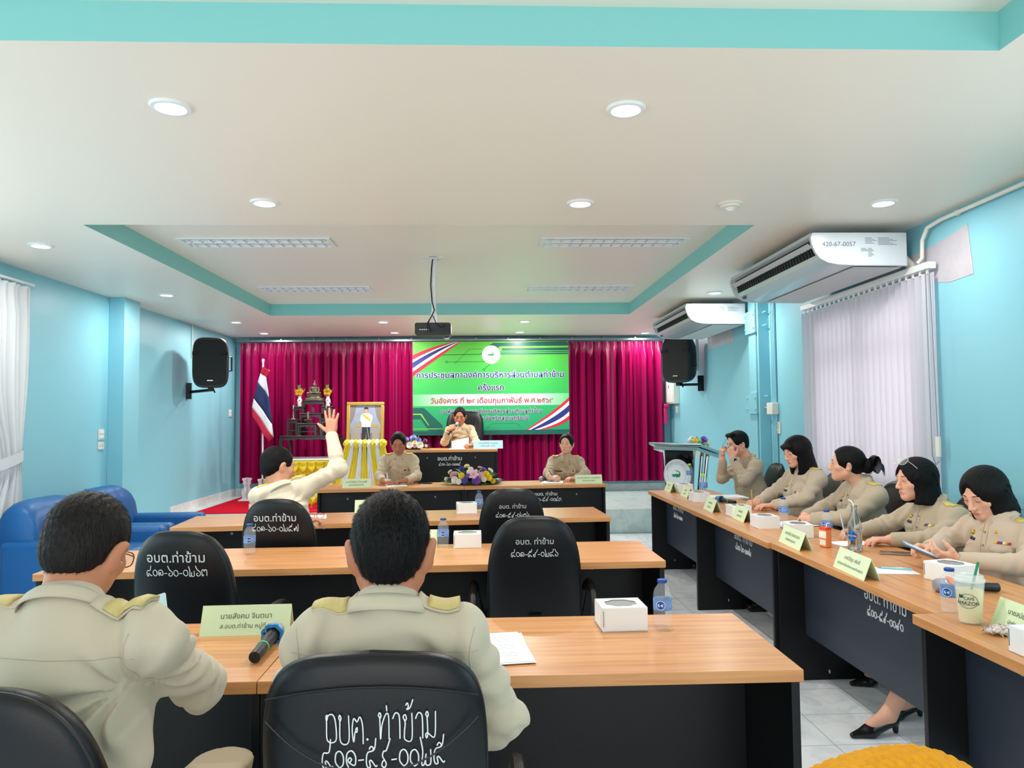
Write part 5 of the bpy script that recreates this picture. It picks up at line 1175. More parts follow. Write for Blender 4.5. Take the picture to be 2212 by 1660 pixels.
# crumpled tissue, phones, papers, pens, glasses, microphones
t = tag(obj('tissue', None or (lambda: (lambda b: ([b.grid([[(.05*u+.012*math.sin(v*9+u*5), .028*v+.01*math.sin(u*11+v*3), .012+.011*math.sin(u*13+v*7)*math.cos(v*9-u*4)-.006*(u*u+v*v)) for v in [-1+j/9 for j in range(19)]] for u in [-1+i/9 for i in range(19)]])], b)[1])(MB()))(), mat('tissue_paper', '#e9ddd6', .9), merge=False, sharp=180, loc=(1.655, 2.345, TZ+.006)), 'crumpled pale tissue on the table beside the iced drink', 'tissue')
t.rotation_euler = (0, 0, .5)
paper_m = mat('white_paper', '#eef1f4', .7)
def papers(x, y, rz, label, n=3, w_=.21, h_=.297, lines=False, z=TZ, seed=1, spread=.012):
    t = thing('paper_stack', (x, y, z), rz, label, 'papers', 'loose papers on the tables'); rd = random.Random(seed)
    for k in range(n):
        a = rd.uniform(-.05, .05) if k < n-1 else 0; dx, dy = (rd.uniform(-spread, spread), rd.uniform(-spread, spread)) if k < n-1 else (0, 0); c, s = math.cos(a), math.sin(a)
        b = MB(); b.add([(dx+c*px-s*py, dy+s*px+c*py, .0015*k+dz) for dz in (.0002, .0012) for px, py in ((-w_/2,-h_/2),(w_/2,-h_/2),(w_/2,h_/2),(-w_/2,h_/2))], [(0,3,2,1),(4,5,6,7),(0,1,5,4),(1,2,6,5),(2,3,7,6),(3,0,4,7)]); obj('sheet', b, paper_m, t)
    if lines:
        b = MB()
        for k in range(14): L_ = w_*.36*(1 if k % 5 else .6); zt = .0015*(n-1)+.0013; b.add([(-w_*.38,h_*.4-k*.016,zt),(-w_*.38+2*L_,h_*.4-k*.016,zt),(-w_*.38+2*L_,h_*.4-k*.016-.0022,zt),(-w_*.38,h_*.4-k*.016-.0022,zt)], [(0,1,2,3)])
        obj('printed_lines', b, mat('faint_ink', '#8b9098', .7), t, merge=False)
    return t
papers(.02, 2.30, R_(6), 'printed sheets on the nearest table, by the right arm of the foreground man', 4, lines=True)
papers(2.12, 6.45, RZ, 'white sheets spread before the man adjusting his glasses', 5, lines=True, spread=.05, seed=2)
papers(2.03, 4.78, RZ+.3, 'white sheets under the arms of the woman with long hair', 4, seed=3, spread=.05)
papers(2.02, 4.02, RZ+.2, 'small white sheet under the writing hand of the woman with glasses on her head', 2, .15, .21, seed=4)
papers(1.83, 3.31, RZ-.15, 'pale blue-white sheet under a pen behind a name card', 1, .15, .21, seed=5)
papers(-.93, 8.02, R_(8), 'white sheet under the writing hand of the man at the facing table', 2, seed=6)
papers(.77, 8.15, R_(-6), 'white papers in front of the woman at the facing table', 3, lines=True, seed=7, spread=.03)
papers(-1.22, 5.50, R_(12), 'white sheet beside the resting hand of the man raising his arm', 1, .15, .21, seed=8)
def pen(p0, p1, col, label, r=.0042):
    p0, p1 = Vector(p0), Vector(p1); t = thing('pen', p0, 0, label, 'pen', 'pens'); d = p1-p0
    b = MB(); b.tube([d*.12, d], r, 8); obj('barrel', b, mat('pen_'+col.strip('#'), col, .35), t)
    b = MB(); b.tube([d*0, d*.12], [r*.25, r*.9], 8); obj('tip', b, grey_m, t)
    b = MB(); n_ = d.orthogonal().normalized(); b.tube([d*.75+n_*r*1.3, d*.98+n_*r*1.3], r*.35, 6); obj('clip', b, grey_m, t)
    return t
pen((1.80,3.36,TZ+.006), (1.93,3.30,TZ+.006), '#8fd0cf', 'pale turquoise pen lying on the sheet behind a name card')
def phone(x, y, rz, label, z=TZ, col='#17191d'):
    t = thing('phone', (x, y, z), rz, label, 'phone', 'mobile phones'); b = MB(); b.box(-.037,.037,-.078,.078,0,.008); obj('body', b, mat('phone_'+col.strip('#'), col, .3), t, bevel=.004)
    b = MB(); b.box(-.033,.033,-.073,.073,.008,.0084); obj('screen', b, mat('phone_glass', '#0a0c10', .06), t); return t
phone(-.632, 8.20, R_(80), 'black phone lying on the facing table beside the flowers'); phone(2.085, 3.70, R_(65), 'dark phone lying flat before the woman with glasses on her head', col='#8d7f78'); phone(1.79, 2.335, R_(55), 'dark phone lying half under the name card at the right edge')
def mic(p0, p1, label, ring=None, grille='#9aa0a6', band=True, r=.0165):
    p0, p1 = Vector(p0), Vector(p1); t = thing('microphone', p0, 0, label, 'microphone', 'handheld microphones'); d = (p1-p0).normalized(); Ln = (p1-p0).length
    q = d.to_track_quat('Z', 'Y').to_matrix().to_4x4()
    def m_(): k = MB(); k.T = q; return k
    b = m_(); b.lathe([(0,0),(r*.88,0),(r*.95,.004),(r*.92,.05),(r,Ln*.55),(r*1.12,Ln-.065),(r*1.2,Ln-.055),(0,Ln-.055)], 24); obj('handle', b, mat('mic_black', '#17191c', .4), t)
    b = m_(); b.lathe([(r*1.2,Ln-.056),(r*1.5,Ln-.046),(r*1.55,Ln-.03),(r*1.45,Ln-.012),(r*1.1,Ln-.002),(0,Ln)], 28); obj('grille', b, mat('mic_mesh_'+grille.strip('#'), grille, .35, metal=.8, bump=(420, 1, .004)), t)
    b = m_(); b.lathe([(r*1.5,Ln-.047),(r*1.62,Ln-.044),(r*1.62,Ln-.038),(r*1.5,Ln-.035)], 28); obj('grille_band', b, steel_m, t)
    if band: b = m_(); b.lathe([(r*.98,Ln*.33),(r*1.03,Ln*.335),(r*1.03,Ln*.35),(r*.98,Ln*.355)], 24); obj('green_band', b, mat('band_green', '#4fd08a', .4), t)
    if ring:
        b = m_(); rows = []
        for k in range(32): a = 2*PI*k/32; rr = r*(1.75+.22*abs(math.sin(4*a))); rows.append([(rr*math.cos(a)*s_, rr*math.sin(a)*s_, Ln-.058+z) for s_, z in ((.75,-.008),(1,-.006),(1,.006),(.75,.008))])
        b.grid(rows, closed_u=True, closed_v=True); obj('anti_roll_ring', b, mat('ring_'+ring.strip('#'), ring, .5), t)
    return t
mic((-.666, 2.21, TZ+.019), (-.672, 2.47, TZ+.028), 'black microphone with a blue anti-roll ring lying on the nearest table', '#1f7fc4', '#a9b4bb', r=.0185)
mic((2.005, 5.86, TZ+.018), (1.93, 6.09, TZ+.026), 'black microphone with blue ring lying on the right-hand row', '#2a6fb8', '#5d7f9c')
mic((2.03, 2.88, TZ+.018), (1.785, 2.905, TZ+.026), 'silver-headed microphone with an orange ring behind the iced drink', '#f5823c', '#a4a6ac', r=.0185, band=False)
mic((.20, 8.36, TZ+.018), (.155, 8.11, TZ+.026), 'microphone lying beside the right end of the flower arrangement, grille toward the room', None, '#a9adb2', r=.0175); mic((.72, 8.52, TZ+.018), (.645, 8.30, TZ+.026), 'microphone lying in front of the woman at the facing table', None, '#a9adb2', r=.0175)
t = thing('eyeglasses', (-1.21, 5.44, TZ), R_(15), 'red and black eyeglasses lying on the third-row table', 'eyeglasses'); gm_ = mat('frame_red', '#c02348', .35)
b = MB()
for s in (-1, 1): b.tube([(s*.033+.026*math.cos(a), -.02, .02+.019*math.sin(a)) for a in [2*PI*k/24 for k in range(24)]], .0018, 6, closed=True)
b.tube([(-.008,-.02,.026),(0,-.021,.029),(.008,-.02,.026)], .0018, 6); obj('rim', b, gm_, t)
for s in (-1, 1): b = MB(); b.tube([(s*.060,-.02,.028),(s*.064,.0,.028),(s*.05,.09,.02),(s*.045,.115,.006)], .0018, 6); obj('temple', b, black_pl, t)
# knitted yellow textile at the bottom right, close to the camera
knit_m = mat('yellow_knit', '#f5ab00', .8, bump=(700, .5, .003), var=(60, .5, '#e89a00'))
b = MB(); rows = []
for i in range(150):
    u = -1+2*i/149; row = []
    for j in range(110):
        a = -.5+3.0*j/109; prof = (1-abs(u)**2.6)**.55 if abs(u) < 1 else 0
        kn = .0042*abs(math.sin(i*PI/5))**.7*abs(math.sin(j*PI/6+(i//5 % 2)*PI/4)); r = .115+kn
        zz = .115*math.sin(a)*prof*(1+.10*math.sin(u*3.1+.6)); row.append((u*.148, -math.cos(a)*r*(.4+.6*prof), zz+kn*.8))
    rows.append(row)
b.grid(rows); t = tag(obj('knitted_hat', b, knit_m, merge=False, sharp=180, loc=(.445, .80, .962)), 'bright yellow knitted hat bulging into the bottom right corner, close to the camera', 'knitted hat')
t.rotation_euler = (0, R_(6), R_(8))
# ---------------------------------------------------------------- signed-distance modelling
def smin(a, b, k):
    h = np.clip(.5+.5*(b-a)/k, 0, 1); return b+(a-b)*h-k*h*(1-h)
def A3(p): return np.array(p, dtype=np.float32)
def f_cone(a, b, ra, rb, flat=None, wr=None):
    a, b = A3(a), A3(b); ab = b-a; L2 = float(ab @ ab)+1e-9; Ln = L2**.5; fl = None
    if flat is not None:
        n, s = A3(flat[0]), flat[1]; n = n/np.linalg.norm(n); fl = (n, s); ab2 = ab+(s-1)*(ab @ n)*n; L2 = float(ab2 @ ab2)+1e-9
    if wr is not None:
        e1 = np.cross(ab, A3((.3,.5,.8))); e1 /= np.linalg.norm(e1)+1e-9; e2 = np.cross(ab/Ln, e1)
    def fn(P):
        Q = P-a
        if fl is not None: Q = Q+((fl[1]-1)*(Q @ fl[0]))[:, None]*fl[0]; d_ = ab2
        else: d_ = ab
        t = np.clip((Q @ d_)/L2, 0, 1); V = Q-t[:, None]*d_; d = np.sqrt((V*V).sum(1))-(ra+(rb-ra)*t)
        if wr is not None:
            amp, wl, s0, wd, ph = wr; an = np.arctan2(V @ e2, V @ e1); s = t*Ln
            d = d+amp*np.exp(-((t-s0)/wd)**2)*np.sin(2*np.pi*s/wl+1.7*np.sin(an+ph)+.8*np.sin(2*an-ph))
        return d*(.85 if fl is not None else 1)
    c = (a+b)/2; return fn, c, Ln/2+max(ra, rb)+.01
def f_ell(c, r, R=None):
    c, r = A3(c), A3(r); Rm = np.eye(3, dtype=np.float32) if R is None else np.array(R, dtype=np.float32)
    def fn(P):
        q = (P-c) @ Rm; k0 = np.sqrt(((q/r)**2).sum(1)); k1 = np.sqrt(((q/(r*r))**2).sum(1))+1e-9; return k0*(k0-1)/k1
    return fn, c, float(max(r))+.005
def f_plane(p, n):
    p, n = A3(p), A3(n); n = n/np.linalg.norm(n); return (lambda P: (P-p) @ n), p, 1e6
class Sdf:
    def __init__(s, h): s.h = h; s.ops = []
    def add(s, t, k=.02, op='u'): s.ops.append((op, t[0], t[1], t[2], k)); return s
    def cone(s, a, b, ra, rb, k=.02, op='u', **q): return s.add(f_cone(a, b, ra, rb, **q), k, op)
    def ell(s, c, r, R=None, k=.02, op='u'): return s.add(f_ell(c, r, R), k, op)
    def ev(s, P, cen, br):
        D = np.full(P.shape[:2], .5, dtype=np.float32)
        for op, fn, c, R, k in s.ops:
            if op == 'd':
                D += fn(P.reshape(-1, 3)).reshape(D.shape); continue
            near = ((cen-c)**2).sum(1) < (R+br+k+.004)**2
            if not near.any(): continue
            q = P[near]; d = fn(q.reshape(-1, 3)).reshape(q.shape[:2])
            if op == 'u': D[near] = smin(D[near], d, k)
            else: D[near] = -smin(-D[near], (d if op == 's' else -d), k)
        return D
    def mesh(s):
        h, B = s.h, 8; us = [o for o in s.ops if o[0] == 'u']
        lo = np.min([o[2]-o[3] for o in us], 0)-2*h; hi = np.max([o[2]+o[3] for o in us], 0)+2*h
        nb = np.ceil((hi-lo)/(h*B)).astype(int)+1; g = np.stack(np.meshgrid(*[np.arange(n) for n in nb], indexing='ij'), -1).reshape(-1, 3)
        cen = (lo+(g*B+(B-1)/2)*h).astype(np.float32); br = B*h*.87
        D = np.concatenate([s.ev(cen[i:i+40000, None, :], cen[i:i+40000], 0.02)[:, 0] for i in range(0, len(cen), 40000)])
        act = np.abs(D) < br*1.25+.004; V = np.empty((*nb, B, B, B), dtype=np.float32); V[:] = np.where(D > 0, .1, -.1).reshape(*nb, 1, 1, 1)
        o = np.stack(np.meshgrid(*[np.arange(B)]*3, indexing='ij'), -1).reshape(-1, 3)
        ia = np.nonzero(act)[0]; Vf = V.reshape(len(cen), -1)
        for i in range(0, len(ia), 1500):
            j = ia[i:i+1500]; P = (lo+(g[j][:, None, :]*B+o[None])*h).astype(np.float32); Vf[j] = s.ev(P, cen[j], br)
        V = V.transpose(0, 3, 1, 4, 2, 5).reshape(nb*B); ins = V < 0; n = V.shape
        cnt = np.zeros([q-1 for q in n], dtype=np.int8); cs = [(a, b, c) for a in (0, 1) for b in (0, 1) for c in (0, 1)]
        sl = lambda a, A: [slice(a[i], A.shape[i]-1+a[i]) for i in range(3)]
        for c in cs: cnt += ins[tuple(sl(c, ins))]
        cell = np.stack(np.nonzero((cnt > 0) & (cnt < 8)), 1)
        acc = np.zeros((len(cell), 3)); num = np.zeros(len(cell))
        val = {c: V[cell[:, 0]+c[0], cell[:, 1]+c[1], cell[:, 2]+c[2]] for c in cs}
        for c in cs:
            for ax in range(3):
                if c[ax]: continue
                e = list(c); e[ax] = 1; a, b = val[c], val[tuple(e)]; m = (a < 0) != (b < 0); t = np.where(m, a/(a-b+1e-12), 0)
                p = np.tile(np.array(c, float), (len(cell), 1)); p[:, ax] = t; acc[m] += p[m]; num[m] += 1
        vert = lo+(cell+acc/num[:, None])*h
        idx = np.full(cnt.shape, -1, dtype=np.int32); idx[tuple(cell.T)] = np.arange(len(cell)); F = []
        for ax in range(3):
            a = [slice(None)]*3; b = [slice(None)]*3; a[ax] = slice(0, n[ax]-1); b[ax] = slice(1, n[ax]); u, v = [(1, 2), (2, 0), (0, 1)][ax]
            e = np.stack(np.nonzero(ins[tuple(a)] != ins[tuple(b)]), 1); e = e[(e[:, u] > 0) & (e[:, v] > 0) & (e[:, u] < n[u]-1) & (e[:, v] < n[v]-1)]
            du = np.zeros(3, int); du[u] = 1; dv = np.zeros(3, int); dv[v] = 1
            q = np.stack([idx[tuple((e-x).T)] for x in (du+dv, dv, 0*du, du)], 1); flip = ~ins[tuple(e.T)]; q[flip] = q[flip][:, ::-1]; F.append(q)
        F = np.concatenate(F); F = F[(F >= 0).all(1)]; return vert, F
def bvh_of(v, f): return BVHTree.FromPolygons([tuple(p) for p in v.tolist()], [tuple(q) for q in f.tolist()])
def vnormals(v, f):
    n = np.cross(v[f[:, 2]]-v[f[:, 0]], v[f[:, 3]]-v[f[:, 1]]); N = np.zeros_like(v)
    for i in range(4): np.add.at(N, f[:, i], n)
    return N/(np.linalg.norm(N, axis=1, keepdims=True)+1e-9)

# ---------------------------------------------------------------- people
def rotm(yaw, pitch=0, roll=0): return np.array((Matrix.Rotation(yaw, 3, 'Z') @ Matrix.Rotation(pitch, 3, 'X') @ Matrix.Rotation(roll, 3, 'Y')))
def cloth_mat(col):
    m = mat('uniform_'+col.strip('#'), col, .82, spec=.2, sheen=.25, bump=(700, .12, .001)); return m
SKIN = {'tan': ('#c08061', '#a9685a'), 'brown': ('#b9785a', '#995a4c'), 'fair': ('#e3ad93', '#cd8078'), 'mid': ('#d0967a', '#bb7a6e')}
def skin_mat(k): return mat('skin_'+k, SKIN[k][0], .5, spec=.4, sss=.12, bump=(150, .1, .001)), mat('lips_'+k, SKIN[k][1], .42)
hair_m = mat('black_hair', '#080709', .5, spec=.2, bump=(260, .9, .004), stretch=(1, 1, .10))
hairg_m = mat('greying_hair', '#141112', .5, spec=.22, bump=(260, .9, .004), stretch=(1, 1, .14), var=(20, .8, '#241f1e'))
gold_b = mat('gold_braid', '#e2c24a', .4, metal=.25, bump=(500, .5, .002)); brass_m = mat('brass_badge', '#d2a52c', .3, metal=.8)
tag_m = mat('name_tag_black', '#16171b', .4); trs_m = mat('khaki_trousers', '#b3a286', .85, sheen=.2)
def hand_ops(S_, w, d, n, side, curls=(.3,.3,.3,.35,.3), spread=0, k=1.0, thumb=(.55,.55)):
    """w wrist, d finger direction, n out of the palm; side +1 right hand, -1 left"""
    w, d, n = Vector(w), Vector(d).normalized(), Vector(n); n = (n-d*n.dot(d)).normalized(); s = d.cross(n)*side
    kn = []
    for i, (o, L_, fl) in enumerate(((.028,.088,.070),(.009,.092,.079),(-.010,.087,.073),(-.028,.079,.057))):
        base = w+s*o*.45*k+d*.012*k; q = w+s*o*k+d*L_*k-n*.002; S_.cone(base, q, .0145*k, .0115*k, .012)
        a = spread*(1.5-i)*.5; dd = (d*math.cos(a)+s*math.sin(a)).normalized(); ax = dd.cross(n); p = q; r = .0092*k; ang = 0; c = curls[i+1]
        for j, (fr, bend) in enumerate(((.45, 75), (.30, 85), (.25, 55))):
            ang += math.radians(bend)*c; u = dd*math.cos(ang)+n*math.sin(ang); p2 = p+u*fl*fr*k; S_.cone(p, p2, r, r*.9, .006); p, r = p2, r*.9
    S_.ell(w+d*.05*k+n*.004, (.036*k, .036*k, .014*k), np.array([list(s), list(d), list(n)]).T, .012)
    b = w+d*.018*k+s*.016*k+n*.006; m1 = b+(d*.62+s*thumb[0]+n*.25).normalized()*.042*k; c = curls[0]
    S_.cone(b, m1, .0165*k, .0125*k, .014); u = (d*(.8-.2*c)+s*thumb[1]*(1-c)+n*(.15+.8*c)-s*.25*c).normalized(); m2 = m1+u*.033*k
    S_.cone(m1, m2, .0115*k, .0102*k, .007); u = (u+n*.35*c-s*.3*c).normalized(); S_.cone(m2, m2+u*.025*k, .0102*k, .0082*k, .006)
    return w+d*.075*k+n*.02*k
def elbow_ik(s, w, l1, l2, pole):
    s, w, pole = Vector(s), Vector(w), Vector(pole); v = w-s; D = min(v.length, (l1+l2)*.998); x = (l1*l1-l2*l2+D*D)/(2*D); h = math.sqrt(max(l1*l1-x*x, 0)); u = v.normalized(); p = (pole-u*pole.dot(u)).normalized(); return s+u*x+p*h

def person(label, hip, neck, head, yaw, hd, arms, shirt, skin='tan', hair='short', hs=1.0, sw=.175, fem=False, vox=(.004, .008), eye=.6, gaze=0, floor=0., knee=None, foot=None,
           build=1.0, front=True, back=False, strands=1500, sdrop=.05, shoes='flat', extras=None, seed=1, legs_skin=False, sR=None, sL=None, ribbons=1, hairm=None, lips=1, ears=1., braid='#e6cf62', fold=1., dk=0.):
    hip, neck, head = Vector(hip), Vector(neck), Vector(head); U = Vector((0,0,1)); f = Vector((-math.sin(yaw), math.cos(yaw), 0)); r = Vector((math.cos(yaw), math.sin(yaw), 0))
    root = Vector((hip.x, hip.y, floor)); T = thing('person', root, 0, label, 'person'); o3 = np.array(root)
    HM = rotm(*[math.radians(a) for a in hd]); H = lambda *p: tuple(np.array(head)+HM @ (np.array(p)*hs)); Hs = lambda *q: tuple(np.array(q)*hs)
    sk_m, lip_m = skin_mat(skin); bk = (neck-hip).normalized(); fl = f-bk*f.dot(bk)
    sh = {'R': Vector(sR) if sR else neck+r*sw-U*sdrop, 'L': Vector(sL) if sL else neck-r*sw-U*sdrop}
    # ---- body
    B = Sdf(vox[0]); hf = .95 if fem else 1.0
    B.ell(H(0,-.014,.030), Hs(.075,.096,.086), HM); B.ell(H(0,.022,-.042), Hs(.062*hf,.064,.068), HM, .03)
    for s in (-1, 1):
        B.cone(H(s*.051*hf,-.004,-.058), H(0,.056,-.090), .022*hs, .020*hs, .025); B.ell(H(s*.043,.048,-.022), Hs(.025,.024,.022), HM, .02)
    B.ell(H(0,.066,-.093), Hs(.020*hf,.016,.016), HM, .018); B.cone(H(-.034,.074,.016), H(.034,.074,.016), .013*hs, .013*hs, .02)
    for s in (-1, 1): B.ell(H(s*.031,.100,-.001), Hs(.019,.020,.013), HM, .014, 's')
    for s in (-1, 1): B.ell(H(s*.031,.0705,-.002), Hs(.0165,.0135,.0125), HM, .006)
    B.cone(H(0,.086,.006), H(0,.105,-.034), .0075*hs, .0115*hs, .012)
    for s in (-1, 1): B.ell(H(s*.0115,.096,-.038), Hs(.0082,.010,.0075), HM, .007)
    B.ell(H(0,.080,-.064), Hs(.022,.011,.010), HM, .012)
    if lips:
        B.cone(H(-.016,.0845,-.0640), H(.016,.0845,-.0640), .0042*hs, .0042*hs, .006); B.cone(H(-.012,.0850,-.0725), H(.012,.0850,-.0725), .0050*hs, .0050*hs, .005)
        B.cone(H(-.021,.094,-.0683), H(.021,.094,-.0683), .0022*hs, .0022*hs, .004, 's')
    for s in (-1, 1):
        ER = HM @ rotm(-s*.35, -.18, s*.22); B.ell(H(s*.083,-.014,-.014), Hs(.0105*ears,.021*ears,.033*ears), ER, .008); B.ell(H(s*.093,-.004,-.010), Hs(.008,.011,.018), ER, .006, 's')
    nb = neck+U*.0; B.cone(H(0,-.024,-.05), nb, (.048 if fem else .053)*hs, .052 if fem else .056, .03)
    B.cone(nb-U*.06, hip+U*.02, .08*build, .10*build, .05, flat=(fl, 1.35)); B.cone(sh['L'], sh['R'], .034, .034, .03)
    grips = {}
    for sd, sg in (('R', 1), ('L', -1)):
        a = arms[sd]; w = Vector(a['w']); e = Vector(a['e']) if 'e' in a else elbow_ik(sh[sd], w, .29*build**.3, .255, a.get('pole', r*sg*.6-U)); a['E'] = e
        B.cone(sh[sd], e, .038, .034, .02); B.cone(e, w, .034, .0255, .02); B.cone(w-(w-e).normalized()*.02, w, .027, .0255, .01)
        grips[sd] = hand_ops(B, w, a['d'], a['n'], sg, a.get('c', (.3,.4,.4,.45,.45)), a.get('sp', .12), a.get('k', 1.0 if not fem else .9), a.get('th', (.55,.55)))
    hipw = .095*build; K, Ft = {}, {}
    for sd, sg in (('R', 1), ('L', -1)):
        K[sd] = Vector(knee[sd]) if knee and sd in knee else hip+f*.42+r*sg*.10+U*(.50-.50)
        Ft[sd] = Vector(foot[sd]) if foot and sd in foot else Vector((0,0,floor+.08))+Vector((K[sd].x, K[sd].y, 0))+f*(-.03)
    if legs_skin:
        for sd in 'RL': B.cone(K[sd], Ft[sd], .050, .034, .02); B.cone(Ft[sd], Ft[sd]+f*.09-U*.035, .033, .026, .02); B.cone(hip+r*(hipw if sd == 'R' else -hipw), K[sd], .07, .055, .03)
    v, q = B.mesh(); loc = (v-np.array(head)) @ HM/hs
    fc = loc[q].mean(1); mi = (((fc[:, 0]/.0205)**2+((fc[:, 2]+.0683)/.0080)**2 < 1) & (fc[:, 1] > .07)).astype(np.int32)
    obj('body', (v-o3, q, mi), [sk_m, lip_m], T, sharp=180); bb = bvh_of(v, q)
    def onface(x, z, lift=.0):
        p0 = Vector(H(x, .25, z)); d = Vector(tuple(HM @ np.array((0,-1.,0)))); h = bb.ray_cast(p0, d)
        return (h[0]-d*lift if h[0] is not None else Vector(H(x, .08, z)))-root
    ax = lambda *p: Vector(tuple(HM @ (np.array(p)*hs)))
    # ---- eyes, brows, lashes
    if front:
        brm = mat('brow_hair', '#1a1414', .7); wm = mat('eye_white', '#e6e2de', .25); im = mat('iris', '#1c100b', .2)
        Rh = Matrix(HM.tolist())
        for s in (-1, 1):
            op = max(.12, eye); c = onface(s*.031, -.001-.003*(1-eye), -.0062*hs)
            b = MB(); b.ell(c, Hs(.0132, .0075, .0068*op), 14, 8, Rh); eo = obj('eye', b, wm, T)
            b = MB(); g = onface(s*.031+gaze*.005, -.001-.003*(1-eye), -.0048*hs); b.ell(g, Hs(.0062, .0068, .0063*min(1, op*1.1)), 12, 8, Rh); obj('iris', b, im, eo)
            b = MB(); b.tube([onface(s*(.031+.0145*t), -.001-.003*(1-eye)+.0068*op*(1-t*t)**.5*1.0-.001*(1-op)*(1-t*t), .0006) for t in np.linspace(-1, 1, 9)], [.0005]+[.0014]*7+[.0006], 5); obj('eyelashes', b, brm, T)
            b = MB(); b.tube([onface(s*x, z, .0008) for x, z in ((.014,.0225),(.022,.0248),(.032,.0262),(.042,.0242),(.050,.0192))], [q*(.62 if fem else 1) for q in (.0016,.0034,.0034,.0026,.0008)], 6); obj('eyebrow', b, brm, T)
    # ---- hair
    Hr = Sdf(.0045 if vox[0] < .0045 else .005); hm = hairm or hair_m
    if hair in ('short', 'thin', 'side'):
        e = .006 if hair != 'short' else .008
        Hr.ell(H(0,-.016,.032), Hs(.0765+e,.098+e,.087+e*1.3), HM); Hr.ell(H(0,-.055,-.015), Hs(.066,.050+e*.5,.062), HM, .02)
        if hair == 'side': Hr.cone(H(-.04,.05,.105), H(.05,.055,.095), .022*hs, .018*hs, .02)
        Hr.ell(H(0,.114,-.046), Hs(.092,.088,.150), HM, .010, 's')
        for s in (-1, 1): Hr.ell(H(s*.094,.006,-.034), Hs(.034,.042,.050), HM, .01, 's')
        Hr.add(f_plane(H(0,0,-.036), HM @ np.array((0,.55,-1.))), .008, 'i')
    else:
        e = .012; Hr.ell(H(0,-.018,.030), Hs(.0765+e,.100+e,.087+e), HM)
        if hair in ('bob', 'long', 'bobside'):
            zb = {'bob': -.125, 'long': -.175, 'bobside': -.13}[hair]
            Hr.cone(H(0,-.024,.01), H(0,-.034,zb), .094*hs, .100*hs, .03, flat=(tuple(HM @ np.array((0,1.,0))), .93), wr=(.0016, 1.0, .5, 9, 0))
            Hr.ell(H(0,.105,-.07), Hs(.068 if hair != 'bobside' else .074,.100,{'bob': .112, 'bobside': .120, 'long': .125}[hair]), HM, .010, 's')
            if hair != 'long': Hr.cone(H(0,.13,.0), H(.012,.092,.106), .070*hs, .014*hs, .010, 's')
            if hair == 'long': Hr.cone(H(-.05,.078,.058), H(.05,.078,.058), .016*hs, .016*hs, .02); Hr.ell(H(0,.13,-.07), Hs(.058,.075,.108), HM, .01, 's')
            Hr.ell(H(0,.00,-.145), Hs(.052,.075,.09), HM, .012, 's'); Hr.add(f_plane(H(0,0,zb-.01), HM @ np.array((0,.12,-1.))), .012, 'i')
        if hair == 'bun':
            Hr.ell(H(0,-.055,-.015), Hs(.062,.055,.06), HM, .02); Hr.ell(H(0,-.135,-.005), Hs(.044,.042,.05), HM, .016)
            Hr.ell(H(0,.116,-.046), Hs(.092,.090,.146), HM, .010, 's')
            for s in (-1, 1): Hr.ell(H(s*.094,.014,-.034), Hs(.028,.042,.046), HM, .01, 's')
            Hr.add(f_plane(H(0,0,-.045), HM @ np.array((0,.7,-1.))), .008, 'i')
    an = lambda P: .0011*np.sin(((P-np.array(head)) @ HM)[:, 0]*420+6*np.sin(((P-np.array(head)) @ HM)[:, 2]*14))
    Hr.ops.append(('d', an, None, 0, 0))
    hv, hq = Hr.mesh(); hn = vnormals(hv, hq); V_, F_ = [tuple(p) for p in (hv-o3).tolist()], [tuple(a) for a in hq.tolist()]
    rg = np.random.default_rng(seed); crown = np.array(H(.01,-.055,.12)); lf = (hv-np.array(head)) @ HM/hs
    ii = rg.integers(0, len(hv), strands); outer = np.einsum('ij,ij->i', hn[ii], hv[ii]-np.array(head)) > .02; lh = lf[ii]; outer &= ~((lh[:, 1] > (.035 if hair in ('short', 'thin', 'side') else -.01)) & (lh[:, 2] < .105)) & ((hair in ('short', 'thin', 'side')) | ((rg.random(len(ii)) < .25) & (lh[:, 2] < .05) & (lh[:, 1] < -.03))); ii = ii[outer]
    fl_ = hv[ii]-crown; dn = HM @ np.array((0,0,-1.)); tang = fl_*1.2/(np.linalg.norm(fl_, axis=1, keepdims=True)+.02)+dn*.45; tang -= hn[ii]*np.einsum('ij,ij->i', tang, hn[ii])[:, None]
    tang /= np.linalg.norm(tang, axis=1, keepdims=True)+1e-6; sht = hair in ('short', 'thin', 'side'); dr = tang+hn[ii]*(.26 if sht else .06)+rg.normal(0, .16 if sht else .05, tang.shape)
    dr /= np.linalg.norm(dr, axis=1, keepdims=True); ln = rg.uniform(.008, .015, len(ii)) if sht else rg.uniform(.02, .04, len(ii)); sd_ = np.cross(dr, hn[ii]); sd_ /= np.linalg.norm(sd_, axis=1, keepdims=True)+1e-6
    for p, d_, s_, l_, n_ in zip(hv[ii]-o3-hn[ii]*.0012, dr, sd_, ln, hn[ii]):
        k0 = len(V_); V_ += [tuple(p-s_*.0006), tuple(p+s_*.0006), tuple(p+d_*l_*.6+s_*.0004+n_*.0003), tuple(p+d_*l_-n_*(0 if sht else .003))]; F_ += [(k0, k0+1, k0+2, k0+3)]
    me = MB(); me.v, me.f, me.m = V_, F_, [0]*len(F_); ho = obj('hair', me, hm, T, sharp=180, merge=False)
    # ---- shirt
    C = Sdf(vox[1]); cm = cloth_mat(shirt); wai = hip.lerp(neck, .36); che = hip.lerp(neck, .72)+f*.015; bw = build
    C.cone(hip-U*.03, wai, .150*bw, .148*bw, .05, flat=(fl, 1.25), wr=(.005, .11, .8, .5, seed)); C.cone(wai, che, .148*bw, .150*bw*(1+(sw-.17)*1.2), .06, flat=(fl, 1.28), wr=(.004, .15, .4, .5, seed+1))
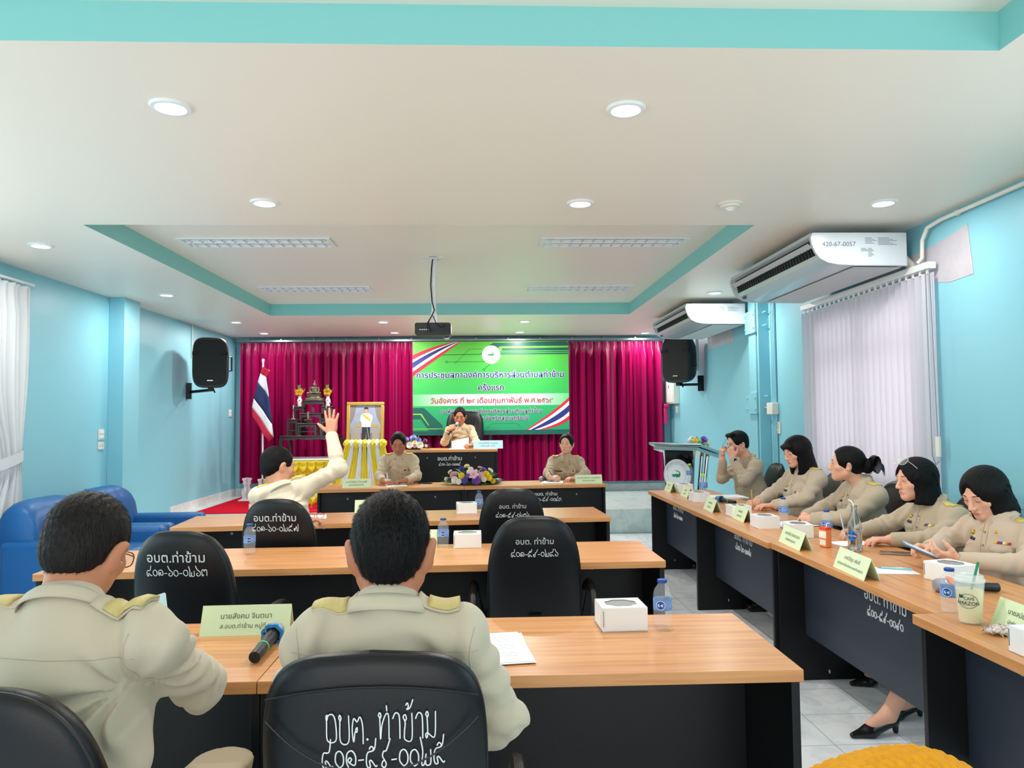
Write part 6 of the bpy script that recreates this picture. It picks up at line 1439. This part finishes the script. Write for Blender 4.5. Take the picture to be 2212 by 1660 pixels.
    C.cone(sh['L']+f*.005, sh['R']+f*.005, .053, .053, .05); C.cone(neck-U*.01, sh['R'], .055, .055, .03); C.cone(neck-U*.01, sh['L'], .055, .055, .03)
    C.cone(neck-U*.05, neck+bk*.012, .090, .066, .03)
    if fem:
        for s in (-1, 1): C.ell(tuple(hip.lerp(neck, .62)+f*.085+r*s*.075), (.065,.065,.07), None, .05)
    for sd, sg in (('R', 1), ('L', -1)):
        a = arms[sd]; e, w = a['E'], Vector(a['w']); w2 = w-(w-e).normalized()*.018
        C.cone(sh[sd], e, .060*bw**.5, .051, .035, wr=(.0055, .062, .92, .30, seed+sg)); C.cone(e, w2, .051, .038, .03, wr=(.005, .05, .08, .32, seed+2*sg)); C.cone(w2-(w2-e).normalized()*.045, w2, .0395, .0375, .008)
        C.add(f_plane(w2+(w2-e).normalized()*.004, tuple((w2-e).normalized())), .006, 'x')
    ops = C.ops; cuts = [o for o in ops if o[0] == 'x']; C.ops = [o for o in ops if o[0] != 'x']
    for sd in 'RL':
        a = arms[sd]; w2 = Vector(a['w'])-(Vector(a['w'])-a['E']).normalized()*.014; C.ell(tuple(w2+(w2-a['E']).normalized()*.042), (.042,.042,.042), None, .004, 's')
    C.ops.append(('d', lambda P: fold*.0030*np.sin(P[:, 0]*31+P[:, 2]*17+seed)*np.sin(P[:, 1]*27-P[:, 2]*23+2*seed)+fold*.0024*np.sin(P[:, 0]*11-P[:, 2]*47+seed*3), None, 0, 0))
    rN, fN, uN = A3(r), A3(f), A3(U)
    def folds(P):
        d = np.zeros(len(P), dtype=np.float32)
        for sd, sg in (('R', 1), ('L', -1)):
            Vv = P-A3(sh[sd]-U*.085-r*sg*.02); l_ = np.sqrt((Vv*Vv).sum(1)); ph = np.arctan2(Vv @ uN, (Vv @ rN)*sg)
            d += .0052*np.exp(-((l_-.12)/.075)**2)*np.sin(ph*9+seed+2.2*np.sin(l_*21)+sg)
            Ve = P-A3(arms[sd]['E']); le = np.sqrt((Ve*Ve).sum(1)); d += .0042*np.exp(-(le/.085)**2)*np.sin(le*120+3*np.sin((Ve @ rN)*30+seed)+2*(Ve @ uN)*20)
        hz = (P-A3(hip)) @ uN; d += .0040*np.exp(-((hz-.13)/.09)**2)*np.sin(hz*85+2.5*np.sin((P @ rN)*13+seed)+1.5*np.sin((P @ fN)*11))
        bkz = (P-A3(neck)) @ uN; d += .0030*np.exp(-((bkz+.2)/.12)**2)*np.sin((P @ rN)*38+bkz*26+2*np.sin(bkz*17+seed))
        return fold*d
    C.ops.append(('d', folds, None, 0, 0))
    C.add(f_plane(hip-U*.06, (0,0,-1)), .01, 'i')
    cv, cq = C.mesh(); so = obj('shirt', (cv-o3, cq, None), cm, T, sharp=180); cb_ = bvh_of(cv, cq)
    def cast(p, d, lift): h = cb_.ray_cast(Vector(p), Vector(d)); return (h[0]+h[1]*lift-root) if h[0] is not None else None
    def patch(name, P, m, th, par=so):
        if any(p is None for row in P for p in row): return None
        if max((a-c).length for R0, R1 in zip(P, P[1:]) for a, c in zip(R0, R1)) > .05 or max((a-c).length for R0 in P for a, c in zip(R0, R0[1:])) > .06: return None
        b = MB(); b.grid(P); o = obj(name, b, m, par, merge=False, sharp=180); md = o.modifiers.new('t', 'SOLIDIFY'); md.thickness = th; md.offset = 1; return o
    # collar
    axn = (Vector(H(0,-.02,-.06))-neck).normalized(); cx = r-axn*r.dot(axn); cx.normalize(); cy = axn.cross(cx); nc = neck+axn*.004; rows = []
    for i in range(41):
        th = -1+2*i/40; a = th*math.radians(158); fr = max(0, abs(th)-.62)/.38; dirv = cx*math.sin(a)-cy*math.cos(a); row = []
        for ro, hh in ((.0, -.012), (-.003, .012), (-.003, .030), (.004, .036), (.011, .028), (.016+.012*fr, .016-.026*fr), (.020+.020*fr, .004-.046*fr)):
            rr = (.062 if fem else .068)+ro; row.append(nc+dirv*rr+axn*(hh-.022*(1-math.cos(a))*.5)-root+f*(.012*fr))
        rows.append(row)
    b = MB(); b.grid(rows); co = obj('collar', b, cm, so, merge=False, sharp=180); md = co.modifiers.new('t', 'SOLIDIFY'); md.thickness = .0025
    # epaulettes
    for sd, sg in (('R', 1), ('L', -1)):
        p0, p1 = neck.lerp(sh[sd], .42), neck.lerp(sh[sd], 1.02); fx = f*.031
        P = [[cast(p0.lerp(p1, t)+fx*w_+U*.2, (0,0,-1), .003) for w_ in (-1, -.5, 0, .5, 1)] for t in np.linspace(0, 1, 8)]
        o = patch('epaulette', P, cm, .004)
        P = [[cast(p0.lerp(p1, t)+fx*w_*.92+U*.2, (0,0,-1), .0075) for w_ in (-1, -.5, 0, .5, 1)] for t in np.linspace(.22, 1.0, 7)]
        if o: patch('gold_braid', P, mat('braid_'+braid.strip('#'), braid, .45, metal=.15, bump=(450, .8, .003)), .006, T)
    if front:
        def X(x, k, lift):
            p0 = hip.lerp(neck, k+dk)+r*x+f*.22; h = cb_.ray_cast(p0, -f)
            return (h[0]+h[1]*lift-root) if h[0] is not None and h[3] < .2 and h[1].dot(f) > .15 else None
        b = MB(); pts = [X(0, k, .001) for k in np.linspace(.35, .93, 16)]
        if all(p is not None for p in pts): b.tube([p+r*.014 for p in pts], .0014, 5); b.tube([p-r*.014 for p in pts], .0014, 5); obj('placket', b, cm, so)
        for k in (.5, .64, .78):
            p = X(0, k, .002)
            if p is not None: b = MB(); b.ell(p, (.0055, .0055, .0055), 8, 6); obj('button', b, mat('button_tan', '#a08a64', .4), so)
        for sg in (-1, 1):
            patch('pocket', [[X(sg*.085+x, k, .0015) for k in (.50, .54, .59, .635)] for x in (-.046, -.023, 0, .023, .046)], cm, .004)
            patch('pocket_flap', [[X(sg*.085+x, k, .0042) for k in (.60-.022*(1-abs(x)/.05), .625, .655)] for x in (-.05, -.025, 0, .025, .05)], cm, .005)
        patch('name_tag', [[X(.085+x, k, .003) for k in (.672, .70)] for x in (-.034, -.011, .011, .034)], tag_m, .003)
        cols = ('#c0392b', '#e0a526', '#e8e2d2', '#4b4a8c', '#a32b3b', '#d8c34a')
        if ribbons:
            rr = MB()
            for i in range(6):
                x0 = -.085-.033+.011*i; g = [[X(x0+dx, k, .003) for k in (.675, .688, .702)] for dx in (0, .0055, .011)]
                if all(p is not None for row in g for p in row) and (g[0][0]-g[2][2]).length < .04: rr.grid(g, i)
            if rr.v: o = obj('ribbon_bar', rr, [mat('ribbon_'+c.strip('#'), c, .6) for c in cols], so, merge=False, sharp=180); md = o.modifiers.new('t', 'SOLIDIFY'); md.thickness = .003; md.offset = 1
        p = X(.085, .745, .004)
        if p is not None: b = MB(); b.ell(p, (.010, .010, .012), 10, 8); obj('badge', b, brass_m, so)
        for sg in (-1, 1): b = MB(); b.ell(nc+f*.100+r*sg*.040-axn*.040-root, (.008,.008,.008), 10, 8); obj('collar_badge', b, brass_m, co)
    if back:
        Xb = lambda x, k, lift: cast(hip.lerp(neck, k)+r*x-f*.5, f, lift)
        for nm, pts in (('yoke_seam', [Xb(x, .885-.02*abs(x)*3, .0004) for x in np.linspace(-.19, .19, 34)]), ('armhole_seam', [Xb(.185-.012*math.sin(3*t), .72+.25*t, .0004) for t in np.linspace(0, 1, 18)]), ('armhole_seam', [Xb(-.185+.012*math.sin(3*t), .72+.25*t, .0004) for t in np.linspace(0, 1, 18)])):
            pts = [p for p in pts if p is not None]; cut = next((i for i in range(1, len(pts)) if (pts[i]-pts[i-1]).length > .035), None)
            if nm == 'armhole_seam' and cut: pts = pts[cut:] if cut < len(pts)/2 else pts[:cut]
            if len(pts) > 3: b = MB(); b.tube(pts, .0008, 5); obj(nm, b, mat('seam_thread', '#b3a88f', .8), so)
    # ---- legs
    Lg = Sdf(.010); 
    Lg.cone(hip-U*.0+r*.05, hip-r*.05, .140*bw, .140*bw, .04, flat=(f, 1.15))
    for sd, sg in (('R', 1), ('L', -1)):
        Lg.cone(hip+r*sg*hipw-U*.01, K[sd], .088*bw, .070, .04, wr=(.004, .09, .1, .3, 1))
        if not legs_skin: Lg.cone(K[sd], Ft[sd]+U*.02, .068, .058, .03, wr=(.004, .08, .9, .3, 2))
        else: Lg.cone(K[sd], K[sd].lerp(Ft[sd], .22), .072, .070, .03)
    if fem: Lg.cone(hip+U*-.02, (K['R']+K['L'])/2, .10, .07, .05)
    Lg.add(f_plane(hip+U*.05, (0,0,1)), .01, 'i'); lv, lq = Lg.mesh(); obj('skirt' if fem and legs_skin else 'trousers', (lv-o3, lq, None), cloth_mat(shirt) if fem else trs_m, T, sharp=180)
    for sd in 'RL':
        F = Vector((Ft[sd].x, Ft[sd].y, floor)); S_ = Sdf(.005)
        if shoes == 'heel':
            S_.cone(F+f*.19+U*.014, F+f*.10+U*.022, .012, .032, .02); S_.cone(F+f*.10+U*.024, F-f*.02+U*.062, .032, .030, .02, flat=((0,0,1), 1.2)); S_.cone(F-f*.030+U*.05, F-f*.035+U*.010, .018, .012, .01); S_.ell(tuple(F+f*.03+U*.105), (.05,.05,.045), None, .01, 's')
        else:
            S_.cone(F+f*.16+U*.032, F+f*.06+U*.04, .036, .040, .02, flat=((0,0,1), 1.2)); S_.cone(F+f*.06+U*.045, F-f*.06+U*.05, .040, .036, .02)
        S_.add(f_plane(F+U*.001, (0,0,-1)), .004, 'i'); v_, q_ = S_.mesh(); obj('shoe', (v_-o3, q_, None), mat('shoe_leather', '#121315', .25), T, sharp=180)
    return dict(T=T, root=root, H=H, HM=HM, grips=grips, onface=onface, hs=hs, ax=ax, hair=ho)
V3 = Vector
LX = V3((-1,0,0)); FW = V3((0,1,0)); UP_ = V3((0,0,1))
# foreground left man, looking down at his phone
p1 = person('man at left seen from behind with thinning hair and glasses, looking down at a phone', (-.83,1.50,.56), (-.865,1.585,1.058), (-.865,1.670,1.178), R_(-8), (-3,-22,4),
    dict(R=dict(e=(-.685,1.85,.815), w=(-.855,2.03,.862), d=(-.3,.25,.9), n=(-.6,-.8,0), c=(.4,.5,.5,.5,.5)), L=dict(e=(-1.12,1.82,.80), w=(-1.0,2.03,.835), d=(.55,.3,.6), n=(0,-.5,.9), c=(.4,.5,.5,.5,.5))),
    '#c4baa4', 'tan', 'thin', build=1.06, back=True, front=True, strands=9000, vox=(.004,.006), seed=3, knee=dict(R=(-.66,1.93,.615), L=(-.95,1.93,.615)), hs=.96, sw=.182, hairm=hairg_m, eye=.4, sdrop=.045, ears=1.1, braid='#d8c684', fold=1.5)
p2 = person('man in the foreground seen from behind with short black hair, in a lettered black chair', (-.212,1.66,.56), (-.203,1.605,1.040), (-.203,1.655,1.168), 0, (3,-10,0),
    dict(R=dict(e=(.032,1.70,.775), w=(-.09,1.90,.70), d=(-.6,.6,-.1), n=(0,.1,-1)), L=dict(e=(-.432,1.70,.78), w=(-.31,1.90,.70), d=(.6,.6,-.1), n=(0,.1,-1))),
    '#c6bca6', 'brown', 'short', build=1.03, back=True, strands=14000, vox=(.004,.006), seed=5, sw=.150, ears=1.22, braid='#d8c684', fold=1.2)
p3 = person('man in a pale shirt seen from behind, raising his right hand high', (-1.18,4.56,.54), (-1.22,4.58,1.03), (-1.255,4.63,1.172), R_(-14), (-48,-12,-8),
    dict(R=dict(e=(-.885,4.62,1.155), w=(-.955,4.74,1.362), d=(-.02,.10,1), n=(.12,1,-.05), c=(.0,.06,.04,.04,.06), sp=.34, th=(.95,1.0)), L=dict(e=(-1.345,4.86,.83), w=(-1.20,5.03,.795), d=(1,.25,-.05), n=(0,0,-1), c=(.3,.4,.4,.4,.4))),
    '#ddd0b8', 'mid', 'thin', back=True, strands=4000, seed=8, sR=(-1.10,4.60,1.035), sL=(-1.345,4.56,.995), eye=.4)
p4 = person('man at the facing table bending over to write with his right hand', (-.955,8.62,.54), (-.945,8.48,1.045), (-.945,8.385,1.188), R_(180), (182,-21,0),
    dict(R=dict(e=(-1.14,8.28,.83), w=(-1.08,8.07,.80), d=(.75,-.45,-.1), n=(.3,.2,-.9), c=(.6,.6,.65,.7,.7)), L=dict(e=(-.735,8.30,.82), w=(-.83,8.10,.795), d=(-1,-.25,-.02), n=(0,.0,-1), c=(.35,.45,.5,.5,.55))),
    '#c6b398', 'brown', 'short', seed=11, eye=.3, sw=.150, build=.98, fold=.7)
pen((-1.005,8.02,.757), (-1.035,8.06,.885), '#e4e4e6', 'white pen held by the man writing at the facing table')
zc = STG_Z
p5 = person('man on the stage speaking into a handheld microphone at the higher desk', (-.29,10.66,.56+zc), (-.315,10.55,1.045+zc), (-.318,10.47,1.195+zc), R_(180), (178,-14,-4),
    dict(R=dict(e=(-.53,10.36,.835+zc), w=(-.475,10.27,1.00+zc), d=(.75,-.1,.5), n=(.35,.75,-.5), c=(.7,.75,.8,.8,.8)), L=dict(e=(-.085,10.36,.83+zc), w=(-.14,10.18,.80+zc), d=(-.85,-.5,.0), n=(-.3,.3,-.9), c=(.3,.45,.5,.5,.5))),
    '#c0ac8f', 'brown', 'short', seed=13, eye=.3, sw=.148, build=.96, fold=.7, floor=zc)
mic((-.475,10.245,.945+zc), (-.335,10.335,1.105+zc), 'black microphone held to the mouth of the man on the stage', None, '#a9adb2', r=.0165)
b = MB(); b.grid([[(-.42+.23*u, 10.12+.05*v*(1-.2*u)+.0, TZ+zc+.004+(.10*v+.05*u*v)) for v in (0, .5, 1)] for u in (0, .5, 1)]); o = tag(obj('paper_sheet', b, paper_m, merge=False), 'white sheet held upright on the higher desk by the man with the microphone', 'papers'); md = o.modifiers.new('t', 'SOLIDIFY'); md.thickness = .001
papers(-.34, 10.03, R_(4), 'white sheets lying on the higher desk before the man with the microphone', 3, z=zc+TZ, seed=14, h_=.2)
p6 = person('woman at the facing table with hair tied back, looking up and holding a pen', (.955,8.70,.53), (.96,8.58,.995), (.968,8.545,1.155), R_(180), (158,2,0),
    dict(R=dict(e=(.735,8.40,.83), w=(.745,8.20,.80), d=(.75,-.55,.05), n=(.4,.3,-.85), c=(.6,.6,.65,.7,.7)), L=dict(e=(1.165,8.40,.82), w=(1.03,8.21,.79), d=(-.95,-.25,0), n=(0,0,-1), c=(.3,.35,.35,.4,.4))),
    '#b5a188', 'fair', 'bun', hs=.95, fem=True, seed=17, fold=.7, eye=.75, gaze=-.4, sw=.15, build=.88)
pen((.815,8.15,.757), (.73,8.21,.875), '#2b2d33', 'dark pen held by the woman at the facing table')
yl = R_(90)
p7 = person('man at the far end of the right-hand row raising both hands to his glasses', (2.57,7.0,.54), (2.525,6.99,1.035), (2.425,6.985,1.192), R_(94), (99,-14,0),
    dict(R=dict(e=(2.30,7.10,.86), w=(2.285,7.0,1.045), d=(-.12,-.08,1), n=(.9,.1,.1), c=(.6,.65,.7,.75,.75)), L=dict(e=(2.40,6.73,.87), w=(2.335,6.86,1.06), d=(-.15,.25,1), n=(.7,.6,.0), c=(.55,.6,.6,.6,.6))),
    '#baaa93', 'fair', 'side', seed=19, fold=.8, eye=.2, build=1.08)
p8 = person('woman with long straight black hair and a fringe, writing at the right-hand row', (2.52,5.68,.53), (2.50,5.66,1.03), (2.415,5.64,1.178), R_(97), (103,-14,0),
    dict(R=dict(e=(2.30,5.86,.83), w=(2.10,5.62,.80), d=(-.8,-.35,-.1), n=(-.1,.4,-.9), c=(.6,.6,.65,.7,.7)), L=dict(e=(2.38,5.42,.84), w=(2.155,5.46,.79), d=(-1,.02,0), n=(0,0,-1), c=(.2,.25,.25,.25,.3))),
    '#c2b39e', 'fair', 'long', hs=.96, fem=True, seed=23, fold=.75, eye=.35, sw=.165, build=.95)
pen((2.035,5.555,.757), (2.03,5.56,.90), '#d8a34c', 'ochre pencil held upright by the woman with long straight hair')
p9 = person('woman with hair pinned in a black bow, gazing toward the stage with folded arms', (2.56,4.84,.53), (2.52,4.84,.985), (2.415,4.86,1.128), R_(92), (68,3,0),
    dict(R=dict(e=(2.34,5.04,.81), w=(2.13,4.86,.79), d=(-.3,-.9,-.05), n=(0,0,-1), c=(.4,.5,.5,.5,.5)), L=dict(e=(2.28,4.60,.81), w=(2.12,4.74,.79), d=(-.3,.9,.0), n=(0,0,-1), c=(.4,.5,.5,.5,.5))),
    '#b7a790', 'fair', 'bun', hs=.96, fem=True, seed=29, dk=.09, fold=.75, eye=.8, sw=.165, build=1.0)
p10 = person('woman with chin-length hair and eyeglasses pushed up on her head, writing', (2.56,4.02,.52), (2.51,4.03,.945), (2.405,4.06,1.092), R_(92), (92,-4,0),
    dict(R=dict(e=(2.32,4.24,.81), w=(2.12,4.16,.80), d=(-.85,.0,-.1), n=(-.1,-.4,-.9), c=(.6,.6,.65,.7,.7)), L=dict(e=(2.36,3.80,.80), w=(2.18,3.92,.785), d=(-1,.15,0), n=(0,0,-1), c=(.25,.3,.3,.3,.35))),
    '#b7a790', 'fair', 'bobside', hs=.97, fem=True, seed=31, dk=.10, fold=.8, eye=.6, sw=.17, build=1.0, legs_skin=True, shoes='heel', foot=dict(R=(2.08,4.17,.085), L=(2.16,3.98,.085)))
pen((2.03,4.11,.757), (2.02,4.145,.895), '#b9c4da', 'pale blue pen held by the woman with glasses on her head')
p11 = person('woman with short bobbed hair looking down at a phone, nearest of the right-hand row', (2.49,3.40,.52), (2.445,3.42,.94), (2.375,3.45,1.078), R_(100), (106,-24,0),
    dict(R=dict(e=(2.30,3.62,.83), w=(2.10,3.44,.82), d=(-.85,-.15,.1), n=(-.2,-.6,-.75), c=(.4,.35,.7,.75,.8)), L=dict(e=(2.36,3.13,.80), w=(2.13,3.28,.80), d=(-.9,.15,.25), n=(.2,.5,.8), c=(.35,.35,.4,.45,.5))),
    '#c4b09b', 'fair', 'bob', hs=.97, fem=True, seed=37, dk=.13, fold=.8, eye=.2, sw=.160, build=1.0, legs_skin=True, shoes='heel', foot=dict(R=(2.06,3.55,.085), L=(1.84,3.375,.085)), knee=dict(L=(2.08,3.36,.53)))
# phones in hands
def held_phone(c, u, v, label, col):
    c, u, v = V3(c), V3(u).normalized(), V3(v); v = (v-u*v.dot(u)).normalized(); n = u.cross(v); t = thing('phone', c, 0, label, 'phone', 'mobile phones')
    b = MB(); b.obox((0,0,0), u, v, n, .037, .077, .0045); obj('case', b, mat('phone_'+col.strip('#'), col, .35), t, bevel=.004); b = MB(); b.obox(n*.0046, u, v, n, .033, .072, .0003); obj('screen', b, mat('lit_screen', '#a8c4cf', .2, emit=.35), t); return t
held_phone((-.885,2.055,.915), (.9,.15,.30), (-.3,.55,.75), 'pale green phone held up by the foreground man at left', '#b8d8cf')
held_phone((1.985,3.33,.838), (.25,.9,.1), (-.9,.1,.38), 'grey phone held over the table by the woman with short bobbed hair', '#5e6670')
# eyewear, watch, bow, ring
def glasses(P, label, ctr, wire, yaw_off=0, tilt=0, lens=True, w_=.029, h_=.019):
    HM, hs = P['HM'], P['hs']; t = thing('eyeglasses', P['H'](*ctr), 0, label, 'eyeglasses', 'worn eyeglasses'); Rt = rotm(yaw_off, tilt); A = lambda *p: V3(tuple(HM @ (Rt @ np.array(p)*hs)))
    b = MB()
    for s in (-1, 1): b.tube([A(s*.033+w_*abs(math.cos(a))**.7*math.copysign(1, math.cos(a)), 0, h_*abs(math.sin(a))**.7*math.copysign(1, math.sin(a))) for a in [2*PI*k/28 for k in range(28)]], .0014, 6, closed=True)
    b.tube([A(-.006,.002,.004), A(0,.004,.006), A(.006,.002,.004)], .0014, 6); obj('rim', b, wire, t)
    for s in (-1, 1):
        b = MB(); b.tube([A(s*.061,-.002,.006), A(s*.074,-.03,.004), A(s*.080,-.09,.0), A(s*.078,-.115,-.018)], .0015, 6); obj('temple', b, wire, t)
        if lens:
            b = MB(); c = [A(s*.033+w_*.97*math.cos(a), -.0005, h_*.97*math.sin(a)) for a in [2*PI*k/24 for k in range(24)]]; b.add(c, [tuple(range(24))]); obj('lens', b, mat('lens_clear', '#e6eef0', .05, alpha=.18), t)
    return t
glasses(p1, 'thin brown eyeglasses worn by the foreground man at left', (0,.094,-.002), mat('wire_brown', '#6a4038', .3, metal=.5))
glasses(p10, 'clear-framed eyeglasses pushed up on a woman\'s black hair', (0,.072,.112), mat('frame_clear', '#d6dad6', .2), tilt=.75, w_=.031, h_=.023)
glasses(p7, 'dark eyeglasses held before his face by the man at the far end', (.0,.125,-.004), mat('wire_dark', '#2a2a2c', .3, metal=.5), tilt=-.75)
t = thing('wristwatch', (2.343,6.845,1.045), 0, 'square-faced wristwatch on the raised wrist of the man in profile', 'watch'); b = MB(); b.tube([(.032*math.cos(a), .032*math.sin(a), .0) for a in [2*PI*k/20 for k in range(20)]], .006, 6, closed=True); obj('strap', b, black_pl, t)
b = MB(); b.obox((-.004,-.035,0), (1,0,0), (0,0,1), (0,1,0), .017, .020, .005); obj('case', b, chrome_m, t, bevel=.003); b = MB(); b.obox((-.004,-.041,0), (1,0,0), (0,0,1), (0,1,0), .013, .016, .0008); obj('dial', b, mat('phone_glass', '#0a0c10', .06), t)
def hair_bow(P, label):
    HM, hs = P['HM'], P['hs']; t = thing('hair_bow', P['H'](0,-.128,.03), 0, label, 'hair bow'); A = lambda *p: V3(tuple(HM @ (np.array(p)*hs))); m = mat('black_satin', '#0d0d11', .35)
    for s in (-1, 1):
        b = MB(); rows = []
        for i in range(15):
            a = 2*PI*i/14; rows.append([A(s*(.006+.050*x), -.015-.050*x+.016*math.cos(a)*(.4+1.2*x), (.014+.046*x)*math.sin(a)+.030*x-.05*x*x) for x in (0, .2, .4, .6, .8, 1)])
        b.grid(rows); obj('loop', b, m, t, merge=False, sharp=180)
        b = MB(); b.grid([[A(s*(.004+.03*y)+.4*w_, -.012-.11*y+.012*math.sin(y*7), .005-.075*y*y+w_) for w_ in (-.014-.012*y, 0, .014+.012*y)] for y in (0, .2, .4, .6, .8, 1)]); o = obj('tail', b, m, t, merge=False, sharp=180); o.modifiers.new('t', 'SOLIDIFY').thickness = .0015
    b = MB(); b.ell((0,0,0), (.014,.014,.016)); obj('knot', b, m, t); return t
hair_bow(p9, 'large black ribbon bow in the hair of the woman gazing toward the stage')
